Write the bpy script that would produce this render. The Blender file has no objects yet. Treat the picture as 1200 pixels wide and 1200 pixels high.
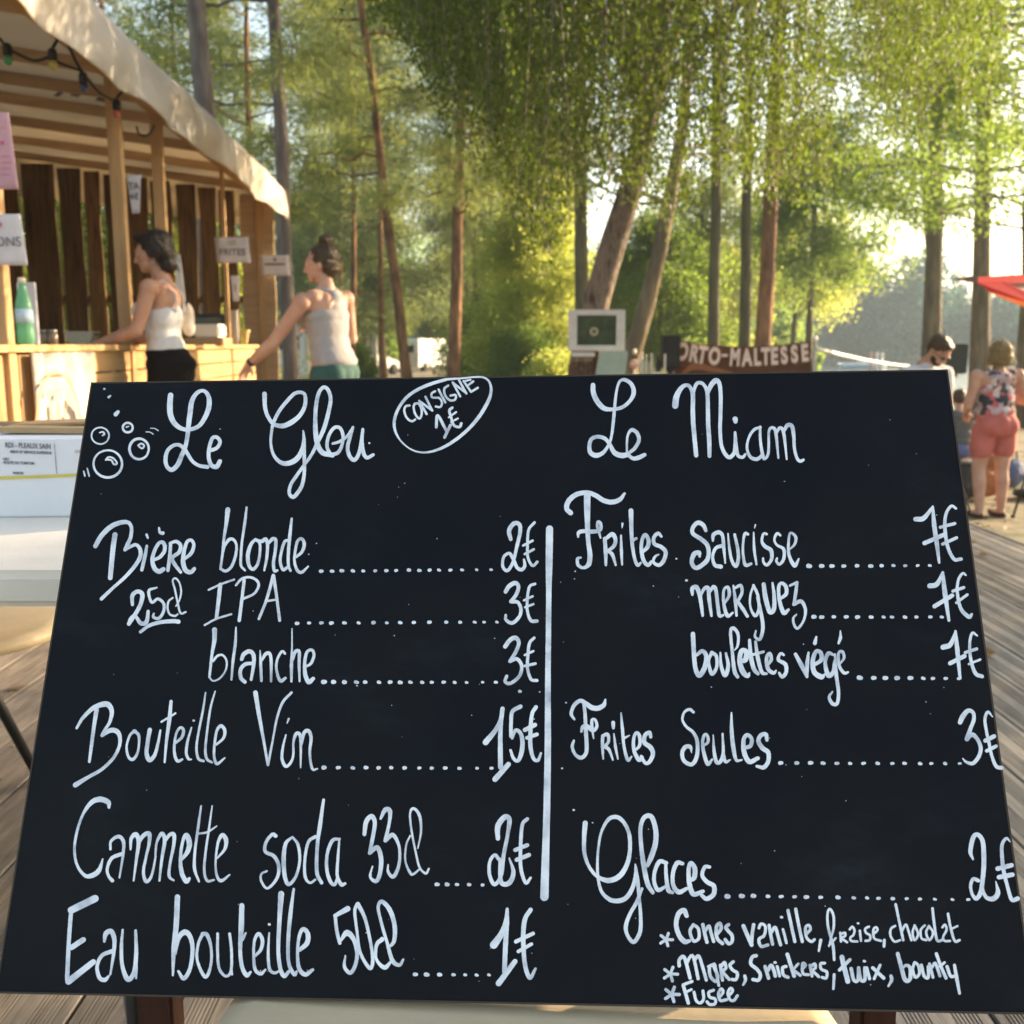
import bpy, bmesh, math, random
import numpy as np
from mathutils import Vector, Matrix, Euler

# ---------------------------------------------------------------- camera
SC = bpy.context.scene
COL = SC.collection
EYE = Vector((0.0, 0.0, 1.0))
PITCH = math.atan(196 / 1200)
cam_d = bpy.data.cameras.new('camera')
cam = bpy.data.objects.new('camera', cam_d)
COL.objects.link(cam)
cam_d.sensor_width = 36.0
cam_d.lens = 36.0
cam_d.clip_start = 0.05
cam_d.clip_end = 1500
cam.location = EYE
cam.rotation_euler = (math.radians(90) - PITCH, 0, 0)
cam_d.dof.use_dof = True
cam_d.dof.focus_distance = 0.95
cam_d.dof.aperture_fstop = 10
SC.camera = cam

# ---------------------------------------------------------------- light
SUN_AZ = math.radians(62)      # right of the view direction (+y), towards +x
SUN_EL = math.radians(15)
sun_dir = Vector((math.sin(SUN_AZ) * math.cos(SUN_EL), math.cos(SUN_AZ) * math.cos(SUN_EL), math.sin(SUN_EL)))
sl = bpy.data.lights.new('sun', 'SUN')
sl.energy = 5.0
sl.angle = math.radians(0.6)
sl.color = (1.0, 0.83, 0.60)
sun = bpy.data.objects.new('sun', sl)
COL.objects.link(sun)
sun.rotation_euler = sun_dir.to_track_quat('Z', 'Y').to_euler()
world = bpy.data.worlds.new('World')
SC.world = world
world.use_nodes = True
wn = world.node_tree.nodes
wl = world.node_tree.links
bg = wn['Background']
sky = wn.new('ShaderNodeTexSky')
sky.sky_type = 'NISHITA'
sky.sun_disc = False
sky.sun_elevation = SUN_EL
sky.sun_rotation = SUN_AZ
sky.dust_density = 2.0
sky.air_density = 1.0
wl.new(sky.outputs[0], bg.inputs[0])
bg.inputs[1].default_value = 0.15

SC.view_settings.view_transform = 'Standard'
SC.view_settings.look = 'None'
SC.view_settings.exposure = 1.82
SC.view_settings.gamma = 1.0
SC.view_settings.use_curve_mapping = False
SC.view_settings.use_white_balance = True
SC.view_settings.white_balance_temperature = 7300
SC.view_settings.white_balance_tint = 11
SC.render.engine = 'CYCLES'
SC.cycles.use_denoising = True
SC.cycles.max_bounces = 7
SC.cycles.diffuse_bounces = 3
SC.cycles.glossy_bounces = 3
SC.cycles.transmission_bounces = 4
SC.cycles.transparent_max_bounces = 8
SC.cycles.volume_bounces = 0
SC.cycles.sample_clamp_indirect = 6.0

# ---------------------------------------------------------------- helpers
FW = Vector((0, math.cos(PITCH), -math.sin(PITCH)))
UP = Vector((0, math.sin(PITCH), math.cos(PITCH)))
RT = Vector((1, 0, 0))


def ray(px, py):
    return FW + RT * ((px - 600) / 1200) + UP * ((600 - py) / 1200)


def at(px, py, Y):
    d = ray(px, py)
    return EYE + d * (Y / d.y)


def at_z(px, py, z):
    d = ray(px, py)
    return EYE + d * ((z - EYE.z) / d.z)


def mesh_from(name, verts, faces, smooth=False):
    me = bpy.data.meshes.new(name)
    me.from_pydata([tuple(v) for v in verts], [], faces)
    me.update()
    if smooth:
        me.polygons.foreach_set('use_smooth', [True] * len(me.polygons))
    return me


def put(name, me, mat=None, parent=None, loc=None):
    o = bpy.data.objects.new(name, me)
    COL.objects.link(o)
    if mat is not None and me is not None and len(me.materials) == 0:
        me.materials.append(mat)
    if parent is not None:
        o.parent = parent
    if loc is not None:
        o.location = loc
    return o


def tag(o, label=None, cat=None, group=None, kind=None):
    if label:
        o['label'] = label
    if cat:
        o['category'] = cat
    if group:
        o['group'] = group
    if kind:
        o['kind'] = kind
    return o


def empty(name, loc, rz=0.0, label=None, cat=None, group=None):
    o = bpy.data.objects.new(name, None)
    COL.objects.link(o)
    o.location = loc
    o.rotation_euler = (0, 0, rz)
    o.empty_display_size = 0.1
    return tag(o, label, cat, group)


def quads(name, V, mat, smooth=False, vn=4):
    """V: (N,vn,3) array of polygons, built fast."""
    V = np.asarray(V, dtype=np.float32)
    n = len(V)
    me = bpy.data.meshes.new(name)
    me.vertices.add(n * vn)
    me.vertices.foreach_set('co', V.reshape(-1))
    me.loops.add(n * vn)
    me.loops.foreach_set('vertex_index', np.arange(n * vn, dtype=np.int32))
    me.polygons.add(n)
    me.polygons.foreach_set('loop_start', np.arange(0, n * vn, vn, dtype=np.int32))
    me.polygons.foreach_set('loop_total', np.full(n, vn, dtype=np.int32))
    me.update(calc_edges=True)
    me.materials.append(mat)
    return me


class MB:
    """collects shapes, builds one mesh"""
    def __init__(s):
        s.v = []
        s.f = []

    def add(s, vs, fs):
        o = len(s.v)
        s.v += [tuple(v) for v in vs]
        s.f += [tuple(i + o for i in f) for f in fs]
        return s

    def box(s, c, size, R=None, bev=0.0):
        hx, hy, hz = size[0] / 2, size[1] / 2, size[2] / 2
        R = R or Matrix.Identity(3)
        c = Vector(c)
        if bev <= 0:
            vs = [c + R @ Vector((x * hx, y * hy, z * hz)) for x in (-1, 1) for y in (-1, 1) for z in (-1, 1)]
            return s.add(vs, [(0, 1, 3, 2), (4, 6, 7, 5), (0, 4, 5, 1), (2, 3, 7, 6), (0, 2, 6, 4), (1, 5, 7, 3)])
        bm = bmesh.new()
        bmesh.ops.create_cube(bm, size=1.0)
        bmesh.ops.scale(bm, vec=(2 * hx, 2 * hy, 2 * hz), verts=bm.verts)
        bmesh.ops.bevel(bm, geom=bm.edges[:], offset=bev, segments=2, affect='EDGES')
        bm.verts.index_update()
        vs = [c + R @ v.co for v in bm.verts]
        fs = [tuple(v.index for v in f.verts) for f in bm.faces]
        bm.free()
        return s.add(vs, fs)

    def tube(s, pts, rad, n=8, cap=True):
        pts = [Vector(p) for p in pts]
        if not hasattr(rad, '__len__'):
            rad = [rad] * len(pts)
        prev = None
        base = len(s.v)
        ref = Vector((0.31, 0.2, 0.93))
        for i, p in enumerate(pts):
            d = (pts[min(i + 1, len(pts) - 1)] - pts[max(i - 1, 0)]).normalized()
            if prev is None:
                a = d.cross(ref if abs(d.dot(ref)) < .9 else Vector((1, 0, 0))).normalized()
            else:
                a = (prev - d * prev.dot(d)).normalized()
            prev = a
            b = d.cross(a)
            for k in range(n):
                t = 2 * math.pi * k / n
                s.v.append(tuple(p + (a * math.cos(t) + b * math.sin(t)) * rad[i]))
        for i in range(len(pts) - 1):
            for k in range(n):
                a0 = base + i * n + k
                a1 = base + i * n + (k + 1) % n
                s.f.append((a0, a1, a1 + n, a0 + n))
        if cap:
            s.f.append(tuple(base + k for k in range(n))[::-1])
            s.f.append(tuple(base + (len(pts) - 1) * n + k for k in range(n)))
        return s

    def lathe(s, c, prof, n=20, R=None):
        R = R or Matrix.Identity(3)
        c = Vector(c)
        base = len(s.v)
        for r, z in prof:
            for k in range(n):
                t = 2 * math.pi * k / n
                s.v.append(tuple(c + R @ Vector((r * math.cos(t), r * math.sin(t), z))))
        for i in range(len(prof) - 1):
            for k in range(n):
                a0 = base + i * n + k
                a1 = base + i * n + (k + 1) % n
                s.f.append((a0, a1, a1 + n, a0 + n))
        s.f.append(tuple(base + k for k in range(n))[::-1])
        s.f.append(tuple(base + (len(prof) - 1) * n + k for k in range(n)))
        return s

    def build(s, name, mat, parent=None, smooth=False, loc=None):
        me = mesh_from(name, s.v, s.f, smooth)
        return put(name, me, mat, parent, loc)


def obj_box(name, c, size, mat, parent=None, R=None, bev=0.0):
    return MB().box(c, size, R, bev).build(name, mat, parent)


# ---------------------------------------------------------------- materials
def new_mat(name):
    m = bpy.data.materials.new(name)
    m.use_nodes = True
    nt = m.node_tree
    b = nt.nodes['Principled BSDF']
    return m, nt, b


def N(nt, t, **kw):
    n = nt.nodes.new('ShaderNode' + t)
    for k, v in kw.items():
        if k in n.inputs:
            n.inputs[k].default_value = v
        else:
            setattr(n, k, v)
    return n


def ramp(nt, stops):
    r = nt.nodes.new('ShaderNodeValToRGB')
    e = r.color_ramp.elements
    while len(e) < len(stops):
        e.new(0.5)
    for el, (p, c) in zip(e, stops):
        el.position = p
        el.color = (*c, 1)
    return r


def mat_noise(name, c1, c2, scale=5.0, rough=0.7, bump=0.2, bscale=None, stretch=(1, 1, 1), spec=0.3, detail=6, metal=0.0, dist=0.02, c3=None):
    m, nt, b = new_mat(name)
    tc = N(nt, 'TexCoord')
    mp = N(nt, 'Mapping')
    mp.inputs['Scale'].default_value = stretch
    nt.links.new(tc.outputs['Object'], mp.inputs[0])
    nz = N(nt, 'TexNoise', Scale=scale, Detail=detail)
    nt.links.new(mp.outputs[0], nz.inputs['Vector'])
    st = [(0.32, c1), (0.68, c2)] if c3 is None else [(0.28, c1), (0.52, c2), (0.74, c3)]
    r = ramp(nt, st)
    nt.links.new(nz.outputs[0], r.inputs[0])
    nt.links.new(r.outputs[0], b.inputs['Base Color'])
    b.inputs['Roughness'].default_value = rough
    b.inputs['Specular IOR Level'].default_value = spec
    b.inputs['Metallic'].default_value = metal
    if bump:
        n2 = N(nt, 'TexNoise', Scale=bscale or scale * 4, Detail=5)
        nt.links.new(mp.outputs[0], n2.inputs['Vector'])
        bp = N(nt, 'Bump', Strength=bump, Distance=dist)
        nt.links.new(n2.outputs[0], bp.inputs['Height'])
        nt.links.new(bp.outputs[0], b.inputs['Normal'])
    return m


def mat_wood(name, c1, c2, scale=6.0, axis=2, rough=0.6, bump=0.25, per_obj=0.25):
    """grain streaked along one object axis, with a shift per object"""
    m, nt, b = new_mat(name)
    tc = N(nt, 'TexCoord')
    oi = N(nt, 'ObjectInfo')
    mp = N(nt, 'Mapping')
    s = [9.0, 9.0, 9.0]
    s[axis] = 0.7
    mp.inputs['Scale'].default_value = s
    vm = N(nt, 'VectorMath', operation='ADD')
    cm = N(nt, 'CombineXYZ')
    mm = N(nt, 'Math', operation='MULTIPLY')
    mm.inputs[1].default_value = 37.0
    nt.links.new(oi.outputs['Random'], mm.inputs[0])
    for i in range(3):
        nt.links.new(mm.outputs[0], cm.inputs[i])
    nt.links.new(tc.outputs['Object'], vm.inputs[0])
    nt.links.new(cm.outputs[0], vm.inputs[1])
    nt.links.new(vm.outputs[0], mp.inputs[0])
    nz = N(nt, 'TexNoise', Scale=scale / 3, Detail=8, Roughness=0.65)
    nz.inputs['Distortion'].default_value = 0.6
    nt.links.new(mp.outputs[0], nz.inputs['Vector'])
    r = ramp(nt, [(0.3, c1), (0.7, c2)])
    nt.links.new(nz.outputs[0], r.inputs[0])
    hsv = N(nt, 'HueSaturation')
    mr = N(nt, 'MapRange')
    mr.inputs[3].default_value = 1 - per_obj
    mr.inputs[4].default_value = 1 + per_obj
    nt.links.new(oi.outputs['Random'], mr.inputs[0])
    nt.links.new(mr.outputs[0], hsv.inputs['Value'])
    nt.links.new(r.outputs[0], hsv.inputs['Color'])
    nt.links.new(hsv.outputs[0], b.inputs['Base Color'])
    b.inputs['Roughness'].default_value = rough
    b.inputs['Specular IOR Level'].default_value = 0.25
    bp = N(nt, 'Bump', Strength=bump, Distance=0.004)
    nt.links.new(nz.outputs[0], bp.inputs['Height'])
    nt.links.new(bp.outputs[0], b.inputs['Normal'])
    return m


def mat_leaf(name, dark, light, trans, tf=0.5, big=0.6):
    """thin leaf: diffuse + translucent, hue varies from leaf to leaf and from clump to clump"""
    m, nt, b = new_mat(name)
    g = N(nt, 'NewGeometry')
    r = ramp(nt, [(0.0, dark), (0.6, light), (1.0, tuple(min(1, x * 1.5) for x in light))])
    tc = N(nt, 'TexCoord')
    nz = N(nt, 'TexNoise', Scale=big, Detail=2)
    nt.links.new(tc.outputs['Object'], nz.inputs['Vector'])
    mx = N(nt, 'Math', operation='MULTIPLY_ADD')
    mx.inputs[1].default_value = 0.5
    nt.links.new(g.outputs['Random Per Island'], mx.inputs[0])
    s2 = N(nt, 'MapRange')
    s2.inputs[1].default_value = 0.3
    s2.inputs[2].default_value = 0.7
    s2.inputs[4].default_value = 0.5
    nt.links.new(nz.outputs[0], s2.inputs[0])
    nt.links.new(s2.outputs[0], mx.inputs[2])
    nt.links.new(mx.outputs[0], r.inputs[0])
    nt.links.new(r.outputs[0], b.inputs['Base Color'])
    b.inputs['Roughness'].default_value = 0.55
    b.inputs['Specular IOR Level'].default_value = 0.35
    tr = N(nt, 'BsdfTranslucent')
    r2 = ramp(nt, [(0.0, tuple(x * .6 for x in trans)), (1.0, tuple(min(1, x * 1.35) for x in trans))])
    nt.links.new(mx.outputs[0], r2.inputs[0])
    nt.links.new(r2.outputs[0], tr.inputs[0])
    ms = N(nt, 'MixShader')
    ms.inputs[0].default_value = tf
    nt.links.new(b.outputs[0], ms.inputs[1])
    nt.links.new(tr.outputs[0], ms.inputs[2])
    nt.links.new(ms.outputs[0], nt.nodes['Material Output'].inputs['Surface'])
    return m


def mat_plain(name, c, rough=0.6, spec=0.3, metal=0.0, var=0.08, trans=0.0):
    c = tuple(c)
    m = mat_noise(name, tuple(x * (1 - var) for x in c), tuple(min(1, x * (1 + var)) for x in c), scale=14, rough=rough, bump=0.05, spec=spec, metal=metal)
    b = m.node_tree.nodes['Principled BSDF']
    if trans:
        nt = m.node_tree
        tr = N(nt, 'BsdfTranslucent')
        tr.inputs[0].default_value = (*c, 1)
        ms = N(nt, 'MixShader')
        ms.inputs[0].default_value = trans
        nt.links.new(b.outputs[0], ms.inputs[1])
        nt.links.new(tr.outputs[0], ms.inputs[2])
        nt.links.new(ms.outputs[0], nt.nodes['Material Output'].inputs['Surface'])
    return m


M = {}
M['slate'] = mat_noise('chalkboard_black', (0.0036, 0.0048, 0.0078), (0.0070, 0.0078, 0.0095), scale=7, rough=0.5, bump=0.03, bscale=160, spec=0.11, dist=0.001)
_nt = M['slate'].node_tree
_b = _nt.nodes['Principled BSDF']
_src = _b.inputs['Base Color'].links[0].from_socket
_tc = N(_nt, 'TexCoord')
_mp = N(_nt, 'Mapping'); _mp.inputs['Scale'].default_value = (1, 1, 2.2); _mp.inputs['Rotation'].default_value = (0, .5, 0)
_n1 = N(_nt, 'TexNoise', Scale=4.5, Detail=7, Roughness=.7)
_n2 = N(_nt, 'TexNoise', Scale=38, Detail=6, Roughness=.75)
_nt.links.new(_tc.outputs['Object'], _mp.inputs[0]); _nt.links.new(_mp.outputs[0], _n1.inputs['Vector']); _nt.links.new(_mp.outputs[0], _n2.inputs['Vector'])
_r1 = ramp(_nt, [(.54, (0, 0, 0)), (.80, (1, 1, 1))]); _r2 = ramp(_nt, [(.38, (.15, .15, .15)), (.75, (1, 1, 1))])
_nt.links.new(_n1.outputs[0], _r1.inputs[0]); _nt.links.new(_n2.outputs[0], _r2.inputs[0])
_mm = N(_nt, 'Math', operation='MULTIPLY'); _nt.links.new(_r1.outputs[0], _mm.inputs[0]); _nt.links.new(_r2.outputs[0], _mm.inputs[1])
_mx = N(_nt, 'Mix', data_type='RGBA'); _nt.links.new(_mm.outputs[0], _mx.inputs[0]); _nt.links.new(_src, _mx.inputs[6]); _mx.inputs[7].default_value = (.024, .028, .034, 1)
_nt.links.new(_mx.outputs[2], _b.inputs['Base Color'])
_rr = N(_nt, 'MapRange'); _rr.inputs[3].default_value = .40; _rr.inputs[4].default_value = .68
_nt.links.new(_n2.outputs[0], _rr.inputs[0]); _nt.links.new(_rr.outputs[0], _b.inputs['Roughness'])
M['paint'] = mat_noise('marker_white', (0.40, 0.43, 0.49), (0.76, 0.78, 0.82), scale=55, rough=0.75, bump=0.0, spec=0.15, detail=9, c3=(0.90, 0.91, 0.93))
M['deck'] = mat_wood('deck_wood', (0.115, 0.097, 0.078), (0.27, 0.232, 0.19), scale=27, axis=1, rough=0.6, bump=0.3, per_obj=0.3)
M['stallwood'] = mat_wood('pale_timber', (0.33, 0.19, 0.09), (0.50, 0.31, 0.15), axis=2, per_obj=0.15)
M['stallwood_h'] = mat_wood('pale_timber_boards', (0.36, 0.21, 0.09), (0.55, 0.34, 0.16), axis=1, per_obj=0.15)
M['rafter'] = mat_wood('rafter_timber', (0.34, 0.22, 0.13), (0.52, 0.36, 0.22), axis=0, per_obj=0.15)
M['slab'] = mat_wood('rough_slab_wood', (0.040, 0.022, 0.010), (0.20, 0.118, 0.050), scale=9, axis=2, rough=0.8, bump=0.5, per_obj=0.4)
M['canvas'] = mat_noise('cream_canvas', (0.72, 0.69, 0.63), (0.80, 0.77, 0.71), scale=3, rough=0.8, bump=0.15, bscale=6, spec=0.15)
_nt = M['canvas'].node_tree
_tr = N(_nt, 'BsdfTranslucent'); _tr.inputs[0].default_value = (0.66, 0.56, 0.42, 1)
_ms = N(_nt, 'MixShader'); _ms.inputs[0].default_value = 0.5
_nt.links.new(_nt.nodes['Principled BSDF'].outputs[0], _ms.inputs[1]); _nt.links.new(_tr.outputs[0], _ms.inputs[2])
_nt.links.new(_ms.outputs[0], _nt.nodes['Material Output'].inputs['Surface'])
M['white_plastic'] = mat_plain('white_plastic', (0.78, 0.69, 0.58), rough=0.4, spec=0.4, var=0.04)
M['carton'] = mat_plain('white_carton', (0.70, 0.70, 0.72), rough=0.6, var=0.03)
M['cardboard'] = mat_plain('cardboard', (0.42, 0.27, 0.14), rough=0.8)
M['tan'] = mat_plain('tan_shell', (0.56, 0.44, 0.28), rough=0.45, spec=0.4, var=0.06)
M['black'] = mat_plain('black_metal', (0.012, 0.012, 0.012), rough=0.4, spec=0.4)
M['darkwood'] = mat_wood('dark_red_wood', (0.025, 0.008, 0.005), (0.085, 0.030, 0.016), axis=2)
M['ink'] = mat_plain('ink_grey', (0.16, 0.15, 0.17), rough=0.8)
M['yellow'] = mat_plain('yellow_line', (0.62, 0.50, 0.10), rough=0.7)
M['paper'] = mat_plain('paper', (0.66, 0.64, 0.68), rough=0.8, trans=0.25)
M['pink'] = mat_plain('pink_paper', (0.62, 0.40, 0.48), rough=0.8, trans=0.25)
M['pinkdeep'] = mat_plain('pink_ink', (0.55, 0.10, 0.22), rough=0.8)
M['skin'] = mat_noise('skin', (0.42, 0.20, 0.125), (0.52, 0.29, 0.195), scale=9, rough=0.55, bump=0.25, bscale=120, dist=0.002, detail=8)
M['skin2'] = mat_noise('skin_fair', (0.46, 0.23, 0.155), (0.56, 0.33, 0.235), scale=9, rough=0.55, bump=0.25, bscale=120, dist=0.002, detail=8)
for _k in ('skin', 'skin2'):
    _b = M[_k].node_tree.nodes['Principled BSDF']
    _b.inputs['Subsurface Weight'].default_value = 0.12
    _b.inputs['Subsurface Scale'].default_value = 0.02
M['hair'] = mat_noise('dark_hair', (0.010, 0.006, 0.004), (0.030, 0.017, 0.010), scale=20, stretch=(6, 6, 1), rough=0.4, bump=0.6, bscale=60, dist=0.01)
M['hairbrown'] = mat_noise('brown_hair', (0.035, 0.020, 0.010), (0.095, 0.055, 0.025), scale=20, stretch=(6, 6, 1), rough=0.4, bump=0.6, bscale=60, dist=0.01)
M['hairblond'] = mat_noise('blond_hair', (0.14, 0.09, 0.035), (0.34, 0.23, 0.09), scale=20, stretch=(6, 6, 1), rough=0.45, bump=0.6, bscale=60, dist=0.01)
M['whitecloth'] = mat_plain('white_jersey', (0.66, 0.65, 0.64), rough=0.85, trans=0.15)
M['greycloth'] = mat_plain('pale_grey_jersey', (0.38, 0.35, 0.34), rough=0.85, trans=0.15)
M['blackcloth'] = mat_plain('black_cloth', (0.010, 0.007, 0.007), rough=0.9, spec=0.1)
M['tealcloth'] = mat_plain('teal_cloth', (0.03, 0.085, 0.075), rough=0.8)
M['coral'] = mat_noise('coral_cloth', (0.42, 0.10, 0.085), (0.56, 0.16, 0.13), scale=6, rough=0.85, bump=0.4, bscale=14, dist=0.02)
M['jeans'] = mat_plain('blue_denim', (0.10, 0.13, 0.26), rough=0.85)
M['speaker'] = mat_plain('speaker_black', (0.016, 0.014, 0.012), rough=0.6)
M['speakergrille'] = mat_plain('speaker_grille', (0.040, 0.042, 0.036), rough=0.5)
M['red'] = mat_plain('red_fabric', (0.75, 0.045, 0.03), rough=0.7, trans=0.45)
M['orange'] = mat_plain('orange_fabric', (0.75, 0.33, 0.14), rough=0.7, trans=0.4)
M['frame'] = mat_plain('white_frame', (0.60, 0.55, 0.50), rough=0.6)
M['gpanel'] = mat_plain('pale_green_panel', (0.33, 0.37, 0.28), rough=0.6)
M['glass'] = mat_plain('dark_glass', (0.02, 0.025, 0.03), rough=0.1, spec=0.5)
M['vanwhite'] = mat_plain('van_white', (0.75, 0.73, 0.68), rough=0.35, spec=0.5)
M['rubber'] = mat_plain('rubber', (0.015, 0.015, 0.015), rough=0.8)
M['steel'] = mat_plain('steel', (0.30, 0.30, 0.30), rough=0.35, metal=0.8)
# ---------------------------------------------------------------- chalkboard
BW, BH, BT = 0.84, 0.5585, 0.012
B_O = Vector((-0.00951, 0.74961, 0.47627))
B_R = (Euler((0, 0, -0.0650311)).to_matrix() @ Euler((-0.48533824, 0, 0)).to_matrix() @ Euler((0, -0.01879242, 0)).to_matrix())
board = empty('menu_chalkboard', B_O, 0, 'large black menu board with white handwriting leaning back on the tan chair seat', 'chalkboard')
board.rotation_mode = 'XYZ'
board.rotation_euler = B_R.to_euler()
MB().box((0, BT / 2, BH / 2), (BW - .003, BT, BH - .003), None, 0.0012).build('panel', M['slate'], board)
_mb = MB()
for _s in (-1, 1):
    _mb.box((_s * (BW / 2 - .0008), BT / 2 + .0008, BH / 2), (.0016, BT, BH))
for _z in (.0008, BH - .0008):
    _mb.box((0, BT / 2 + .0008, _z), (BW - .0034, BT, .0016))
_mb.build('edge_band', mat_plain('brown_edge', (.055, .038, .026), .7), board)
B_RI = B_R.transposed()
B_N = B_R @ Vector((0, -1, 0))


def to_board(px, py):
    d = ray(px, py)
    t = (B_O - EYE).dot(B_N) / d.dot(B_N)
    return B_RI @ (EYE + d * t - B_O)


LAYER = [0]


def catmull(P, W, step=1.0):
    P = np.array(P, float)
    W = np.interp(np.linspace(0, 1, len(P)), np.linspace(0, 1, len(W)), W) if len(W) != len(P) else np.array(W, float)
    if len(P) == 1:
        return P, W
    A = np.vstack([2 * P[0] - P[1], P, 2 * P[-1] - P[-2]])
    WW = np.concatenate([[W[0]], W, [W[-1]]])
    out, ow = [], []
    for i in range(1, len(A) - 2):
        p0, p1, p2, p3 = A[i - 1:i + 3]
        n = max(2, int(np.linalg.norm(p2 - p1) / step))
        for t in np.arange(n) / n:
            out.append(.5 * ((2 * p1) + (p2 - p0) * t + (2 * p0 - 5 * p1 + 4 * p2 - p3) * t * t + (3 * p1 - p0 - 3 * p2 + p3) * t ** 3))
            ow.append(WW[i] * (1 - t) + WW[i + 1] * t)
    out.append(P[-1])
    ow.append(W[-1])
    return np.array(out), np.array(ow)


def ribbon(mb, P, W, mapf, step=1.1, lift=0.0002):
    """stroke in photo pixels -> thin painted ribbon on a surface; mapf(px,py,lift)->point"""
    P, W = catmull(P, W, step)
    LAYER[0] = (LAYER[0] + 1) % 9
    base = lift + LAYER[0] * 0.00004
    n = len(P)
    rng = random.Random(int(P[0][0] * 13 + P[0][1] * 7))
    if n == 1:
        T = np.array([[1.0, 0.0]])
    else:
        T = np.gradient(P, axis=0)
        T /= np.maximum(np.linalg.norm(T, axis=1), 1e-6)[:, None]
    L, R_ = [], []
    for i in range(n):
        nx, ny = -T[i][1], T[i][0]
        w = W[i] / 2
        a = w + rng.uniform(-.12, .12)
        b = w + rng.uniform(-.12, .12)
        L.append((P[i][0] + nx * a, P[i][1] + ny * a))
        R_.append((P[i][0] - nx * b, P[i][1] - ny * b))
    vs, fs = [], []
    for i in range(n):
        h = base + 0.0004 * i / max(1, n)
        vs.append(mapf(*L[i], h))
        vs.append(mapf(*R_[i], h))
    for i in range(n - 1):
        fs.append((2 * i, 2 * i + 1, 2 * i + 3, 2 * i + 2))
    for end, s in ((0, -1), (n - 1, 1)):
        cx, cy = P[end]
        w = W[end] / 2
        t = T[end] * s
        nx, ny = -T[end][1], T[end][0]
        h = base + 0.0004 * end / max(1, n)
        ids = [2 * end]
        for k in range(1, 6):
            a = math.pi * k / 6
            x = cx + nx * w * math.cos(a) + t[0] * w * math.sin(a)
            y = cy + ny * w * math.cos(a) + t[1] * w * math.sin(a)
            vs.append(mapf(x, y, h))
            ids.append(len(vs) - 1)
        ids.append(2 * end + 1)
        fs.append(tuple(ids))
    mb.add(vs, fs)


def bmap(x, y, h):
    p = to_board(x, y)
    return (p.x, -h, p.z)


def word(text, x0, y0, s, strokes, extra=None):
    mb = MB()
    for st in strokes:
        c, w = st.split('|')
        c = [float(v) for v in c.split()]
        w = [float(v) / s for v in w.split()]
        P = [(x0 + c[i] / s, y0 + c[i + 1] / s) for i in range(0, len(c), 2)]
        if len(P) == 1:
            r = w[0]
            P = [(P[0][0] - r * .25, P[0][1]), (P[0][0] + r * .25, P[0][1] + r * .08)]
            w = [r * 1.7, r * 1.5]
        ribbon(mb, P, w, bmap)
    o = mb.build('handwriting', M['paint'], board)
    o['label'] = text
    return o


def ell(cx, cy, rx, ry, w, a0=0.3, turns=1.04):
    pts = []
    for k in range(15):
        t = a0 + turns * 2 * math.pi * k / 14
        pts.append('%.1f %.1f' % (cx + rx * math.cos(t), cy + ry * math.sin(t)))
    return ' '.join(pts) + '|' + w


def star(cx, cy, r, w):
    out = []
    for k in range(5):
        a = -math.pi / 2 + 0.35 + k * 2 * math.pi / 5
        out.append('%.1f %.1f %.1f %.1f|%s %s' % (cx, cy, cx + r * math.cos(a), cy + r * math.sin(a), w, w))
    return out


word('white title Le written above the drinks', 90, 430, 6, [
 '660 200 655 270 660 340 690 400 740 435 800 440 860 415 900 360 928 290 930 220 905 175 872 170 835 195 808 250 798 320 788 400 780 480 765 560 740 620 710 690 668 725 635 700 625 650 640 590 680 555 720 550 755 575 785 620 815 665 860 695 920 705|38 40 40 36 30 26 28 32 36 36 26 24 26 34 36 36 32 28 30 34 34 30 26 30 26 24 26 28 26 24 24 28',
 '935 590 985 570 1008 530 990 498 958 498 940 540 928 600 932 655 950 695 985 703 1008 665|26 26 26 26 26 26 26 28 30 34 30'])
word('bubbles drawn in white in the upper left corner', 90, 430, 6, [
 ell(167, 485, 62, 58, '11 12'), ell(360, 428, 35, 33, '17 15'), ell(440, 578, 68, 72, '14 20 15'), ell(220, 683, 100, 96, '13 19 13', 4.2),
 '275 335 292 318|30 24', '226 214 238 206|18 14', '195 155|9', '162 462 185 458 196 474 182 484|11 13 15 10', '350 424 366 420|12 9',
 '432 553 455 540 475 555 462 575 440 562|13', '205 655 225 635 260 645 285 680 262 685 245 658 212 652|13',
 '520 432 550 435 575 450|7', '488 458 515 460 540 475|7', '50 735 60 770|11', '75 715 90 770|11'])
word('white title Glou written above the drinks', 290, 430, 6, [
 '120 190 125 290 150 360 190 405 250 415 310 390 370 340 405 270 405 200 375 180 330 190 280 240 225 310 185 390 170 460 165 540 185 620 230 670 280 680 340 655 380 600 398 530 395 460|32 28 26 28 34 36 30 28 24 24 26 26 26 24 20 18 22 28 34 38 34 28 14',
 '392 450 400 540 400 640 400 740 385 830 350 890 320 915 295 890 305 830 350 760 400 690 450 620 490 540 540 430 575 300 585 220 565 160 535 145 505 180 485 260 478 360 480 460 495 550 530 605 590 620|12 20 24 24 26 28 28 24 24 24 22 22 26 30 28 26 26 26 26 28 28 34 36 36 34',
 '590 620 640 600 668 540 672 480 650 430 610 430 575 480 560 550 575 600 600 625|26 26 22 24 24 24 24 24 26 28',
 '600 540 650 525 700 490 740 430|18 22 20 16',
 '742 425 720 500 705 570 720 630 755 655 790 590 812 440|20 26 26 28 28 26 20', '812 440 805 520 815 600 840 640 885 620|20 26 28 26 22', '858 537|8'])
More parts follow.
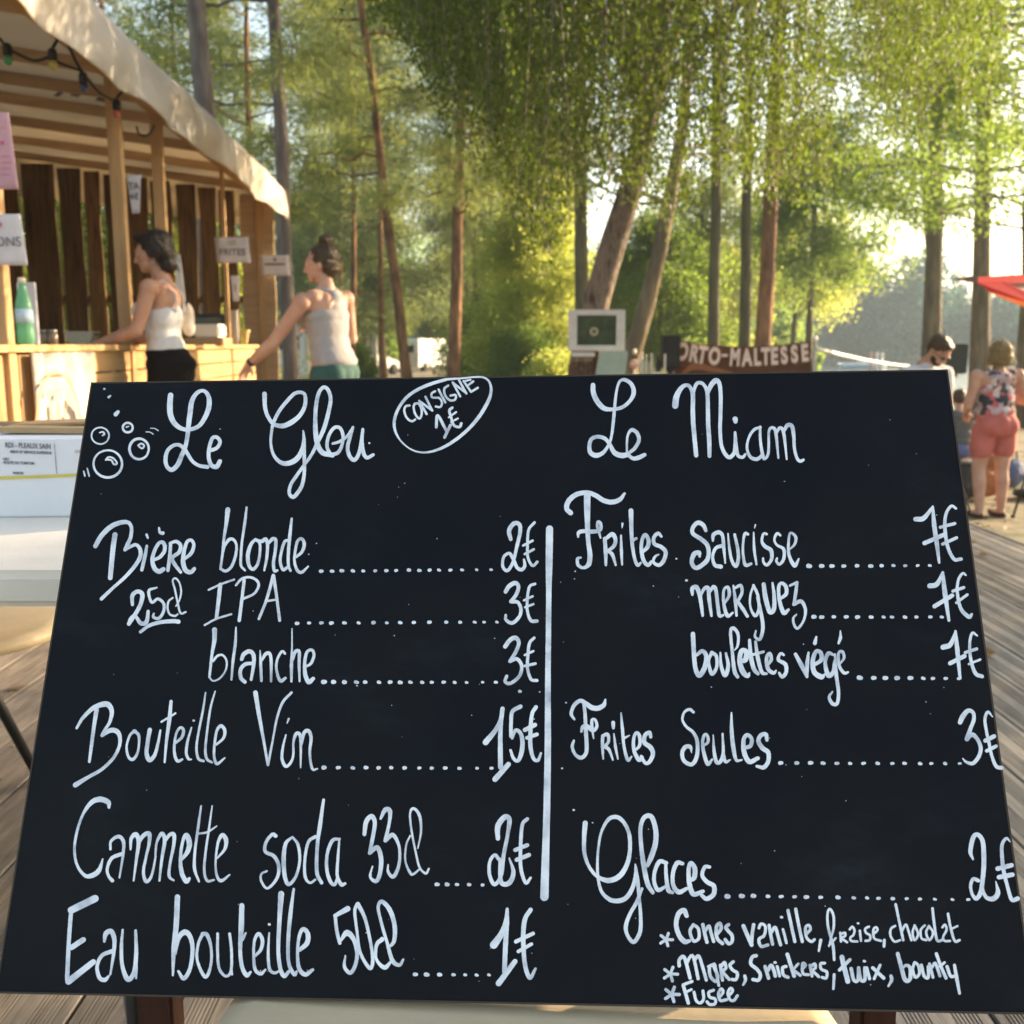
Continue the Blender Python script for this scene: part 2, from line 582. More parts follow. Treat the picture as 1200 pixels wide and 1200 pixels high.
word('oval ring reading CONSIGNE 1 euro', 440, 420, 7.5, [
 '620 188 500 222 380 272 280 340 210 430 170 530 170 620 210 710 280 780 360 820 450 828 560 800 680 735 800 640 900 530 970 420 1010 330 1015 250 990 195 940 168 860 168 760 178 620 188|26 30 28 28 26 28 24 16 13 14 18 24 28 30 32 32 28 22 18 16 15 16 22',
 '300 415 265 425 255 470 280 530 320 555 350 540|20', '345 400 335 430 350 490 385 530 405 500 405 450 380 400 345 400|20',
 '450 490 385 375|20', '385 375 500 460|20', '500 460 440 340|20', '525 290 495 310 500 345 560 350 585 390 570 430 530 425|19', '555 275 615 390|20',
 '640 240 605 270 615 330 655 370 700 365 705 325 660 330|20', '745 335 680 215|20', '680 215 800 310|20', '800 310 735 195|20',
 '775 200 840 295|20', '840 295 900 260|20', '805 245 860 205|20', '790 200 835 190|18',
 '535 605 548 505 625 640|26 26 26', '608 695 660 590|26', '675 435 650 460 665 520 690 590 740 605 755 575|24', '645 520 710 475|17', '665 560 725 530|17'])
word('white title Le written above the food', 660, 420, 7.5, [
 '262 235 265 300 300 380 360 440 440 448 520 430 590 370 620 300 600 230 545 190 500 200 475 260 460 350 450 450 440 560 425 680 400 760 350 830 290 855 240 830 230 770 250 710 310 690 370 710 410 760 450 830 510 855 560 850|40 44 46 44 30 32 32 40 36 32 24 22 24 28 28 24 24 34 44 40 34 34 34 34 32 44 48 44',
 '560 850 560 740 570 670 605 630 650 660 665 720 630 790 575 840 610 880 660 875 715 850|18 20 22 34 34 34 32 28 34 40 34'])
word('white title Miam written above the food', 780, 420, 6.6667, [
 '75 370 85 300 120 235 160 210 190 225 212 280 212 400 215 500 225 620 238 760|50 46 36 28 28 34 34 36 34 34',
 '212 290 235 210 265 190 300 210 325 270 330 400 332 520 340 640 342 765|20 28 28 26 30 32 34 34 30',
 '325 290 350 220 390 175 420 200 430 300 428 440 425 560 435 680 465 750 500 775 535 740 545 680 542 580|24 38 42 32 30 30 28 28 30 32 30 34 20',
 '542 580 548 690 565 760 600 775 622 752|20 34 26 26 20', '543 476 545 495|42 34',
 '740 540 690 560 650 620 635 700 660 770 710 790 755 760|22 24 20 20 26 30 26',
 '738 535 740 640 755 740 770 785 800 750 805 660 805 590 815 550 840 545 860 580 880 780|20 22 26 26 22 20 20 22 26 26 16',
 '862 590 890 545 915 560 930 640 945 790|16 28 26 24 14', '920 580 950 525 985 530 1000 600 1005 700 1025 780 1050 805 1075 795|18 34 32 28 24 24 26 22'])
word('handwritten Biere', 100, 590, 7.5, [
 '262 275 245 400 222 655|44 44 42', '90 375 140 290 220 210 310 170 380 170 408 220 400 300 375 360 350 410|40 42 44 40 34 30 32 36 28',
 '350 410 400 380 450 365 485 410 480 480 430 560 350 650 250 740 145 840|26 28 30 34 36 34 30 28 32',
 '542 375 525 470 500 585|24 32 30', '540 275 552 305|22 18', '600 500 660 470 700 410 690 350 650 350 610 420 592 500 610 570 650 600 690 580|26 32 34 34 30 32 36 40 42 38',
 '648 215 658 258 682 262|18 24 34', '750 350 745 450 728 590|28 32 30', '745 350 800 335 838 370 825 430 765 480 790 540 840 605|24 32 32 34 34 34 28',
 '870 490 930 440 955 370 935 325 895 340 868 430 862 520 885 590 930 605 960 575|26 34 30 28 30 34 40 42 38 32'])
word('small handwritten 25cl underlined', 100, 590, 7.5, [
 '415 890 415 810 460 775 502 800 490 880 450 960 385 1060|28 36 36 40 36 36 34', '385 1060 400 1010 440 990 490 1055 540 1040 555 950|34 24 28 36 38 28',
 '630 740 560 770 585 870 640 840 690 880 690 950 650 1010 600 1000 605 970|16 26 24 26 26 26 28 26 18', '770 830 735 860 725 920 745 975 790 990 815 975|16 18 20 18 20 16',
 '885 955 840 965 815 880 790 760 770 680 795 660 830 700 845 780 830 850 800 905|16 20 18 18 16 18 16 16 16 12', '485 1130 560 1075 660 1045 770 1035 820 1040|26 32 34 36 38'])
word('handwritten blonde', 230, 580, 7.5, [
 '278 130 265 250 245 380 232 520 215 650|44 32 24 22 22', '215 650 260 670 310 630 345 540 355 450 330 395 290 395 250 450 240 500|24 26 26 26 22 26 30 26 20',
 '443 110 430 230 405 400 395 520 395 620 430 665|18 26 22 24 24 20', '520 390 480 440 455 530 465 620 500 655 540 610 560 520 560 430 530 395|22 32 36 32 30 26 24 24 24',
 '530 400 575 410 610 390 628 440 620 560 600 665|28 34 34 28 26 18', '625 440 670 390 700 400 695 500 680 600 690 670 715 665|20 34 30 28 28 28 20',
 '820 400 780 410 750 500 740 590 765 660 800 640|20 28 26 26 28 26', '840 210 825 350 812 500 812 620 830 668|20 30 28 26 24',
 '880 545 930 500 950 430 925 385 890 410 870 500 865 590 890 665 930 680 985 630|22 28 30 28 26 24 24 28 28 16', '1058 427|6', '990 522|6'])
word('handwritten IPA', 230, 580, 7.5, [
 '110 835 220 785 335 745|18', '212 790 195 950 180 1080|36 34 30', '75 1145 180 1090 310 1050|18', '422 750 405 900 380 1105|28 28 30',
 '350 795 400 740 470 725 530 750 550 800 510 870 415 915|20 24 22 24 24 22 22', '552 1090 620 920 680 710|24 26 30', '680 710 705 880 735 1105|30 26 26', '610 935 715 920|20'])
word('handwritten blanche', 230, 700, 7.5, [
 '162 285 160 380 140 500 118 700|44 38 26 22', '118 705 150 735 210 710 260 640 268 560 235 510 190 515 150 560|18 14 16 16 18 20 22 24',
 '350 265 345 400 325 560 312 725|14 26 26 18', '400 545 420 500 470 475 505 510 505 600 485 725|32 38 38 36 32 24', '495 580 430 590 390 640 395 710 430 745|28 34 32 34 32',
 '562 470 568 580 575 735|12 26 24', '575 560 610 500 645 495 660 560 660 740|20 32 30 28 20', '780 495 755 475 715 540 705 620 725 710 750 735 785 710|22 24 22 22 28 34 24',
 '842 275 842 450 838 600 838 740|10 16 30 20', '845 560 870 480 905 480 905 600 910 740|20 32 30 26 16', '960 610 1010 580 1035 510 1020 465 975 480 955 570 960 680 990 745 1030 715|20 26 26 26 26 28 36 42 32'])
word('price 2 euro beside blonde', 560, 600, 5.4545, ['210 175 200 120 230 75 265 80 270 130 250 220 225 320 190 375 160 350 165 290 200 265 225 300 250 355 280 370 300 345 295 305|24 28 28 26 24 22 20 22 20 18 20 22 22 24 22 14', '362 68 325 115 318 200 320 290 350 345 380 320|18', '290 215 350 185|16', '300 270 358 240|16'])
word('price 3 euro beside IPA', 560, 600, 5.4545, ['178 510 200 475 240 455 260 480 245 530 212 572|26 28 28 24 24 22', '212 572 255 578 275 620 265 670 220 710 180 690 178 660|26 22 22 22 24 20 16', '365 460 330 478 316 560 318 640 340 695 378 698|18 18 18 18 22 22', '295 565 350 540|15', '302 610 355 590|15'])
word('price 3 euro beside blanche', 560, 600, 5.4545, ['175 860 205 820 240 805 262 835 245 890 205 955|28 28 28 24 24 22', '205 955 250 940 280 985 265 1050 210 1095 175 1085 185 1050|22 24 22 22 22 22 20', '360 805 330 840 320 920 318 1000 340 1070 378 1078|18 20 20 20 20 20', '300 915 355 890|15', '300 985 368 970|18', '268 1146|11', '395 1150|5', '108 808|4'])
word('long vertical line between the two columns', 0, 0, 1, ['644 620 643.5 660 643 700 642.5 750 642 800 642 870 641 940 640 980 639 1015 638 1051|8.4 8 6 6 6.5 7.4 8 8.2 9 9.8', '646 624 645.2 700 644.4 800 644 900 642 1000|2 2 2 3 3'])
word('price 15 euro', 540, 800, 8.5714, [
 '420 262 400 380 340 490 250 600|44 44 46 60', '410 330 398 500 398 700 400 850|40 44 48 50', '345 970 480 820|56 48', '600 240 520 290 505 400 505 540|42 40 36 38',
 '515 560 550 480 600 510 620 600 610 700 575 785 530 760 500 680|24 38 40 44 46 36 34 28', '755 245 715 320 700 480 700 640 730 760 775 780 805 710|40 38 42 42 36 34 24',
 '645 475 745 425|44', '665 555 765 520|38', '595 88|19', '793 93|8', '110 328|6', '1058 203|9', '1018 860|10'])
word('handwritten Bouteille', 80, 800, 7.5, [
 '250 235 225 400 205 560 188 695|40 32 30 24', '75 400 130 310 220 225 310 190 360 200 385 260 365 350 320 420 300 465|22 30 40 48 48 38 28 24 30',
 '300 465 370 420 430 430 455 480 450 560 400 660 300 760 180 830 65 900|26 42 44 34 28 28 30 30 44',
 '590 425 545 460 515 560 530 650 570 675 610 620 625 530 620 460 580 425|28 22 20 24 30 22 20 28 28', '718 415 700 520 690 620 715 680 760 640 790 540 812 420|38 34 36 42 32 26 18',
 '905 165 890 330 865 520 850 700|28 36 26 18', '820 345 945 270|18', '945 530 1000 480 1015 420 990 395 955 440 935 540 940 640 965 690 1005 675|22 28 28 24 22 22 28 30 20',
 '1085 395 1050 520 1040 620 1060 670 1085 675|14 24 26 24 14', '1104 333|12'])
word('handwritten end of Bouteille and the word Vin', 220, 790, 6.6667, [
 '140 145 120 280 85 460 70 580 85 660 125 680|12 18 18 20 22 20', '215 135 180 260 155 430 140 580 150 660 190 690|12 18 18 20 22 18',
 '225 550 280 500 290 440 262 405 230 440 212 540 208 640 230 700 292 655|18 22 26 28 22 20 20 26 12', '530 145 560 330 595 520 628 710|36 30 22 20',
 '628 710 665 520 700 340 745 220 812 145|20 16 18 22 20', '768 475 745 570 738 660 765 720 800 700 825 640 828 530 850 465 880 480 885 580 884 730|12 20 24 26 22 18 18 28 26 20 12',
 '790 350 778 385|18 8', '888 560 910 460 945 445 965 500 955 620 975 740 1015 740|16 28 30 26 20 22 12'])
word('handwritten Cannette', 70, 920, 5.7143, [
 '330 150 325 115 270 95 210 120 155 200 115 320 100 440 120 540 170 605 220 605 265 570 290 495|18 34 38 30 18 18 18 18 24 34 32 10',
 '340 430 345 375 395 345 428 380 425 470 402 620|16 18 26 24 18 12', '420 460 350 490 320 560 330 610 355 640|26 24 20 20 24',
 '475 430 480 360 510 330 530 380 515 500 497 640|14 24 32 28 20 12', '530 390 560 340 600 325 600 390 580 480 562 580 580 645 615 610 640 500 650 390 685 325 705 370 685 500 670 640|18 28 30 22 18 20 26 18 14 16 26 26 20 14',
 '705 380 735 335 765 330 765 400 740 530 735 610 765 638|16 24 28 22 18 22 14', '815 500 855 450 870 390 850 335 825 380 810 490 820 590 850 645 870 625|20 30 36 32 20 22 30 32 20',
 '948 140 930 270 908 440 905 560 935 645|12 18 18 22 14', '1022 140 1000 300 980 440 970 570 990 640 1035 635|10 16 16 18 20 14', '930 325 990 315 1052 275|14 14 10',
 '1055 490 1105 430 1115 370 1090 335 1060 390 1045 520 1055 610 1085 640 1140 600|12 20 30 28 18 14 18 24 10'])
word('handwritten soda 33cl', 290, 930, 5.4545, [
 '180 270 160 260 120 310 115 370 170 400 200 460 190 540 130 605 90 560 90 515 125 495|26 22 20 22 24 22 20 16 16 14 14', '285 280 245 320 232 420 240 530 265 580 310 530 335 430 325 330 290 278|14 24 28 26 24 18 18 20 14',
 '435 275 390 310 368 420 370 530 400 570 435 550|22 20 18 20 16 14', '487 40 465 200 448 330 445 500 475 570|18 26 22 24 22', '590 290 545 300 512 380 508 480 530 560 560 580 580 520|16 24 20 22 24 22 12',
 '588 290 580 400 575 520 600 580 625 575|12 18 20 26 18', '748 260 760 180 795 145 815 190 800 290 782 380|24 30 30 26 24 22', '782 380 830 345 855 420 845 520 820 560 785 530 800 465|24 30 28 26 26 16 10',
 '852 160 880 105 910 110 908 180 882 300|16 30 30 20 24', '882 300 930 265 970 340 970 450 935 530 900 500 900 455|26 28 18 20 26 18 10', '1040 270 1015 330 1010 430 1040 505 1060 515 1105 480|12 12 12 18 16 12',
 '1160 480 1140 510 1100 470 1075 370 1050 240 1040 130 1062 95 1100 140 1110 240 1090 350|12 16 14 14 14 14 18 20 14 8'])
word('handwritten Eau', 60, 1030, 5.4545, [
 '282 125 130 200|46 44', '130 190 115 400 105 640|26 26 28', '112 655 272 530|42 36', '132 438 208 388|34',
 '340 400 350 350 385 335 405 390 400 480 380 610|16 32 32 28 22 12', '395 460 325 490 295 560 310 630 345 645 370 620|28 24 22 26 28 14', '458 325 450 430 455 550 490 640 530 600 545 480 542 330|14 22 24 34 28 26 18', '545 560 545 635|20 12'])
word('handwritten bouteille', 60, 1030, 5.4545, [
 '808 115 800 300 785 450 780 615|34 34 30 14', '795 480 815 380 855 340 890 370 905 450 890 570 850 635 815 590|14 28 36 30 26 24 28 16', '970 350 940 420 935 520 985 625 1020 560 1025 450 1000 360 970 350|22 18 18 24 18 18 26 24',
 '1065 350 1065 470 1075 570 1115 620 1150 590 1155 470 1143 350|18', '1152 560 1158 610|14'])
word('handwritten end of bouteille and 50cl', 260, 1030, 5.4545, [
 '128 170 125 300 118 450 130 560 160 615 185 595|32 34 24 26 30 16', '130 385 155 345|26 12', '215 490 250 450 260 390 235 350 208 400 205 500 215 580 250 605 280 580|18 22 24 24 18 18 22 24 14',
 '303 345 297 470 305 570 335 600 365 590|10 18 20 20 14', '305 290|10', '380 95 370 250 362 450 375 570 400 620 430 590|38 28 24 26 28 20', '460 65 440 220 425 400 430 540 465 610 480 590|16 26 24 22 26 14',
 '495 455 545 410 550 350 520 320 495 370 485 470 495 570 535 610 582 580|24 32 30 26 22 18 26 30 20', '805 190 725 235|36 24', '725 235 735 330 755 410|22', '755 400 800 345 845 390 865 480 850 560 820 600 785 560 790 490|14 40 28 24 24 26 22 10',
 '865 160 850 210 865 340 885 470 945 570 965 520 950 400 915 250 870 160|22 20 18 20 24 22 20 22 28', '1025 385 990 420 985 500 1010 545 1045 565 1080 530|30 24 18 22 30 16',
 '1160 515 1135 550 1090 520 1055 400 1020 280 1000 180 1025 145 1075 200 1105 300 1100 400 1060 440|14 24 28 20 20 20 26 30 28 26 14'])
word('price 2 euro beside soda', 480, 930, 5.2174, [
 '540 275 540 200 580 145 610 160 600 250 575 380 560 500 520 555 490 500 490 420 520 375 545 400|26 34 34 30 22 24 22 24 22 20 20 22', '552 400 560 540 610 545 635 480 610 395|18 28 32 26 10',
 '720 155 690 190 680 300 680 450 710 545 740 515|22 22 22 22 22 16', '645 345 720 315|24', '655 405 730 375|26'])
word('price 1 euro beside Eau', 480, 930, 5.2174, [
 '597 705 590 790 560 860 515 925|18 34 36 48', '597 780 588 900 580 1090|24 30 28', '545 1160 645 1025|36 30', '740 710 705 770 695 880 705 1040 735 1125 770 1070|26 28 28 26 26 16', '650 905 755 855|24', '665 965 745 920|22'])
word('handwritten Frites above', 650, 560, 8, [
 '150 330 112 290 130 220 200 160 300 140 380 165 460 215 540 230 610 205 655 150|46 46 48 46 42 44 46 46 42 24', '305 170 305 300 308 450 315 600 330 720 320 810 270 845 220 820 215 760 245 750|62 58 46 40 46 46 28 32 30 18',
 '220 555 225 515 270 500 340 505 400 500 430 480 430 430 405 410 400 460 415 510 430 565|18 36 38 40 36 34 30 24 26 26 16', '470 570 478 700 480 820|36 38 22', '480 570 540 530 570 580 555 640 495 690|32 44 36 36 30', '500 690 540 720 572 820|26 36 20',
 '622 540 625 680 632 815|16 30 18', '635 430 632 470|22 10', '715 310 718 450 725 600 745 740 775 820 805 800|46 38 34 30 34 22', '725 590 765 570|34 26',
 '820 700 870 650 880 590 850 535 820 580 812 680 835 780 875 820 905 790|28 40 38 34 32 34 38 36 30', '1000 550 970 520 930 560 935 620 1000 650 1040 700 1020 780 975 820 925 790 940 740 975 720|24 34 34 36 38 38 38 34 28 24 14',
 '1143 760|8', '193 877|7', '186 948|6', '925 1015|6'])
word('handwritten Saucisse', 790, 590, 7.0588, [
 '262 225 240 180 195 160 155 200 155 250 220 295 270 340 285 410 265 480 185 535 145 490 165 420 205 410 210 440|28 36 36 34 32 36 36 34 38 36 34 40 38 20',
 '320 310 325 260 370 240 400 270 410 370 422 495|18 34 34 28 28 14', '405 350 345 370 318 440 335 510 385 525|34 28 24 30 36', '445 250 455 360 475 470 510 520 530 460 525 380 500 260|12 22 26 32 28 28 24',
 '610 255 585 250 570 330 570 430 590 510 635 500|24 24 20 22 30 24', '657 240 662 380 680 505|12 24 18', '672 178 664 205|14 8', '765 255 740 250 725 310 750 355 800 390 805 460 770 510 740 490 735 455|20 22 22 32 34 28 26 22 18',
 '878 265 850 250 828 300 850 345 905 380 905 460 870 505 845 480 850 455|20 24 20 20 28 26 24 22 18', '955 380 995 340 1005 280 960 245 945 330 950 430 995 515 1030 460|14 22 26 18 22 26 36 14', '18 458|8', '102 637|12'])
word('handwritten merguez', 790, 590, 7.0588, [
 '150 755 150 705 185 695 210 760 225 850 235 930|22 36 38 34 30 22', '215 780 245 710 280 700 290 800 308 930|16 28 32 32 22', '290 740 325 690 345 720 360 840 375 930 405 925|20 32 30 30 30 20',
 '420 820 455 760 445 695 410 720 410 830 440 930 485 905|20 28 28 22 26 34 16', '490 680 505 800 515 930|16 30 20', '505 700 550 680 560 740 525 810|22 28 26 26', '525 810 565 870 605 935|26 32 26',
 '655 685 630 760 630 860 670 930 700 870 690 760 655 680|20 18 18 28 24 26 24', '690 780 712 880 730 980 731 1050 708 1125 668 1105 675 1055|24 30 30 30 26 22 14',
 '740 670 755 780 790 900 825 870 825 760 812 660|34 40 36 36 30 18', '875 790 925 750 925 690 890 660 865 690 870 800 905 905 945 880|24 32 32 26 28 30 38 22',
 '958 680 1015 655|20 26', '1015 655 1005 740 990 835|26 28 26', '990 835 1050 810 1085 880 1070 970 1020 1035 990 1000 985 950 1010 920|30 32 26 20 22 22 20 14'])
word('handwritten boulettes vege', 790, 720, 5.4545, [
 '120 125 125 230 135 340 160 390 195 340 205 270 180 235 145 260|28 28 28 32 32 28 26 20', '240 245 220 300 240 380 270 340 270 270 240 245|22 18 26 20 22 24', '295 245 300 330 325 390 345 330 330 250|12 22 28 24 16',
 '405 400 385 360 370 230 360 110 380 90 408 130 405 200 385 230|22 26 20 20 24 20 16 8', '415 300 455 290 460 240 430 235 418 300 440 370 470 395 480 375|26 34 32 30 30 36 28 12', '482 165 490 270 510 350 535 380|20 28 28 22',
 '520 175 535 280 560 370 590 380|18 26 24 16', '495 260 570 240|18', '590 330 620 290 610 250 590 280 600 350 635 375 650 360|20 22 22 22 26 24 12', '700 260 680 250 665 290 710 320 715 370 690 400 670 375|16 18 22 26 24 24 16',
 '775 255 815 330 848 400|22 30 18', '848 390 850 310 858 245|20 26 14', '900 320 940 290 935 245 905 240 885 300 895 370 940 400 960 385|22 28 26 26 28 32 36 14', '908 145 898 185|14 26',
 '1020 260 985 250 965 310 985 390 1015 370 1025 300|16 26 22 32 26 18', '1028 255 1035 380 1050 500 1040 570 1010 570 990 530 1010 495|14 24 22 22 24 20 12',
 '1055 320 1085 280 1075 240 1050 250 1055 330 1085 375 1110 370|12 18 20 18 20 22 14', '1062 105 1062 150 1050 185|8 22 16', '238 465|4'])
word('price 7 euro beside Saucisse', 1030, 570, 4.8, ['205 185 250 180 300 120|26 28 16', '302 115 310 220 325 330 337 430|14 26 24 14', '255 320 360 275|24', '432 125 405 112 375 160 370 240 385 340 420 410 460 410|14 16 18 20 20 20 20', '345 230 425 210|18', '358 325 435 290|18'])
word('price 7 euro beside merguez', 1030, 570, 4.8, ['285 560 325 550 358 485|28 28 14', '358 485 370 600 392 755|16 28 16', '312 675 410 615|24', '488 500 470 490 445 530 440 600 460 690 505 735 520 720|10 16 16 18 20 24 14', '415 590 475 570|18', '435 655 495 610|16'])
word('price 7 euro beside boulettes', 1030, 570, 4.8, ['360 905 400 890 430 820|30 28 14', '430 815 440 920 455 1080|14 26 16', '400 995 480 955|24', '552 840 525 825 510 880 515 970 540 1050 578 1070|10 16 16 18 22 22', '485 935 548 915|18', '505 1000 568 975|14'])
word('handwritten Frites below', 650, 800, 8, [
 '185 345 155 290 185 210 240 170 290 195 350 235 410 240 460 210 475 160|20 32 36 38 42 48 48 42 18', '275 200 285 300 292 450 300 600 290 670 245 705 190 670 165 600 180 545|32 32 38 36 36 38 28 30 22',
 '250 460 265 415 310 415 360 450 395 410 380 350 350 350 350 420 365 525|20 38 44 36 30 26 28 30 12', '450 500 448 600 455 715|32 30 16', '450 500 495 485 505 550 470 600|32 34 28 30', '475 605 510 630 545 725|34 32 16',
 '555 480 570 600 592 715|14 28 16', '548 375 550 425|36 28', '622 285 635 430 650 600 685 725 720 695|14 30 28 34 18', '650 520 700 495|28 12', '745 640 795 590 795 500 765 470 740 530 745 640 790 725 820 700|24 30 34 30 30 34 42 30',
 '900 510 890 470 850 490 840 560 900 610 920 670 890 740 850 755 810 690|30 38 38 42 46 40 38 34 26', '107 188|9', '70 803|10'])
word('handwritten Seules', 780, 810, 7.5, [
 '245 185 210 160 165 185 148 250 180 310 240 360 275 430 280 530 260 610 220 645 160 610 145 540 175 490 215 490 228 540|24 28 22 22 24 28 32 34 36 36 34 34 38 36 10',
 '330 480 370 450 370 400 345 380 325 440 335 540 370 640 408 600|22 26 28 26 28 32 36 18', '418 385 425 520 445 620 480 620 505 540 500 375|10 28 36 34 28 18', '505 540 525 620 565 605|26 30 16',
 '578 190 580 350 595 500 620 605 668 605|14 34 38 28 16', '690 500 745 480 755 420 715 385 685 430 690 540 735 620 810 590|32 36 34 34 36 42 44 34', '890 430 880 380 835 390 815 440 850 500 900 540 900 620 860 670 800 660|30 36 38 38 42 40 36 38 24'])
word('handwritten Glaces', 670, 940, 6.3158, [
 '100 155 92 260 95 380 130 480 190 550 270 580 350 550 405 470 430 360 425 240 385 150 330 110 270 130 220 220 198 330 190 450 195 560 220 660 280 720 350 730 410 700 455 620 472 530 470 460|38 32 28 24 26 38 40 34 28 28 28 32 28 20 18 20 22 24 32 36 34 32 24 12',
 '475 480 490 600 500 720 510 850 505 960 460 1035 415 990 400 920 430 830 480 740 520 640|18 28 24 26 30 30 26 30 28 28 20', '600 670 560 600 530 450 512 300 510 180 540 110 590 110 620 200 620 300 590 400 560 470|28 36 36 30 30 34 36 36 38 40 28',
 '700 450 650 440 615 510 610 590 640 650 700 620|28 32 28 28 32 20', '695 445 700 560 715 650 745 670|22 28 34 24', '820 455 780 450 750 520 750 610 790 665 850 640|28 34 30 30 38 26',
 '865 580 905 560 910 490 880 450 865 500 870 600 900 680 970 660|28 36 36 30 30 34 38 28', '1020 480 985 480 965 540 1000 590 1050 620 1050 680 1000 715 960 690|24 28 28 32 34 34 34 26', '1153 697|22', '15 58|9', '155 152|6'])
word('price 3 euro beside Seules', 1080, 820, 10, [
 '450 265 480 200 540 130 600 150 610 230 570 340 530 460|54 62 52 42 44 46 60', '530 460 590 410 650 460 690 560 670 660 600 745 520 730 480 690|46 54 44 46 46 46 30 16',
 '830 200 775 145 740 230 760 380 790 520 820 660 870 780 935 800|14 36 36 36 38 36 44 44', '745 480 845 430|50', '762 600 868 545|42'])
word('price 2 euro beside Glaces', 1080, 960, 10, [
 '600 470 570 380 600 220 650 180 710 250 725 400 725 560 710 720 690 850 640 930 590 880 570 780 600 700 660 720|22 50 54 50 52 56 56 52 52 50 36 38 42 44', '710 780 716 840 760 920 840 930 890 860 865 730|36 40 44 62 58 12',
 '1035 265 990 225 940 300 940 450 960 620 1000 780 1050 940 1120 930|12 36 42 44 46 40 46 54', '890 580 1050 540|54', '905 680 1060 650|54'])
Y = (765, 1055, 6.3158)
word('ice cream line reading Cones vanille', *Y, star(98, 290, 48, '22') + [
 '250 115 230 75 190 100 172 180 195 260 235 305 270 300|32 38 36 34 36 38 26', '300 180 275 230 300 300 340 280 335 210 300 180|24', '370 180 385 250 400 310|26', '385 230 415 190 430 240 450 305|24',
 '475 250 505 210 495 170 470 200 475 280 515 320|26', '560 180 540 200 560 230 585 260 585 305 560 320 535 290|26', '670 190 700 260 730 330|30', '730 320 735 250 745 180|26', '785 205 800 175 830 190 830 240 815 270|22',
 '820 265 785 290 800 340 850 330|24', '860 185 870 250 885 325|24', '875 240 905 200 925 260 945 330|24', '963 215 975 260 988 315|20', '953 125|12', '1000 75 1025 190 1050 305|24', '1057 65 1080 190 1105 305|24', '1135 250 1165 215 1155 185 1130 200 1135 270 1170 305 1195 290|22'])
Z = (945, 1055, 6.3158)
word('ice cream line reading fraise, chocolat', *Z, [
 '105 295 90 375|24 16', '205 440 195 330 160 200 155 100 172 65 198 110 200 200 180 280 165 340|20 22 20 18 20 20 18 16 12', '165 335 215 280|16', '250 240 255 305|18', '255 250 285 240 285 265 260 280 300 310|18',
 '320 215 340 195 355 225 345 260 325 275 330 300 375 305|18', '395 225 402 300|18', '382 170|10', '462 195 435 210 440 240 470 260 465 295 435 300|18', '495 250 525 220 515 200 495 215 500 280 550 300|18', '575 295 572 340|22',
 '655 190 625 210 620 260 650 305 690 295|18', '660 30 685 150 715 295|20', '705 230 735 180 755 230 775 295|18', '800 185 785 240 800 295 825 250 800 185|18', '875 185 845 220 850 280 885 295|18', '905 190 885 240 910 295 935 240 905 190|18',
 '932 60 945 180 965 295 1000 295|20', '1005 200 1025 180 1035 220 1010 270 1020 300 1060 300|18', '1047 100 1065 200 1095 300 1130 295|20', '1075 210 1115 190|16'])
word('ice cream line reading Mars, Snick', *Y, star(130, 545, 54, '22') + [
 '195 485 195 440 225 415 245 460 275 575|26', '250 470 275 420 300 420 335 580|24', '310 440 335 410 355 450 395 590|24', '450 480 420 490 425 560 465 600 480 560 450 490|24', '410 490 455 470|20', '460 480 480 590 488 630|22',
 '500 480 515 590|24', '505 490 530 460 540 500 520 530 565 585|24', '595 455 570 480 590 515 625 540 615 585 585 585|24', '680 560 685 590 668 625|24 24 16', '765 410 735 420 725 470 770 510 795 550 780 590 740 585|26',
 '830 490 855 575|26', '850 520 875 480 895 520 905 560|26', '920 490 938 560|22', '905 460|12', '985 490 960 500 965 550 1000 570|24', '995 400 1020 480 1045 560|28', '1040 510 1075 470|20', '1045 520 1090 555|22', '1105 510 1130 480 1108 465 1110 540 1150 550|22'])
word('ice cream line reading ers, twix, bounty', *Z, [
 '25 480 40 560|22', '30 490 60 470 65 500 45 520 90 565|22', '135 465 105 470 110 510 150 530 145 575 115 570|22', '205 550 198 655|22 18', '262 420 280 500 305 600|36', '245 515 320 440|26',
 '330 505 350 590 380 590 385 500|26', '385 500 400 585 430 590 430 500|26', '445 500 465 580|24', '428 450|12', '490 500 570 575|26', '545 480 500 580|22', '625 560 630 590 605 635|24 26 16', '675 395 700 490 730 590 765 580 765 500 735 480 715 500|28 30 32 30 26 22 16',
 '800 460 785 510 805 570 835 540 825 480 800 460|22', '850 480 870 560 900 570 900 490|24', '910 470 935 570|22', '925 500 950 465 970 510 985 560|22', '960 395 990 480 1030 575|24', '985 490 1020 460|20', '1040 490 1065 560 1095 560|24', '1095 480 1110 570 1132 690|22 28 20', '475 625|4'])
word('ice cream line reading Fusee', *Y, star(140, 695, 56, '24') + [
 '225 630 245 700 262 760|26', '225 625 290 600|22', '245 680 285 660|20', '305 680 320 740 350 760 375 730 370 670|22', '450 665 415 680 420 715 460 730 460 765 420 770 400 750|22',
 '490 720 520 680 505 655 485 690 500 740 545 735|22', '560 710 590 670 575 650 555 685 570 735 600 740 625 705|22'])


def dots(label, pts, w=(5.2, 3.6)):
    mb = MB()
    for i, (x, y, k) in enumerate(pts):
        rr = random.Random(i * 7 + int(y))
        h = w[1] * k * rr.uniform(.85, 1.12)
        dx = (w[0] - w[1]) * .5 * k * rr.uniform(.7, 1.2)
        ribbon(mb, [(x - dx, y + rr.uniform(-.4, .2)), (x + dx, y + rr.uniform(-.3, .5))], [h, h * .85], bmap)
    o = mb.build('dotted_line', M['paint'], board)
    o['label'] = label


def row(xs, x0, s, y0, y1, big=1.25):
    n = len(xs)
    return [(x0 + x / s, y0 + (y1 - y0) * i / (n - 1), big - (big - .95) * i / (n - 1)) for i, x in enumerate(xs)]


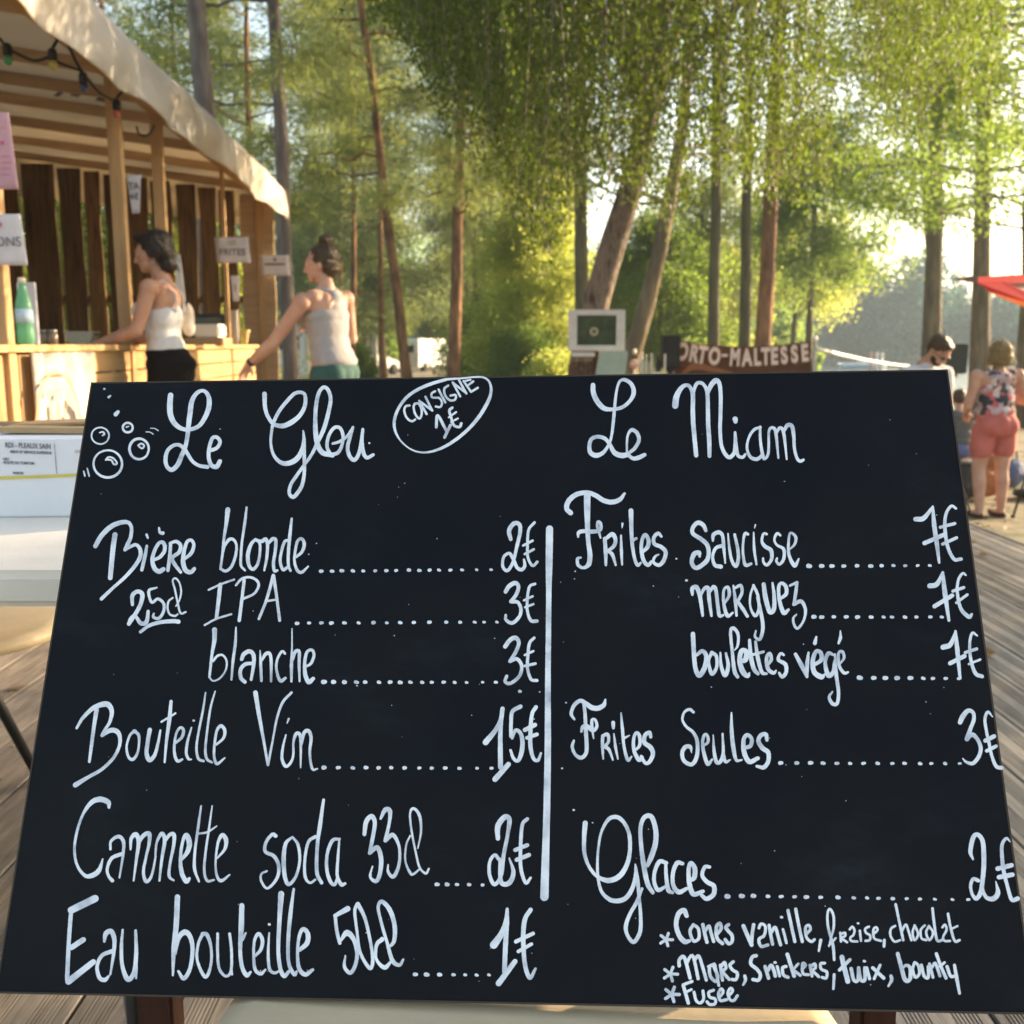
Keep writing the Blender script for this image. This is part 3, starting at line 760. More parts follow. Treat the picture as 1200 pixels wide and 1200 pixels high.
dots('dots after blonde', row([67, 118, 164, 215, 264, 320, 372, 418, 478, 527, 575, 619, 672, 727, 795, 863], 360, 4, 669.6, 667.7))
dots('dots after IPA', row([-46, 10, 68, 115, 176, 242, 312, 374, 437, 501, 574, 653, 718, 786, 830, 890], 360, 4, 730.5, 729))
dots('dots after blanche', row([80, 125, 176, 232, 273, 338, 390, 437, 485, 540, 585, 641, 692, 748, 823, 885], 360, 4, 799.4, 799.8, 1.35) + [(418.5, 803.5, .5)])
dots('dots after Vin', row([80, 147, 215, 277, 336, 395, 458, 527, 585, 648, 715, 797, 865], 360, 4, 899.6, 900.4, 1.35))
dots('dots after soda', row([610, 657, 703, 760, 823], 360, 4, 1036.2, 1037, 1.3))
dots('dots after Eau bouteille', row([37, 106, 185, 270, 341, 411, 486], 480, 5.2174, 1142, 1142.6, 1.5))
dots('dots after Saucisse', row([95, 172, 235, 307, 388, 472, 538, 610, 682, 758, 833], 930, 5.217, 663.5, 663, 1.35))
dots('dots after merguez', row([125, 172, 246, 322, 391, 474, 550, 601, 681, 751, 836, 906], 930, 5.217, 723.1, 723.4, 1.4))
dots('dots after vege', row([405, 490, 561, 633, 714, 793, 852, 930, 1010], 930, 5.217, 794.3, 795.4, 1.6))
dots('dots after Seules', row([300, 375, 440, 498, 563, 625, 688, 754, 823, 880, 953, 1005, 1070, 1138], 840, 4, 894.2, 895, 1.35))
dots('dots after Glaces', row([118, 172, 240, 302, 365, 420, 487, 568, 642, 705, 758, 825, 890, 952, 1022, 1104, 1178], 840, 4, 1049.8, 1054.3, 1.35))
_mb = MB()
_rr = random.Random(5)
for _ in range(70):
    _x = _rr.uniform(90, 1130); _y = _rr.uniform(470, 1150)
    _w = _rr.choice([.5, .6, .7, .8, 1.2])
    ribbon(_mb, [(_x, _y), (_x + .3, _y + _rr.uniform(-.5, .5))], [_w, _w], bmap)
_o = _mb.build('marker_specks', M['paint'], board)
_o['kind'] = 'stuff'
# ---------------------------------------------------------------- ground, lake, deck
GZ = -0.65
WZ = -1.05


def lake_d(x, y):
    """positive inside the lake"""
    return min(y - (24.5 + 0.10 * (x - 10)) , x - (1.5 + 0.17 * y), 150 - y + 0.02 * x, 260 - x)


def ground_h(x, y):
    d = lake_d(x, y)
    h = GZ + 0.05 * math.sin(x * .7 + 1) * math.cos(y * .5)
    if d > -3:
        t = min(1, (d + 3) / 6)
        h -= 1.3 * t * t * (3 - 2 * t)
    if y > 152:
        h += min(22, (y - 152) * 0.06) * (1 if x > 0 else .4)
    r = math.hypot(x, y)
    if r > 420:
        h += (r - 420) * 0.02
    return h


def axis_pts(lo, hi, mid_lo, mid_hi, fine, n_out):
    a = list(np.arange(mid_lo, mid_hi, fine))
    l = [mid_lo - (mid_lo - lo) * (k / n_out) ** 2 for k in range(n_out, 0, -1)]
    r = [mid_hi + (hi - mid_hi) * (k / n_out) ** 2 for k in range(0, n_out + 1)]
    return l + a + r


gx = axis_pts(-700, 700, -20, 40, 1.0, 26)
gy = axis_pts(-200, 800, 0, 60, 1.0, 30)
vs = [(x, y, ground_h(x, y)) for y in gy for x in gx]
nx = len(gx)
fs = [(j * nx + i, j * nx + i + 1, (j + 1) * nx + i + 1, (j + 1) * nx + i) for j in range(len(gy) - 1) for i in range(nx - 1)]
m, nt, b = new_mat('sandy_forest_ground')
tc = N(nt, 'TexCoord')
n1 = N(nt, 'TexNoise', Scale=0.25, Detail=6)
n2 = N(nt, 'TexNoise', Scale=3.0, Detail=8)
nt.links.new(tc.outputs['Object'], n1.inputs['Vector'])
nt.links.new(tc.outputs['Object'], n2.inputs['Vector'])
r1 = ramp(nt, [(0.38, (0.30, 0.22, 0.14)), (0.55, (0.22, 0.17, 0.09)), (0.68, (0.10, 0.12, 0.045))])
r2 = ramp(nt, [(0.3, (0.55, 0.5, 0.45)), (0.7, (1, 1, 1))])
nt.links.new(n1.outputs[0], r1.inputs[0])
nt.links.new(n2.outputs[0], r2.inputs[0])
mx = N(nt, 'Mix', data_type='RGBA', blend_type='MULTIPLY')
mx.inputs[0].default_value = 1
nt.links.new(r1.outputs[0], mx.inputs[6])
nt.links.new(r2.outputs[0], mx.inputs[7])
nt.links.new(mx.outputs[2], b.inputs['Base Color'])
b.inputs['Roughness'].default_value = 0.95
bp = N(nt, 'Bump', Strength=0.6, Distance=0.08)
nt.links.new(n2.outputs[0], bp.inputs['Height'])
nt.links.new(bp.outputs[0], b.inputs['Normal'])
tag(put('ground', mesh_from('ground', vs, fs, True), m), kind='structure')

m, nt, b = new_mat('lake_water')
b.inputs['Base Color'].default_value = (0.03, 0.05, 0.045, 1)
b.inputs['Roughness'].default_value = 0.08
b.inputs['IOR'].default_value = 1.33
tc = N(nt, 'TexCoord')
mp = N(nt, 'Mapping')
mp.inputs['Scale'].default_value = (1.0, 2.2, 1)
nz = N(nt, 'TexNoise', Scale=1.6, Detail=4)
nt.links.new(tc.outputs['Object'], mp.inputs[0])
nt.links.new(mp.outputs[0], nz.inputs['Vector'])
bp = N(nt, 'Bump', Strength=0.35, Distance=0.12)
nt.links.new(nz.outputs[0], bp.inputs['Height'])
nt.links.new(bp.outputs[0], b.inputs['Normal'])
tag(put('lake_water', mesh_from('lake_water', [(2, 18, WZ), (300, 18, WZ), (300, 170, WZ), (2, 170, WZ)], [(0, 1, 2, 3)]), m), kind='structure')

# grooved deck planks, all lengthways to the view
PITCHW = 0.1545
prof = []
W2 = 0.0745
x = -W2
prof.append((-W2, -0.004))
prof.append((-W2 + .002, 0))
for g0 in (-.0585, .0165):
    for k in range(7):
        gx0 = g0 + k * 0.0062
        prof += [(gx0, 0), (gx0 + .0006, -.0022), (gx0 + .0024, -.0022), (gx0 + .0030, 0)]
prof += [(W2 - .002, 0), (W2, -0.004)]


def plank_mesh(L):
    vs, fs = [], []
    full = prof + [(W2, -0.026), (-W2, -0.026)]
    n = len(full)
    for yy in (0, L):
        for (px_, pz) in full:
            vs.append((px_, yy, pz))
    for k in range(n):
        a, b_ = k, (k + 1) % n
        fs.append((a, a + n, b_ + n, b_))
    fs.append(tuple(range(n)))
    fs.append(tuple(range(n, 2 * n))[::-1])
    return mesh_from('plank', vs, fs)


deck = empty('wooden_deck', (0, 0, 0), 0, None, None)
deck['kind'] = 'structure'
PM = {}
rr = random.Random(4)
xs = np.arange(-.667 + PITCHW / 2 + 20 * PITCHW + .0, -5.6, -PITCHW)
xs = xs[xs < 2.60]
for i, x in enumerate(xs):
    y = -1.7 - (0.0 if i % 2 else 1.1)
    end = 8.2 if x > -1.75 else 9.8
    if x > 2.59:
        continue
    while y < end - .1:
        L = min(3.6, end - y)
        key = round(L, 2)
        if key not in PM:
            PM[key] = plank_mesh(key - 0.004)
        o = put('plank', PM[key], M['deck'], deck, (x + rr.uniform(-.0012, .0012), y, rr.uniform(-.0015, .0015)))
        y += L
mb = MB()
for y in np.arange(-2.5, 9.8, 0.62):
    xa = 2.62 if y < 8.1 else -1.8
    mb.box(((xa - 5.6) / 2, y, -.085), (xa + 5.6 - .06, .06, .115))
mb.build('joist', M['darkwood'], deck)
mb = MB()
rs = random.Random(9)
for y in np.arange(-2.5, 9.8, 0.62):
    for x in xs:
        if y > 8.1 and x > -1.75 or y < 1.0:
            continue
        for s_ in (-.052, .052):
            cx_, cy_ = x + s_ + rs.uniform(-.003, .003), y + rs.uniform(-.008, .008)
            mb.add([(cx_ + .0042 * math.cos(k * 1.0472), cy_ + .0042 * math.sin(k * 1.0472), .0022) for k in range(6)] + [(cx_ + .0042 * math.cos(k * 1.0472), cy_ + .0042 * math.sin(k * 1.0472), -.002) for k in range(6)],
                   [tuple(range(6))] + [(k, (k + 1) % 6, (k + 1) % 6 + 6, k + 6) for k in range(6)])
tag(mb.build('screw_heads', M['steel'], deck), kind='stuff')
mb = MB()
mb.box((2.672, 2.85, -.1), (.022, 10.9, .15)).box((2.0 - 1.2, 8.225, -.1), (3.8, .022, .15))
mb.build('fascia_board', M['deck'], deck)
mb = MB()
for y in (-2, 0, 2, 4, 6, 8):
    for x in (2.58, 0, -2.6, -5):
        mb.box((x, y, (-.15 + GZ - .1) / 2), (.09, .09, .65))
mb.build('support_post', M['darkwood'], deck)

# ---------------------------------------------------------------- market stall
SK = -0.067                                     # front line: x = -1.80 + SK*y


def sf(y, off=0.0, z=0.0):
    """point on the stall's front line at distance y, moved off metres outwards (to the right)"""
    n = Vector((1, -SK, 0)).normalized()
    p = Vector((-1.80 + SK * y, y, z))
    return p + n * off


SR = Matrix.Rotation(math.atan2(-SK, 1), 3, 'Z')        # local y along the front line, local x outwards
stall = empty('drinks_stall', (-2.2, 6.0, 0), 0, 'open wooden bar stall with cream canvas roof and rough slab end wall', 'stall')
bpy.context.view_layer.update()
SINV = Matrix.Translation((2.2, -6.0, 0))


def spart(mbd, name, mat, smooth=False, parent=None):
    mbd.v = [(v[0] + 2.2, v[1] - 6.0, v[2]) for v in mbd.v]
    return mbd.build(name, mat, parent or stall, smooth)


for y, w in ((4.25, .07), (5.93, .068), (6.80, .066), (10.47, .07)):
    spart(MB().box(sf(y, 0, (GZ + 2.44) / 2), (w, w, 2.44 - GZ), SR, .003), 'post', M['stallwood'])
spart(MB().box(sf(8.75, 0, .92), (.032, .032, 3.0), SR), 'thin_pole', M['stallwood'])
for y in (4.2, 7.3, 10.4):
    spart(MB().box(sf(y, -2.55, (GZ + 2.75) / 2), (.08, .08, 2.75 - GZ), SR), 'post', M['stallwood'])
spart(MB().box(sf(6.7, .03, 2.47), (.05, 7.9, .13), SR, .004), 'header_beam', M['stallwood_h'])
spart(MB().box(sf(6.7, -2.52, 2.80), (.05, 7.9, .10), SR, .004), 'header_beam', M['stallwood_h'])
ROOF_S = math.tan(math.radians(7.3))
RX = SR @ Matrix.Rotation(math.radians(7.3), 3, 'Y')
for y in (3.2, 4.15, 4.85, 6.05, 6.75, 7.45, 8.4, 9.4, 10.4):
    hgt = .11 if y < 5.5 else .07
    spart(MB().box(sf(y, -1.25, 2.52 + 1.25 * ROOF_S - (.02 if y < 5.5 else 0)), (2.75, .045, hgt), RX, .003), 'rafter', M['rafter'])
# canvas roof and front valance: one cloth with a rolled front edge
cs = []
for k in range(18):
    o_ = -2.9 + k * (3.1 / 17)
    cs.append((o_, 2.565 - o_ * ROOF_S))
cs += [(.240, 2.528), (.250, 2.49), (.254, 2.45), (.254, 2.41), (.250, 2.37), (.246, 2.33), (.242, 2.29), (.238, 2.255), (.233, 2.245)]
ys = np.linspace(2.9, 10.62, 220)
vs, fs = [], []
for j, y in enumerate(ys):
    for k, (o_, z) in enumerate(cs):
        f = max(0, (k - 17)) / 9 * (1 if k > 18 else .3)
        w = math.sin(y * 2.6 + z * 11) * .016 + math.sin(y * 6.7 - z * 17 + 1.3) * .009 + math.sin(y * 13 + z * 19) * .004 + math.sin(y * 1.3 + 4) * .006 + .014 * abs(math.sin(y * 1.9 + z * 9 + 1)) ** .6
        sag = .006 * math.sin(y * 1.9 + .7) + .004 * math.sin(y * 4.7)
        if k < 18:
            p = sf(y, o_, z - .02 * math.sin(k * .36) * (1 + math.sin(y * 6.28 / 1.0)) * .5)
        else:
            p = sf(y, o_ + w * (0.5 + f), z + sag * f + .003 * math.sin(y * 8 + k))
        vs.append((p.x + 2.2, p.y - 6.0, p.z))
nk = len(cs)
for j in range(len(ys) - 1):
    for k in range(nk - 1):
        fs.append((j * nk + k, j * nk + k + 1, (j + 1) * nk + k + 1, (j + 1) * nk + k))
# closed far end of the roll
roof = put('canvas_roof', mesh_from('canvas_roof', vs, fs, True), M['canvas'], stall)
sm = roof.modifiers.new('thick', 'SOLIDIFY')
sm.thickness = 0.006
ec = [sf(10.62, cs[k][0], cs[k][1]) for k in range(17, nk)]
spart(MB().add(ec, [tuple(range(len(ec)))]), 'canvas_end_flap', M['canvas'])
m_, nt_, b_ = new_mat('dark_blue_print')
b_.inputs['Base Color'].default_value = (.05, .09, .15, 1)
for (ya, o1, wd, ln) in ((7.05, -.55, .05, .3), (7.1, -.40, .06, .3), (6.45, -.9, .03, .25), (7.0, -1.1, .03, .5), (7.15, -.70, .03, .3)):
    spart(MB().box(sf(ya, o1, 2.548 - o1 * ROOF_S), (wd, ln, .004), RX @ Matrix.Rotation(.5, 3, 'Z')), 'canvas_print', m_)

# end wall of rough upright slabs with gaps
WY0, WX0 = 10.50, sf(10.5).x
wd = Vector((-1, SK, 0)).normalized()


def wall_s(px):
    """distance along the end wall (from the front corner) seen at photo column px"""
    k = (px - 600) / 1200 / ray(px, 300).y * 1.0
    # x/y = k
    return (WX0 - k * WY0) / (k * wd.y - wd.x)


edges = [(-40, -14), (-10, 27), (32, 70), (75, 100), (104, 122), (128, 151), (154, 176.5), (182, 204.5), (210, 232), (236.5, 255.5), (260, 278), (283.5, 322)]
zt = lambda s: 2.46 + s * ROOF_S
for i, (a, b2) in enumerate(edges):
    s1, s0 = wall_s(a), wall_s(b2)
    r_ = random.Random(i + 3)
    n = 12
    vs = []
    for k in range(n + 1):
        z = GZ + (zt((s0 + s1) / 2) - GZ) * k / n
        ja, jb = r_.uniform(-.009, .009), r_.uniform(-.009, .009)
        for s_, dd in ((s0 + ja, 0), (s1 + jb, 0), (s1 + jb, .03), (s0 + ja, .03)):
            p = Vector((WX0, WY0, z)) + wd * s_ + Vector((SK, 1, 0)) * dd * -1
            vs.append((p.x, p.y, z))
    fs = []
    for k in range(n):
        o_ = 4 * k
        for q in range(4):
            fs.append((o_ + q, o_ + (q + 1) % 4, o_ + 4 + (q + 1) % 4, o_ + 4 + q))
    fs += [(3, 2, 1, 0), (4 * n, 4 * n + 1, 4 * n + 2, 4 * n + 3)]
    spart(MB().add(vs, fs), 'wall_slab', M['slab'] if i < 11 else M['rafter'])
for z in (.35, 1.45):
    spart(MB().box(sf(10.54, -1.35, z), (2.7, .03, .07), SR), 'wall_rail', M['slab'])
spart(MB().box(sf(10.56, -1.3, 2.50), (2.6, .012, .36), RX), 'canvas_strip', M['canvas'])
# back wall, boards side by side
for k in range(26):
    y = 4.0 + k * .25
    spart(MB().box(sf(y, -2.62, 1.05), (.022, .235, 3.3), SR), 'wall_board', M['slab'])

# counter
spart(MB().box(sf(6.55, -.19, .985), (.50, 6.6, .030), SR, .003), 'counter_top', M['stallwood_h'])
k = 0
for z in (.915, .800, .685, .570, .455, .340):
    for (ya, yb) in ((5.0, 6.74), (6.86, 8.7), (8.80, 9.82)):
        spart(MB().box(sf((ya + yb) / 2, .012 - (.003 if k % 2 else 0), z), (.02, yb - ya, .106), SR, .002), 'counter_board', M['stallwood_h'])
        k += 1
for k in range(14):
    y = 3.3 + k * .125
    if 4.2 < y < 4.3:
        continue
    spart(MB().box(sf(y, .0, .40), (.022, .112, 1.12), SR, .002), 'counter_upright', M['stallwood'])

# printed banner under the counter
ban = empty('cloth_banner', sf(4.80, .05, .4), 0, 'cream cloth banner with a dream catcher drawing below the bar counter', 'banner')
vs, fs = [], []
nb = 30
for j in range(nb + 1):
    for k in range(9):
        y = 4.40 + (5.20 - 4.40) * j / nb
        z = .965 - k * .085
        p = sf(y, .05 + .018 * math.sin(j * .75) + .006 * math.sin(j * 1.9 + k * .3), z) - sf(4.80, .05, .4)
        vs.append(tuple(p))
for j in range(nb):
    for k in range(8):
        fs.append((j * 9 + k, j * 9 + k + 1, (j + 1) * 9 + k + 1, (j + 1) * 9 + k))
o = put('cloth', mesh_from('cloth', vs, fs, True), mat_plain('cream_cloth', (.62, .56, .48), .85, trans=.3), ban)
sm = o.modifiers.new('t', 'SOLIDIFY'); sm.thickness = .003; sm.offset = -1


def banmap(px, py, h):
    d = ray(px, py)
    n = Vector((1, -SK, 0)).normalized()
    q = sf(4.8, .078)
    t = (q - EYE).dot(n) / d.dot(n)
    p = EYE + d * t + n * h - sf(4.80, .05, .4)
    return tuple(p)


mb = MB()
for P, w in (([(42, 500), (45, 470), (50, 450), (58, 440), (66, 438), (76, 441), (84, 453), (90, 470), (96, 500)], 2.2),):
    ribbon(mb, P, [w], banmap, 1.5)
mb.build('drawing', mat_plain('orange_print', (.45, .22, .10), .8), ban)
mb = MB()
for P, w in (([(52, 453), (60, 459), (68, 459), (77, 453)], .8), ([(55, 459), (55, 466)], 1.6), ([(63, 462), (63, 468)], 1.6), ([(71, 461), (71, 467)], 1.6),
             ([(68, 474), (70, 498)], 2.4), ([(78, 474), (76, 498)], 1.2), ([(58, 470), (62, 498)], 1.6)):
    ribbon(mb, P, [w], banmap, 1.5)
mb.build('drawing', mat_plain('grey_print', (.22, .17, .13), .8), ban)


# papers on the posts
def text_obj(body, size, mat, parent, loc, rot, extr=0.0006, align='CENTER', bold=0.0, sx=1.0):
    cu = bpy.data.curves.new('lettering', 'FONT')
    cu.body = body
    cu.size = size
    cu.extrude = extr
    cu.offset = bold
    cu.align_x = align
    cu.align_y = 'CENTER'
    cu.materials.append(mat)
    o = bpy.data.objects.new('lettering', cu)
    COL.objects.link(o)
    me = bpy.data.meshes.new_from_object(o.evaluated_get(bpy.context.evaluated_depsgraph_get()))
    bpy.data.objects.remove(o)
    me.name = 'lettering'
    o = bpy.data.objects.new('lettering', me)
    COL.objects.link(o)
    o.parent = parent
    o.location = loc
    o.rotation_euler = rot
    o.scale = (sx, 1, 1)
    return o


def sheet(name, label, px0, py0, px1, py1, Y, mat, cat='sign', taper=0.0, skew=0.0, group=None):
    a, b2 = at(px0, py0, Y), at(px1, py1, Y)
    w, h = b2.x - a.x, a.z - b2.z
    c = (a + b2) / 2
    e = empty(name, c, 0, label, cat, group)
    n = 8
    vs, fs = [], []
    for j in range(n + 1):
        for k in range(n + 1):
            u, v = j / n - .5, k / n - .5
            ww = w * (1 - taper * (.5 - v))
            vs.append((u * ww + skew * v * w, -.004 * math.sin(u * 3.1 + v) + .006 * u * u - .003, v * h))
    for j in range(n):
        for k in range(n):
            fs.append((j * (n + 1) + k, (j + 1) * (n + 1) + k, (j + 1) * (n + 1) + k + 1, j * (n + 1) + k + 1))
    o = put('sheet', mesh_from('sheet', vs, fs, True), mat, e)
    s = o.modifiers.new('t', 'SOLIDIFY')
    s.thickness = .0012
    return e, w, h


e, w, h = sheet('paper_poster', 'tall pink paper poster with a heart, pinned high on the nearest post', -26, 132, 20, 222, 4.19, M['pink'], skew=-.12)
mb = MB()
for (a, b2, c, d) in ((3, 150, 8, 151), (2, 182, 14, 186), (4, 190, 16, 192), (2, 197, 15, 199), (3, 205, 14, 206)):
    p, q = at(a, b2, 4.19) - e.location, at(c, d, 4.19) - e.location
    mb.box(((p.x + q.x) / 2, -.013, (p.z + q.z) / 2), (q.x - p.x, .001, .002))
mb.build('print', M['pinkdeep'], e)


def heart(c, s, mat, parent):
    mb = MB()
    vs = []
    for k in range(24):
        t = 2 * math.pi * k / 24
        vs.append((c[0] + s * 16 * math.sin(t) ** 3 / 16, c[1], c[2] + s * (13 * math.cos(t) - 5 * math.cos(2 * t) - 2 * math.cos(3 * t) - math.cos(4 * t)) / 16))
    vs += [(v[0], v[1] + .001, v[2]) for v in vs]
    mb.add(vs, [tuple(range(24)), tuple(range(24, 48))[::-1]])
    return mb.build('heart_print', mat, parent)


p = at(4, 168, 4.19) - e.location
heart((p.x, -.013, p.z), .009, M['pinkdeep'], e)
e, w, h = sheet('paper_sign', 'white paper sign ending in ONS with a pink heart on the nearest post', -46, 251, 31, 311, 4.18, M['paper'], skew=-.06)
p = at(0, 264, 4.18) - e.location
heart((p.x, -.013, p.z), .013, M['pinkdeep'], e)
p = at(27, 284, 4.18) - e.location
text_obj('BOISSONS', .052, M['ink'], e, (p.x, -.013, p.z), (math.pi / 2, 0, 0), align='RIGHT')
e, w, h = sheet('paper_tag', 'tapered white paper tag hanging on the second post above the woman in black trousers', 148, 205, 168, 250, 5.86, M['paper'], taper=.45, group='tapered paper tags')
text_obj('TA', .05, M['ink'], e, (0, -.012, .04), (math.pi / 2, 0, 0), bold=.001)
text_obj('4€', .045, M['ink'], e, (0, -.012, -.015), (math.pi / 2, 0, 0), bold=.001)
e, w, h = sheet('paper_tag', 'tapered white paper tag lower on the thin pole under the FRITES sign', 270, 323, 282, 353, 8.70, M['paper'], taper=.35, group='tapered paper tags')
text_obj('1', .09, M['ink'], e, (0, -.012, 0), (math.pi / 2, 0, 0))
e, w, h = sheet('paper_sign', 'beige paper sign reading FRITES on the thin pole of the stall', 252, 278, 293, 308, 8.71, M['paper'], skew=-.05)
text_obj('LES', .05, M['ink'], e, (0, -.012, .055), (math.pi / 2, 0, 0))
text_obj('FRITES', .075, M['ink'], e, (0, -.012, -.02), (math.pi / 2, 0, 0), bold=.001)
e, w, h = sheet('paper_sign', 'small lilac paper sign on the far corner post left of the grey trunk', 305, 299, 340, 323, 10.40, M['paper'], skew=-.05)
mb = MB().box((0, -.012, .01), (w * .7, .001, .018)).box((0, -.012, .055), (w * .1, .001, .03))
mb.build('print', M['ink'], e)

# ---------------------------------------------------------------- festoon lights
cab = [(-30, 20), (-12, 36), (2, 48), (8, 56), (20, 63), (40, 71), (58, 66), (62, 56), (68, 46), (75, 41), (80, 52), (88, 70), (96, 84), (104, 94), (115, 107), (126, 114), (134, 117), (140, 111), (147, 104)]
Yc = 4.9
P, W = catmull([(a, b2) for a, b2 in cab], [1], 4)
pts = [at(x, y, Yc + .010 * max(0, x - 60)) for x, y in P]
lights = empty('festoon_lights', at(60, 60, Yc), 0, 'black cable of small coloured bulbs sagging under the canvas roof', 'string lights')
mb = MB().tube([p - lights.location for p in pts], .0075, 6)
p2 = [at(x, y, Yc + .3) for x, y in catmull([(58, 68), (75, 76), (92, 82), (97, 84)], [1], 4)[0]]
mb.tube([p - lights.location for p in p2], .0065, 6)
mb.tube([at(x, y, 6.0) - lights.location for x, y in catmull([(160, 148), (163, 157), (171, 159), (178, 154), (181, 146)], [1], 4)[0]], .006, 6)
mb.build('cable', M['black'], lights, True)
for (x, y, c, nm) in ((8, 50, (.05, .26, .13), 'green'), (61, 56, (.44, .38, .10), 'yellow'), (97, 84, (.05, .07, .17), 'blue'), (136, 116, (.42, .10, .08), 'red')):
    Yb = Yc + .010 * max(0, x - 60)
    s = Yb / 1200
    p = at(x, y, Yb) - lights.location
    MB().lathe(p, [(.006, 0), (.018, -.008), (.021, -.02), (.021, -.05), (.017, -.056)], 14).build('bulb_socket', M['black'], lights, True)
    m_ = mat_plain(nm + '_bulb_glass', c, .25, .5)
    o = MB().lathe(p, [(.013, -.054), (.018, -.064), (.020, -.077), (.0165, -.088), (.009, -.095), (.002, -.097)], 16).build('bulb', m_, lights, True)
    o['label'] = nm + ' bulb'

# ---------------------------------------------------------------- things on the bar counter
def on_bar(px, Y, off=-.1):
    """point on the counter top seen at column px, distance Y"""
    d = ray(px, 404)
    return Vector((d.x / d.y * Y, Y, 1.001))


p = on_bar(31, 4.62)
e = empty('plastic_bottle', p, 0, 'green plastic water bottle with white cap on the bar near the first post', 'bottle')
MB().lathe((0, 0, 0), [(.03, 0), (.036, .006), (.037, .06), (.034, .07), (.037, .085), (.037, .155), (.034, .18), (.022, .225), (.014, .255), (.013, .27)], 20).build('bottle_body', mat_plain('green_plastic', (.24, .58, .36), .2, .5, trans=.5), e, True)
MB().lathe((0, 0, .095), [(.0376, 0), (.0376, .06)], 20).build('label_band', mat_plain('pale_blue_label', (.45, .60, .72), .5), e, True)
MB().lathe((0, 0, .268), [(.016, 0), (.016, .02), (.014, .023)], 14).build('cap', M['white_plastic'], e, True)
p = on_bar(36, 4.95)
e = tag(MB().box(p + Vector((.0, 0, .145)), (.085, .02, .29), None, .003).build('upright_card', M['paper'], None), 'pale upright panel behind the green bottle on the bar', 'panel')
p = on_bar(97, 5.6)
e = empty('plastic_tub', p, 0, 'shallow grey plastic tub on the bar to the left of the woman in black trousers', 'tub')
mb = MB()
mb.add([(-.05, -.04, 0), (.05, -.04, 0), (.05, .04, 0), (-.05, .04, 0), (-.08, -.055, .07), (.08, -.055, .07), (.08, .055, .07), (-.08, .055, .07),
        (-.074, -.05, .07), (.074, -.05, .07), (.074, .05, .07), (-.074, .05, .07), (-.046, -.036, .006), (.046, -.036, .006), (.046, .036, .006), (-.046, .036, .006)],
       [(3, 2, 1, 0), (0, 1, 5, 4), (1, 2, 6, 5), (2, 3, 7, 6), (3, 0, 4, 7), (4, 5, 9, 8), (5, 6, 10, 9), (6, 7, 11, 10), (7, 4, 8, 11), (9, 13, 12, 8), (10, 14, 13, 9), (11, 15, 14, 10), (8, 12, 15, 11), (12, 13, 14, 15)])
mb.build('tub_body', mat_plain('grey_clear_plastic', (.32, .30, .24), .4, .4), e)
MB().box((.078, 0, .055), (.02, .05, .01), None, .003).build('handle', M['black'], e)
for (px, nm, lab) in ((52, 'glass_jar', 'low glass jar on the bar between the bottle and the tub'), (62, 'glass_jar', 'low glass jar standing right beside the plastic tub')):
    p = on_bar(px, 5.2)
    e = empty(nm, p, 0, lab, 'jar')
    MB().lathe((0, 0, 0), [(.024, 0), (.027, .005), (.027, .05), (.022, .056), (.022, .062)], 16).build('jar_body', mat_plain('brown_glass', (.16, .11, .07), .15, .5), e, True)
    MB().lathe((0, 0, .061), [(.024, 0), (.024, .012)], 16).build('lid', M['steel'], e, True)
p = on_bar(247, 8.1)
e = tag(MB().box(p + Vector((0, 0, .105)), (.20, .2, .10), None, .012).build('foam_box', M['white_plastic'], None), 'white food box on top of the brown tray on the bar', 'box')
e = tag(MB().box(p + Vector((-.02, 0, .026)), (.31, .26, .05), None, .006).build('food_tray', M['cardboard'], None), 'brown cardboard tray under the white food box on the bar', 'tray')
p = on_bar(250, 9.0)
e = empty('screen_box', p, 0, 'black boxy appliance behind the white food box on the bar', 'appliance')
MB().box((0, 0, .13), (.30, .28, .26), None, .01).build('casing', M['black'], e)
MB().box((0, -.145, .14), (.24, .01, .17), None, .003).build('front_glass', M['glass'], e)
p = on_bar(276, 8.3)
e = empty('cup_stack', p, 0, 'tall stack of clear cups on the bar next to the thin pole', 'cups')
for k in range(7):
    o = MB().lathe((0, 0, .032 * k), [(.024, 0), (.032, .075), (.034, .077)], 16).build('cup', mat_plain('clear_cup', (.38, .34, .30), .3, .4), e, True) if k == 0 else put('cup', o.data, None, e, (0, 0, .032 * k))
p = on_bar(288, 8.55)
e = tag(MB().lathe(p, [(.012, 0), (.018, .03), (.03, .09), (.042, .115), (.040, .12), (.026, .09), (.004, .04)], 14).build('paper_cone', mat_plain('yellow_paper', (.60, .46, .20), .8), None, True), 'small yellowish paper cone on the bar right of the thin pole', 'cone')
p = at(222, 300, 6.7)
e = empty('paper_roll_sheet', sf(6.72, .045, 1.5), 0, 'long narrow white sheet hanging behind the woman in black trousers', 'sheet')
mb = MB()
a = [at(206, 298, 6.6), at(211, 298, 6.6), at(217, 352, 6.6), at(207, 352, 6.6)]
vs = [tuple(q - e.location) for q in a] + [tuple(q - e.location + Vector((0, .004, 0))) for q in a]
mb.add(vs, [(0, 3, 2, 1), (4, 5, 6, 7), (0, 1, 5, 4), (1, 2, 6, 5), (2, 3, 7, 6), (3, 0, 4, 7)])
mb.build('cloth_strip', M['whitecloth'], e)
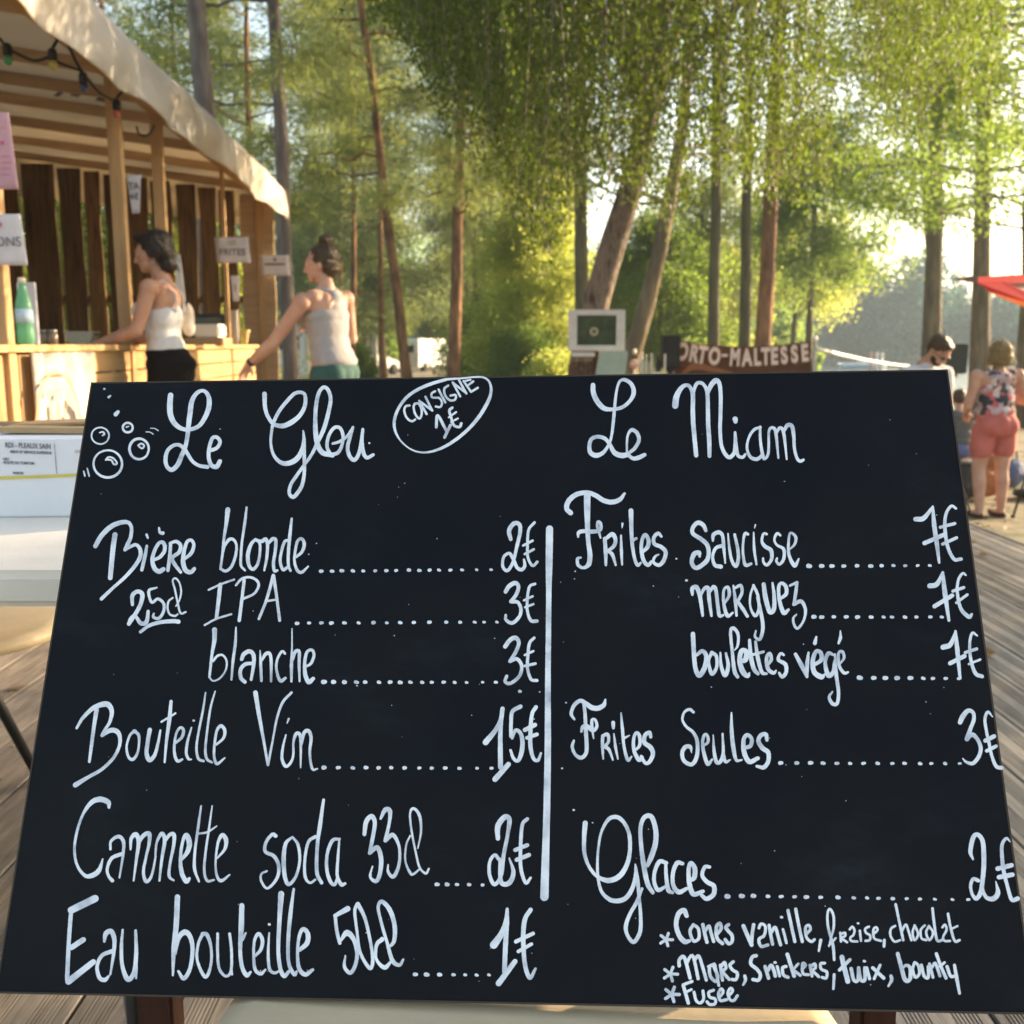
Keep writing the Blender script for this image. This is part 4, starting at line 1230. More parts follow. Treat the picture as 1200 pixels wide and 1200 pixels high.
# ---------------------------------------------------------------- chairs with a tan moulded shell
def chair(loc, rz, label, seat_w=.46, seat_z=.462, legk=1.0, back=0.0, seat_d=.43, ex=.62):
    e = empty('shell_chair', loc, rz, label, 'chair', 'tan shell chairs')
    # seat: rounded slab, slightly dished; front towards -y
    n = 40
    vs, fs = [], []
    rings = [(0, 0), (.35, 0), (.7, .002), (.92, .004), (1.0, 0.0), (1.0, -.018), (.94, -.026)]
    for (rk, dz) in rings:
        for k in range(n):
            t = 2 * math.pi * k / n
            ct, st = math.cos(t), math.sin(t)
            sx = math.copysign(abs(ct) ** ex, ct) * seat_w / 2 * rk
            sy = math.copysign(abs(st) ** ex, st) * seat_d / 2 * rk
            vs.append((sx, sy, seat_z + dz + .012 * (rk ** 2) * (st ** 2)))
    for r_ in range(len(rings) - 1):
        for k in range(n):
            a = r_ * n + k
            b2 = r_ * n + (k + 1) % n
            fs.append((a, b2, b2 + n, a + n))
    fs.append(tuple((len(rings) - 1) * n + k for k in range(n))[::-1])
    put('seat', mesh_from('seat', vs, fs, True), M['tan'], e)
    # curved backrest at +y
    vs, fs = [], []
    for j in range(17):
        u = j / 16 - .5
        for k in range(9):
            v = k / 8
            hw = (.215 - .05 * v) * (1 - .0 * v)
            z = seat_z + .10 + .26 * v + (.02 * (1 - (2 * u) ** 2) if k == 8 else 0)
            vs.append((2 * u * hw, .20 + back + (.07 + back) * v - .16 * (u * u), z))
    for j in range(16):
        for k in range(8):
            a = j * 9 + k
            fs.append((a, a + 9, a + 10, a + 1))
    o = put('backrest', mesh_from('backrest', vs, fs, True), M['tan'], e)
    s = o.modifiers.new('t', 'SOLIDIFY'); s.thickness = .012
    for sx in (-1, 1):
        for sy in (-1, 1):
            MB().tube([(sx * .15, sy * .14, seat_z - .025), (sx * .205 * legk, sy * .20 * legk, .0)], [.013, .010], 10).build('leg', M['black'], e, True)
        MB().tube([(sx * .15, .15, seat_z - .02), (sx * .19, .235 + back, seat_z + .03), (sx * .17, .25 + back * 1.4, seat_z + .16)], .010, 8).build('back_bracket', M['black'], e, True)
    return e


chair((0.012, .665, 0), 0, 'tan shell chair directly under the menu board carrying its lower edge', seat_w=.50, seat_z=.4655, back=.11)
chair((-1.30, 1.93, 0), math.radians(11), 'wide tan shell seat with black legs behind the white folding table on the left', seat_z=.452, seat_w=.82, legk=1.30, seat_d=.56, ex=.85)

# timber trestle behind the board
e = empty('wooden_trestle', (0, .95, 0), 0, 'dark timber trestle frame standing behind the bottom of the menu board', 'trestle')
for sx, x in ((-1, -.336), (1, .345)):
    MB().box((x, -.06, .30), (.034, .034, .60), None, .003).build('leg', M['darkwood'], e)
    MB().box((x, .30, .30), (.034, .034, .60), None, .003).build('leg', M['darkwood'], e)
MB().box((0.005, -.06, .50), (.66, .02, .05)).build('crossbar', M['darkwood'], e)
MB().box((0.005, .30, .50), (.66, .02, .05)).build('crossbar', M['darkwood'], e)
for x in (-.336, .345):
    MB().box((x, .12, .585), (.03, .33, .03)).build('side_rail', M['darkwood'], e)
p = at_z(152, 1190, .42)
e = tag(MB().tube([(-.358, .885, 0), (-.358, .885, .50), (-.345, .92, .52)], .0085, 10).build('black_tube_leg', M['black'], None, True), 'black metal tube standing beside the left trestle leg under the board', 'tube')

# ---------------------------------------------------------------- folding table and cartons
TZ = .74
e = empty('folding_table', (-1.15, 1.53, 0), 0, 'white plastic folding table left of the menu board carrying the cartons', 'table')
MB().box((0, 0, TZ - .022), (1.46, .735, .044), None, .009).build('tabletop', M['white_plastic'], e, False)
for sx in (-1, 1):
    for sy in (-1, 1):
        if sx == -1 or True:
            MB().tube([(sx * .60, sy * .27, .70), (sx * .66, sy * .30, 0)], .0125, 10).build('leg', M['steel'], e, True)
    MB().tube([(sx * .63, -.28, .3), (sx * .63, .28, .3)], .009, 8).build('brace', M['steel'], e, True)

cy = 1.535
ct = Vector((-.90, cy, TZ + .0005))
zt_ = at(50, 516, cy).z - TZ
e = empty('white_carton', ct, math.radians(2.0), 'long white carton with grey print and a yellow line on the folding table', 'carton')
MB().box((0, .13, zt_ / 2), (1.0, .26, zt_), None, .002).build('carton_body', M['carton'], e)


def cartonmap(px, py, h=0.0012):
    d = ray(px, py)
    R = Matrix.Rotation(math.radians(2.0), 3, 'Z')
    n = R @ Vector((0, -1, 0))
    t = (ct - EYE).dot(n) / d.dot(n)
    p = EYE + d * t - ct
    p = R.transposed() @ p
    return (p.x, -h, p.z)


mb = MB(); ribbon(mb, [(-30, 561), (50, 558.5), (120, 555)], [3.6], cartonmap, 8, .0008); mb.build('yellow_stripe', M['yellow'], e)
mb = MB(); ribbon(mb, [(64, 520), (67, 555)], [.8], cartonmap, 8, .0013)
mb.build('print_line', M['ink'], e)
for (txt, px, py, hpx, sx) in (('RDI - PLEAUX SAIN', 60, 523.5, 6.8, .72), ('MENT ET SERVICE SUPERIEUR', 61, 531, 3.6, .80), ('LIEU', 11, 538.0, 3.2, .9), ('- ROUTE DU TOMTOM', 40.5, 543.2, 3.6, .8), ('MAISON', 28, 554.6, 3.2, .8)):
    p = cartonmap(px, py, .0012)
    text_obj(txt, hpx * cy / 1200 * 1.28, M['ink'], e, p, (math.pi / 2, math.radians(2.2), 0), .0002, 'RIGHT', bold=.00012, sx=sx)
p = cartonmap(88, 529, .0012)
text_obj('CON', .0052, M['ink'], e, p, (math.pi / 2, math.radians(2.2), 0), .0002, 'LEFT')
# open brown box behind it
p = at_z(15, 500, TZ)
bx = Vector((-.93, 1.80, TZ))
zb = at(10, 507, 1.74).z - TZ
e = empty('cardboard_box', (-.985, 1.84, TZ), math.radians(-4), 'open brown cardboard box behind the white carton on the table', 'box')
mb = MB()
hz = zb + .002
mb.box((0, -.10, hz / 2), (.30, .004, hz)).box((0, .10, hz / 2), (.30, .004, hz)).box((-.148, 0, hz / 2), (.004, .196, hz)).box((.148, 0, hz / 2), (.004, .196, hz)).box((0, 0, .003), (.29, .19, .004))
mb.build('box_body', M['cardboard'], e)
MB().box((0, -.145, hz + .004), (.29, .09, .004), Matrix.Rotation(.06, 3, 'X')).build('flap', M['cardboard'], e)
MB().box((0, .155, hz - .004), (.29, .10, .004), Matrix.Rotation(-.06, 3, 'X')).build('flap', M['cardboard'], e)
MB().box((.20, 0, hz + .008), (.11, .19, .004), Matrix.Rotation(-.05, 3, 'Y')).build('flap', M['cardboard'], e)
# flat folded cardboard between the carton and the board
z0 = at(70, 517, 1.66).z
e = empty('folded_cardboard', (-.60, 1.75, z0 + .001 - .001), 0, 'flat folded brown cardboard lying on the white carton beside the board', 'cardboard')
e.location = (-.665, 1.69, TZ + zt_ + .0015)
MB().box((0, 0, .005), (.30, .13, .009), Matrix.Rotation(.01, 3, 'Y')).build('lower_sheet', M['cardboard'], e)
MB().box((.01, .03, .0155), (.33, .10, .004), Matrix.Rotation(-.035, 3, 'Y')).build('upper_sheet', M['cardboard'], e)

# ---------------------------------------------------------------- stage corner: speakers, banner, frame
def speaker(px0, py0, px1, py1, Y, mat, label, front=-1, cabinet_d=.2):
    a, b2 = at(px0, py0, Y), at(px1, py1, Y)
    c = (a + b2) / 2
    w, h = b2.x - a.x, a.z - b2.z
    e = empty('loudspeaker', (c.x, Y + cabinet_d / 2, b2.z), 0, label, 'speaker', 'loudspeakers on stands')
    MB().box((0, 0, h / 2), (w, cabinet_d, h), None, .008).build('cabinet', mat, e)
    MB().box((0, -cabinet_d / 2 - .004, h / 2), (w * .86, .006, h * .9), None, .002).build('grille', M['speakergrille'] if mat is M['speaker'] and front < 0 else mat, e)
    st = empty('speaker_stand', (c.x, Y + cabinet_d / 2, GZ), 0, label.replace('loudspeaker', 'tripod under the loudspeaker'), 'stand', 'speaker tripods')
    H = b2.z - GZ
    MB().tube([(0, 0, .25), (0, 0, H - .001)], .017, 10).build('pole', M['black'], st, True)
    MB().lathe((0, 0, H - .03), [(.05, 0), (.05, .028)], 12).build('top_plate', M['black'], st)
    MB().lathe((0, 0, .62), [(.03, 0), (.03, .07)], 12).build('collar', M['black'], st)
    for k in range(3):
        t = 2 * math.pi * k / 3 + .5
        MB().tube([(0.02 * math.cos(t), .02 * math.sin(t), .66), (.42 * math.cos(t), .42 * math.sin(t), .012)], .011, 8).build('leg', M['black'], st, True)
    return e


speaker(778, 393, 797, 432, 9.15, M['speaker'], 'dark brown loudspeaker at the left end of the music banner', 1)
speaker(1111, 403, 1133, 438, 9.6, M['speakergrille'], 'grey loudspeaker just right of the man in sunglasses', 1)

Yb = 9.35
e = empty('music_banner', at(875, 435, Yb), 0, 'dark band banner with pale orange letters ORTO-MALTESSE strung beside the lake', 'banner')
E0 = e.location
top = lambda px: np.interp(px, [796, 830, 870, 910, 951], [399, 404.5, 406.5, 404.5, 400])
vs, fs = [], []
n = 40
for j in range(n + 1):
    px = 791 + (951 - 791) * j / n
    zt2 = at(px, top(px), Yb)
    zb2 = at(px, 472, Yb)
    for k in range(7):
        p = zt2.lerp(zb2, k / 6) - E0
        vs.append((p.x, .012 * math.sin(j * .8 + k * .5), p.z))
for j in range(n):
    for k in range(6):
        fs.append((j * 7 + k, (j + 1) * 7 + k, (j + 1) * 7 + k + 1, j * 7 + k + 1))
mban = mat_plain('banner_brown', (.17, .080, .042), .7, var=.25, trans=.45)
o = put('cloth', mesh_from('cloth', vs, fs, True), mban, e)
s = o.modifiers.new('t', 'SOLIDIFY'); s.thickness = .002
mlet = mat_plain('banner_letters', (.92, .72, .60), .7, trans=.25)
# letters, one object each, following the sag of the top edge
txt = 'ORTO-MALTESSE'
xs_ = [799, 812.5, 822.5, 836.5, 848.5, 860.5, 874.5, 886.5, 896.5, 906.5, 918, 930, 942]
for ch, px in zip(txt, xs_):
    if ch == '-':
        p = at(px, top(px) + 11, Yb) - E0
        MB().box((p.x, -.030, p.z), (.055, .004, .024)).build('letter', mlet, e)
        continue
    p = at(px, top(px) + 13.5, Yb) - E0
    t = text_obj(ch, .205, mlet, e, (p.x, -.028, p.z), (math.pi / 2, -math.atan((top(px + 3) - top(px - 3)) / -6), 0), .001, 'CENTER', bold=.010, sx=.62 if ch != 'M' else .58)
    t.name = 'letter'
mb = MB()
ribm = lambda x_, y_, h_: tuple(at(x_, y_, Yb - .022 - h_) - E0)
ribbon(mb, [(800, 437), (815, 429), (835, 433), (860, 438)], [3, 9, 7, 2], ribm, 3)
mb.build('flame_print', mat_plain('rust_print', (.50, .22, .10), .8, trans=.5), e)
pp = at(955, 398, Yb)
MB().tube([(pp.x - E0.x, 0, pp.z - E0.z), (pp.x - E0.x, 0, GZ - E0.z)], .018, 8).build('pole', M['steel'], e)
MB().lathe((pp.x - E0.x, 0, pp.z - E0.z), [(.02, -.01), (.028, .005), (.02, .025), (.004, .032)], 10).build('finial', M['white_plastic'], e)
pl = at(790, 396, Yb)
MB().tube([(pl.x - E0.x, .0, pl.z - E0.z), (pl.x - E0.x, .0, GZ - E0.z)], .016, 8).build('pole', M['steel'], e)

# rope from the banner pole to the near pine
a = at(957, 409, Yb)
b2 = at(1092, 428, 25.7)
pts = [a.lerp(b2, t) + Vector((0, 0, -.25 * 4 * t * (1 - t) * .3)) for t in np.linspace(0, 1, 14)]
tag(MB().tube(pts, .021, 6).build('white_strap', M['white_plastic'], None, True), 'pale strap stretched from the banner pole to the pine by the lake', 'strap')

# framed picture on the leaning trunk, pole with notice and pale green panel under it
Yf = 8.35
a, b2 = at(666, 363, Yf), at(732, 411, Yf)
c = (a + b2) / 2
w, h = b2.x - a.x, a.z - b2.z
e = empty('framed_picture', (c.x, Yf, b2.z), 0, 'wide white picture frame around a dark green photo on the leaning trunk', 'picture')
fw_ = w * .155
fh_ = h * .135
MB().box((0, 0, h - fh_ / 2), (w, .03, fh_), None, .003).build('frame_rail', M['frame'], e)
MB().box((0, 0, fh_ / 2), (w, .03, fh_), None, .003).build('frame_rail', M['frame'], e)
for s_ in (-1, 1):
    MB().box((s_ * (w - fw_) / 2, 0, h / 2), (fw_, .0296, h - 2 * fh_), None, .002).build('frame_stile', M['frame'], e)
mg = mat_noise('green_photo', (.010, .018, .005), (.030, .045, .013), scale=9, rough=.35, bump=0, c3=(.07, .085, .04))
MB().box((0, .006, h / 2), (w - 2 * fw_ + .004, .012, h - 2 * fh_ + .004)).build('photo', mg, e)
MB().lathe((-.02, -.0025, h * .47), [(.0, 0), (.036, 0), (.036, .003)], 18, Matrix.Rotation(math.pi / 2, 3, 'X')).build('flower_print', mat_plain('beige_print', (.36, .30, .18), .6), e)
MB().lathe((-.02, -.006, h * .47), [(.0, 0), (.014, 0), (.014, .003)], 14, Matrix.Rotation(math.pi / 2, 3, 'X')).build('flower_centre', mat_plain('dark_print', (.06, .03, .015), .6), e)
MB().box((0, .06, -.25), (.05, .04, 1.1)).build('backing_post', M['darkwood'], e)
a, b2 = at(670, 413, Yf), at(697, 418, Yf)
c = (a + b2) / 2
e = tag(MB().box(c, (b2.x - a.x, .012, a.z - b2.z), None, .002).build('name_plate', M['frame'], None), 'narrow white strip label right below the picture frame', 'label')
e = empty('leaning_panel', at(714, 440, 8.2), 0, 'pale green panel leaning below the right half of the picture frame', 'panel')
q = [at(703, 411, 8.25), at(736, 411, 8.25), at(729, 470, 8.1), at(692, 470, 8.1)]
vs = [tuple(v - e.location) for v in q] + [tuple(v - e.location + Vector((0, .015, 0))) for v in q]
MB().add(vs, [(0, 3, 2, 1), (4, 5, 6, 7), (0, 1, 5, 4), (1, 2, 6, 5), (2, 3, 7, 6), (3, 0, 4, 7)]).build('board', M['gpanel'], e)
for s_ in (-1, 1):
    MB().tube([(s_ * .10, .01, -.15), (s_ * .12, .12, GZ - e.location.z)], .012, 8).build('leg', M['stallwood'], e)
q = at(683, 432, 8.6)
e = empty('wire_basket', (q.x, 8.6, at(683, 445, 8.6).z), 0, 'dark wire basket of brown things below the small label strip', 'basket')
MB().box((0, 0, .08), (.19, .12, .15), None, .01).build('contents', mat_noise('brown_mix', (.05, .03, .02), (.22, .13, .08), scale=22, bump=.5), e)
mb = MB()
for k in range(7):
    x_ = -.11 + .22 * k / 6
    mb.tube([(x_, -.075, -.02), (x_, -.075, .19)], .004, 5)
mb.tube([(-.11, -.075, .19), (.11, -.075, .19)], .006, 5)
mb.build('wire', M['black'], e)
# table with bottles and lamp behind the board (only their tops show)
Yt = 8.7
zt3 = at(760, 440, Yt).z
e = empty('low_table', (at(758, 440, Yt).x, Yt, GZ), 0, 'low table between the leaning tree and the dark loudspeaker', 'table')
MB().box((0, 0, zt3 - GZ - .015), (.42, .3, .03)).build('tabletop', M['stallwood_h'], e)
for sx in (-1, 1):
    for sy in (-1, 1):
        MB().box((sx * .18, sy * .12, (zt3 - GZ - .03) / 2), (.03, .03, zt3 - GZ - .03)).build('leg', M['stallwood'], e)
p = at(743, 440, Yt)
e = empty('globe_lamp', (p.x, Yt, zt3), 0, 'small pink globe ornament on the low table left of the bottles', 'lamp')
MB().lathe((0, 0, 0), [(.022, 0), (.02, .01), (.006, .02), (.006, .06)], 12).build('foot', M['white_plastic'], e, True)
MB().lathe((0, 0, .095), [(.002, -.042), (.02, -.036), (.034, -.018), (.038, 0), (.034, .018), (.02, .034), (.002, .04)], 18).build('globe', mat_plain('pink_glass', (.72, .45, .38), .4), e, True)
MB().lathe((0, 0, .175), [(.010, 0), (.017, .015), (.017, .035), (.006, .048)], 10).build('finial', M['white_plastic'], e, True)
bmat = mat_plain('pale_glass', (.50, .50, .40), .2, .5)
for (px, hh, lab) in ((752, .19, 'thin pale bottle next to the pink globe'), (757, .17, 'thin pale bottle second from the pink globe'), (763, .18, 'thin pale bottle touching the white caddy')):
    p = at(px, 440, Yt)
    e = empty('thin_bottle', (p.x, Yt, zt3), 0, lab, 'bottle', 'bottles on the low table')
    MB().lathe((0, 0, 0), [(.014, 0), (.016, .01), (.016, hh * .6), (.007, hh * .75), (.007, hh)], 12).build('bottle_body', bmat, e, True)
    MB().lathe((0, 0, hh - .012), [(.0095, 0), (.0095, .016)], 10).build('cap', M['white_plastic'], e)
p = at(771, 440, Yt)
e = empty('white_caddy', (p.x, Yt, zt3), 0, 'white wire caddy holding a dark bottle beside the dark loudspeaker', 'caddy')
for s_ in (-1, 1):
    MB().box((s_ * .055, 0, .09), (.012, .05, .18)).build('side', M['frame'], e)
MB().box((0, 0, .015), (.1, .05, .03)).build('base', M['frame'], e)
MB().lathe((0, 0, .03), [(.02, 0), (.022, .01), (.022, .08), (.009, .11), (.009, .135)], 12).build('bottle', M['speaker'], e, True)

# ---------------------------------------------------------------- red sun canopy
e = empty('red_canopy', (5.75, 10.8, GZ), 0, 'red fabric sun canopy with cream underside at the right edge by the pines', 'canopy')
O = e.location
tip = at(1122, 326, 10.9) - O
t2 = at(1215, 321, 12.2) - O
t3 = at(1300, 321, 11.0) - O
lo = at(1212, 368, 9.7) - O
lo2 = at(1150, 340, 10.6) - O
apex = (at(1238, 316, 11.2) - O)
def tri_sheet(name, P, mat, th=.004):
    c = Vector(P[1]) - Vector(P[0]); d = Vector(P[2]) - Vector(P[0])
    n = c.cross(d).normalized() * th
    k = len(P)
    vs = [tuple(Vector(p)) for p in P] + [tuple(Vector(p) + n) for p in P]
    fs = [tuple(range(k)), tuple(range(k, 2 * k))[::-1]] + [(i, (i + 1) % k, (i + 1) % k + k, i + k) for i in range(k)]
    return MB().add(vs, fs).build(name, mat, e)
cream = mat_plain('cream_fabric', (.66, .52, .38), .8, trans=.35)
F = lambda x, y, Y_: at(x, y, Y_) - O
tri_sheet('canopy_panel', [F(1122, 326, 10.9), F(1240, 319, 11.6), F(1240, 329, 11.4), F(1150, 333, 10.85)], M['red'])
tri_sheet('canopy_panel', [F(1146, 331, 10.8), F(1176, 330, 10.9), F(1240, 358, 10.3), F(1240, 366, 10.1), F(1163, 344, 10.6)], M['red'])
tri_sheet('canopy_underside', [F(1172, 331, 11.2), F(1240, 325, 11.8), F(1240, 362, 10.6)], cream)
tri_sheet('canopy_hem', [F(1157, 342, 10.55), F(1163, 343, 10.5), F(1240, 366, 10.0), F(1240, 377, 10.0)], M['orange'])
tri_sheet('canopy_panel', [F(1240, 319, 11.6), F(1340, 322, 11.0), F(1240, 377, 10.0)], M['red'])
tri_sheet('tip_pocket', [at(1113, 327, 10.93) - O, at(1146, 322, 10.86) - O, at(1146, 332, 10.86) - O], mat_plain('grey_pocket', (.16, .12, .10), .8))
MB().tube([(apex.x, apex.y, 0), (apex.x, apex.y, apex.z + .03)], .022, 10).build('pole', M['steel'], e, True)
MB().lathe((apex.x, apex.y, 0), [(.25, 0), (.25, .05), (.05, .09)], 16).build('base', M['speaker'], e, True)

# ---------------------------------------------------------------- vehicles far behind
def van(px, py, Y, L, H, rz, label, cat='van', name='white_van'):
    p = at(px, py, Y)
    e = empty(name, (p.x, Y, GZ - .03), rz, label, cat)
    hw = .95
    prof_ = [(-L / 2, .32), (-L / 2, H * .93), (-L / 2 + .12, H), (L * .22, H), (L * .33, H * .62), (L * .47, H * .52), (L / 2, H * .42), (L / 2, .32)] if cat != 'car' else \
            [(-L / 2, .35), (-L / 2, .75), (-L * .40, .85), (-L * .27, H), (L * .10, H), (L * .25, .9), (L * .46, .75), (L / 2, .6), (L / 2, .32)]
    bm = bmesh.new()
    vsl = [bm.verts.new((x_, -hw, z_)) for x_, z_ in prof_]
    vsr = [bm.verts.new((x_, hw, z_)) for x_, z_ in prof_]
    k = len(prof_)
    bm.faces.new(vsl)
    bm.faces.new(vsr[::-1])
    for i in range(k):
        bm.faces.new((vsl[i], vsl[(i + 1) % k], vsr[(i + 1) % k], vsr[i])[::-1])
    bmesh.ops.bevel(bm, geom=bm.edges[:], offset=.06, segments=2, affect='EDGES')
    me = bpy.data.meshes.new('body')
    bm.to_mesh(me)
    bm.free()
    put('body', me, M['vanwhite'], e)
    for sx in (-.33, .33):
        for sy in (-1, 1):
            MB().lathe((sx * L, sy * (hw - .08), .32), [(.31, -.1), (.33, 0), (.31, .1)], 18, Matrix.Rotation(math.pi / 2, 3, 'X')).build('wheel', M['rubber'], e, True)
    zz = H * .70 if cat != 'car' else H * .82
    for sy in (-1, 1):
        MB().box((L * .20 if cat != 'car' else -.1 * L, sy * (hw + .003), zz), (L * .16, .012, H * .2)).build('side_window', M['glass'], e)
    MB().box((-L / 2 - .004, 0, zz), (.012, 1.3, H * .22)).build('rear_window', M['glass'], e)
    return e


van(497, 420, 66, 4.9, 2.05, math.radians(66), 'white panel van parked in the sun between the two orange pines')
e = van(428, 425, 58, 3.9, 1.15, math.radians(50), 'low white car parked behind the woman in the grey top', 'car', 'white_car')
van(358, 420, 44, 4.6, 2.5, math.radians(80), 'tall white van behind the outstretched arm of the woman with a bun', 'van')
# pale wall and posts beside the car park
for (px, lab) in ((428, 'left pale concrete post in front of the far wood'), (438, 'right pale concrete post in front of the far wood')):
    a = at(px, 376, 52)
    tag(MB().box((a.x, 52, (a.z + GZ) / 2), (.28, .28, a.z - GZ), None, .02).build('concrete_post', mat_plain('pale_concrete_' + str(px), (.42, .39, .34), .9), None), lab, 'post', 'pale posts at the car park')
for (px0, px1, py, lab) in ((577, 572, 398, 'thin pale bare trunk leaning left in the green scrub'), (582, 590, 410, 'short pale post leaning right in the green scrub')):
    a, b2 = at(px0, 440, 24), at(px1, py, 24)
    tag(MB().tube([(a.x, 24, GZ), b2], [.07, .05], 8).build('bare_stem', mat_noise('pale_bark', (.30, .26, .20), (.5, .45, .36), scale=9), None, True), lab, 'stem')

# boats on the lake
def boat(px, py, Y, L, rz, label, mat):
    p = at(px, py, Y)
    e = empty('pedal_boat', (p.x, Y, WZ), rz, label, 'boat', 'small boats on the lake')
    vs, fs = [], []
    sec = 9
    for i in range(sec):
        u = i / (sec - 1)
        x_ = (u - .5) * L
        wv = .7 * math.sin(math.pi * min(1, u * .85 + .15)) ** .6
        for (yy, zz) in ((-wv, .38), (-wv * .9, .05), (0, -.12), (wv * .9, .05), (wv, .38), (wv * .85, .30), (-wv * .85, .30)):
            vs.append((x_, yy, zz + .12 * u * u))
    for i in range(sec - 1):
        for k in range(7):
            fs.append((i * 7 + k, i * 7 + (k + 1) % 7, (i + 1) * 7 + (k + 1) % 7, (i + 1) * 7 + k))
    fs += [tuple(range(7)), tuple(range((sec - 1) * 7, sec * 7))[::-1]]
    put('hull', mesh_from('hull', vs, fs, True), mat, e)
    MB().box((-.2, 0, .48), (.5, .9, .3), None, .04).build('bench', M['white_plastic'], e)
    return e


boat(1012, 422.5, 95, 4.5, .1, 'pale blue boat lying on the lake left of the red marker', mat_plain('pale_blue_hull', (.45, .55, .62), .4))
boat(1050, 428.5, 62, 6.5, -.05, 'long white boat on the lake in front of the red marker', M['white_plastic'])
for (px, mat, lab) in ((1021, mat_plain('faded_red', (.62, .22, .16), .6), 'red marker post standing by the boats'), (1028, M['white_plastic'], 'white marker post just right of the red one'), (1034, M['white_plastic'], 'white marker post farthest right by the boats')):
    a = at(px, 416, 80)
    e = empty('marker_post', (a.x, 80, WZ - .3), 0, lab, 'post')
    MB().tube([(0, 0, 0), (0, 0, a.z - WZ + .3)], .09, 8).build('shaft', mat, e, True)
    MB().lathe((0, 0, a.z - WZ + .3), [(.12, 0), (.12, .1), (.03, .2)], 10).build('cap', mat, e)
# house on the far hill
p = at(1180, 372, 235)
gh = ground_h(p.x, 235)
e = empty('far_house', (p.x, 235, gh), .2, 'small pale house on the slope beyond the lake at right', 'house')
MB().box((0, 0, 1.6), (12, 7, 3.2)).build('wall', mat_plain('house_wall', (.55, .52, .50), .9), e)
MB().add([(-6.4, -3.9, 3.2), (6.4, -3.9, 3.2), (6.4, 3.9, 3.2), (-6.4, 3.9, 3.2), (-6.4, 0, 5.2), (6.4, 0, 5.2)], [(0, 1, 5, 4), (2, 3, 4, 5), (0, 4, 3), (1, 2, 5), (3, 2, 1, 0)]).build('roof', mat_plain('slate_roof', (.30, .31, .34), .8), e)
for x_ in (-4, -1, 2.5):
    MB().box((x_, -3.53, 1.7), (1.1, .08, 1.2)).build('window', M['glass'], e)
# ---------------------------------------------------------------- people
def prim_mesh(prims):
    bm = bmesh.new()
    for pr in prims:
        if pr[0] == 'e':
            _, c, r, *rot = pr
            R = Euler(rot[0]).to_matrix() if rot else Matrix.Identity(3)
            res = bmesh.ops.create_icosphere(bm, subdivisions=3, radius=1.0)
            for v in res['verts']:
                v.co = R @ Vector((v.co.x * r[0], v.co.y * r[1], v.co.z * r[2])) + Vector(c)
        else:
            _, p0, r0, p1, r1 = pr
            p0, p1 = Vector(p0), Vector(p1)
            d = p1 - p0
            L = max(d.length, 1e-4)
            q = d.to_track_quat('Z', 'Y').to_matrix()
            n, k = 14, 5
            rings = []
            prof_ = [(r0 * math.sin(a), -r0 * math.cos(a)) for a in [math.pi / 2 * i / k for i in range(1, k + 1)]] + \
                    [(r1 * math.cos(a), L + r1 * math.sin(a)) for a in [math.pi / 2 * i / k for i in range(0, k)]]
            for rr_, zz in prof_:
                rings.append([bm.verts.new(p0 + q @ Vector((rr_ * math.cos(2 * math.pi * j / n), rr_ * math.sin(2 * math.pi * j / n), zz))) for j in range(n)])
            b0 = bm.verts.new(p0 + q @ Vector((0, 0, -r0)))
            b1 = bm.verts.new(p0 + q @ Vector((0, 0, L + r1)))
            for a in range(len(rings) - 1):
                for j in range(n):
                    bm.faces.new((rings[a][j], rings[a][(j + 1) % n], rings[a + 1][(j + 1) % n], rings[a + 1][j]))
            for j in range(n):
                bm.faces.new((b0, rings[0][(j + 1) % n], rings[0][j]))
                bm.faces.new((b1, rings[-1][j], rings[-1][(j + 1) % n]))
    me = bpy.data.meshes.new('tmp')
    bm.to_mesh(me)
    bm.free()
    return me


def blob(name, prims, mat, parent, voxel=0.007, smooth_it=5, wr=None):
    me = prim_mesh(prims)
    o = bpy.data.objects.new('tmp', me)
    COL.objects.link(o)
    r = o.modifiers.new('r', 'REMESH')
    r.mode = 'VOXEL'
    r.voxel_size = voxel
    r.use_smooth_shade = True
    s = o.modifiers.new('s', 'SMOOTH')
    s.factor = .5
    s.iterations = smooth_it
    if wr:
        tx = bpy.data.textures.new('folds', 'CLOUDS')
        tx.noise_scale = wr[0]
        dmod = o.modifiers.new('d', 'DISPLACE')
        dmod.texture = tx
        dmod.strength = wr[1]
        dmod.mid_level = .5
    dg = bpy.context.evaluated_depsgraph_get()
    dg.update()
    me2 = bpy.data.meshes.new_from_object(o.evaluated_get(dg))
    me2.name = name
    bpy.data.objects.remove(o)
    bpy.data.meshes.remove(me)
    me2.materials.clear()
    me2.polygons.foreach_set('use_smooth', [True] * len(me2.polygons))
    return put(name, me2, mat, parent)


def X(prims, R, piv, grow=0.0, sc=1.0):
    """rotate prims about a pivot, optionally inflate"""
    out = []
    for pr in prims:
        if pr[0] == 'e':
            _, c, r, *rot = pr
            e0 = Euler(rot[0]).to_matrix() if rot else Matrix.Identity(3)
            out.append(('e', piv + R @ (Vector(c) - piv), tuple(x + grow for x in r), (R @ e0).to_euler()))
        else:
            _, a, r0, b2, r1 = pr
            out.append(('c', piv + R @ (Vector(a) - piv), r0 + grow, piv + R @ (Vector(b2) - piv), r1 + grow))
    return out


I3 = Matrix.Identity(3)
V0 = Vector((0, 0, 0))


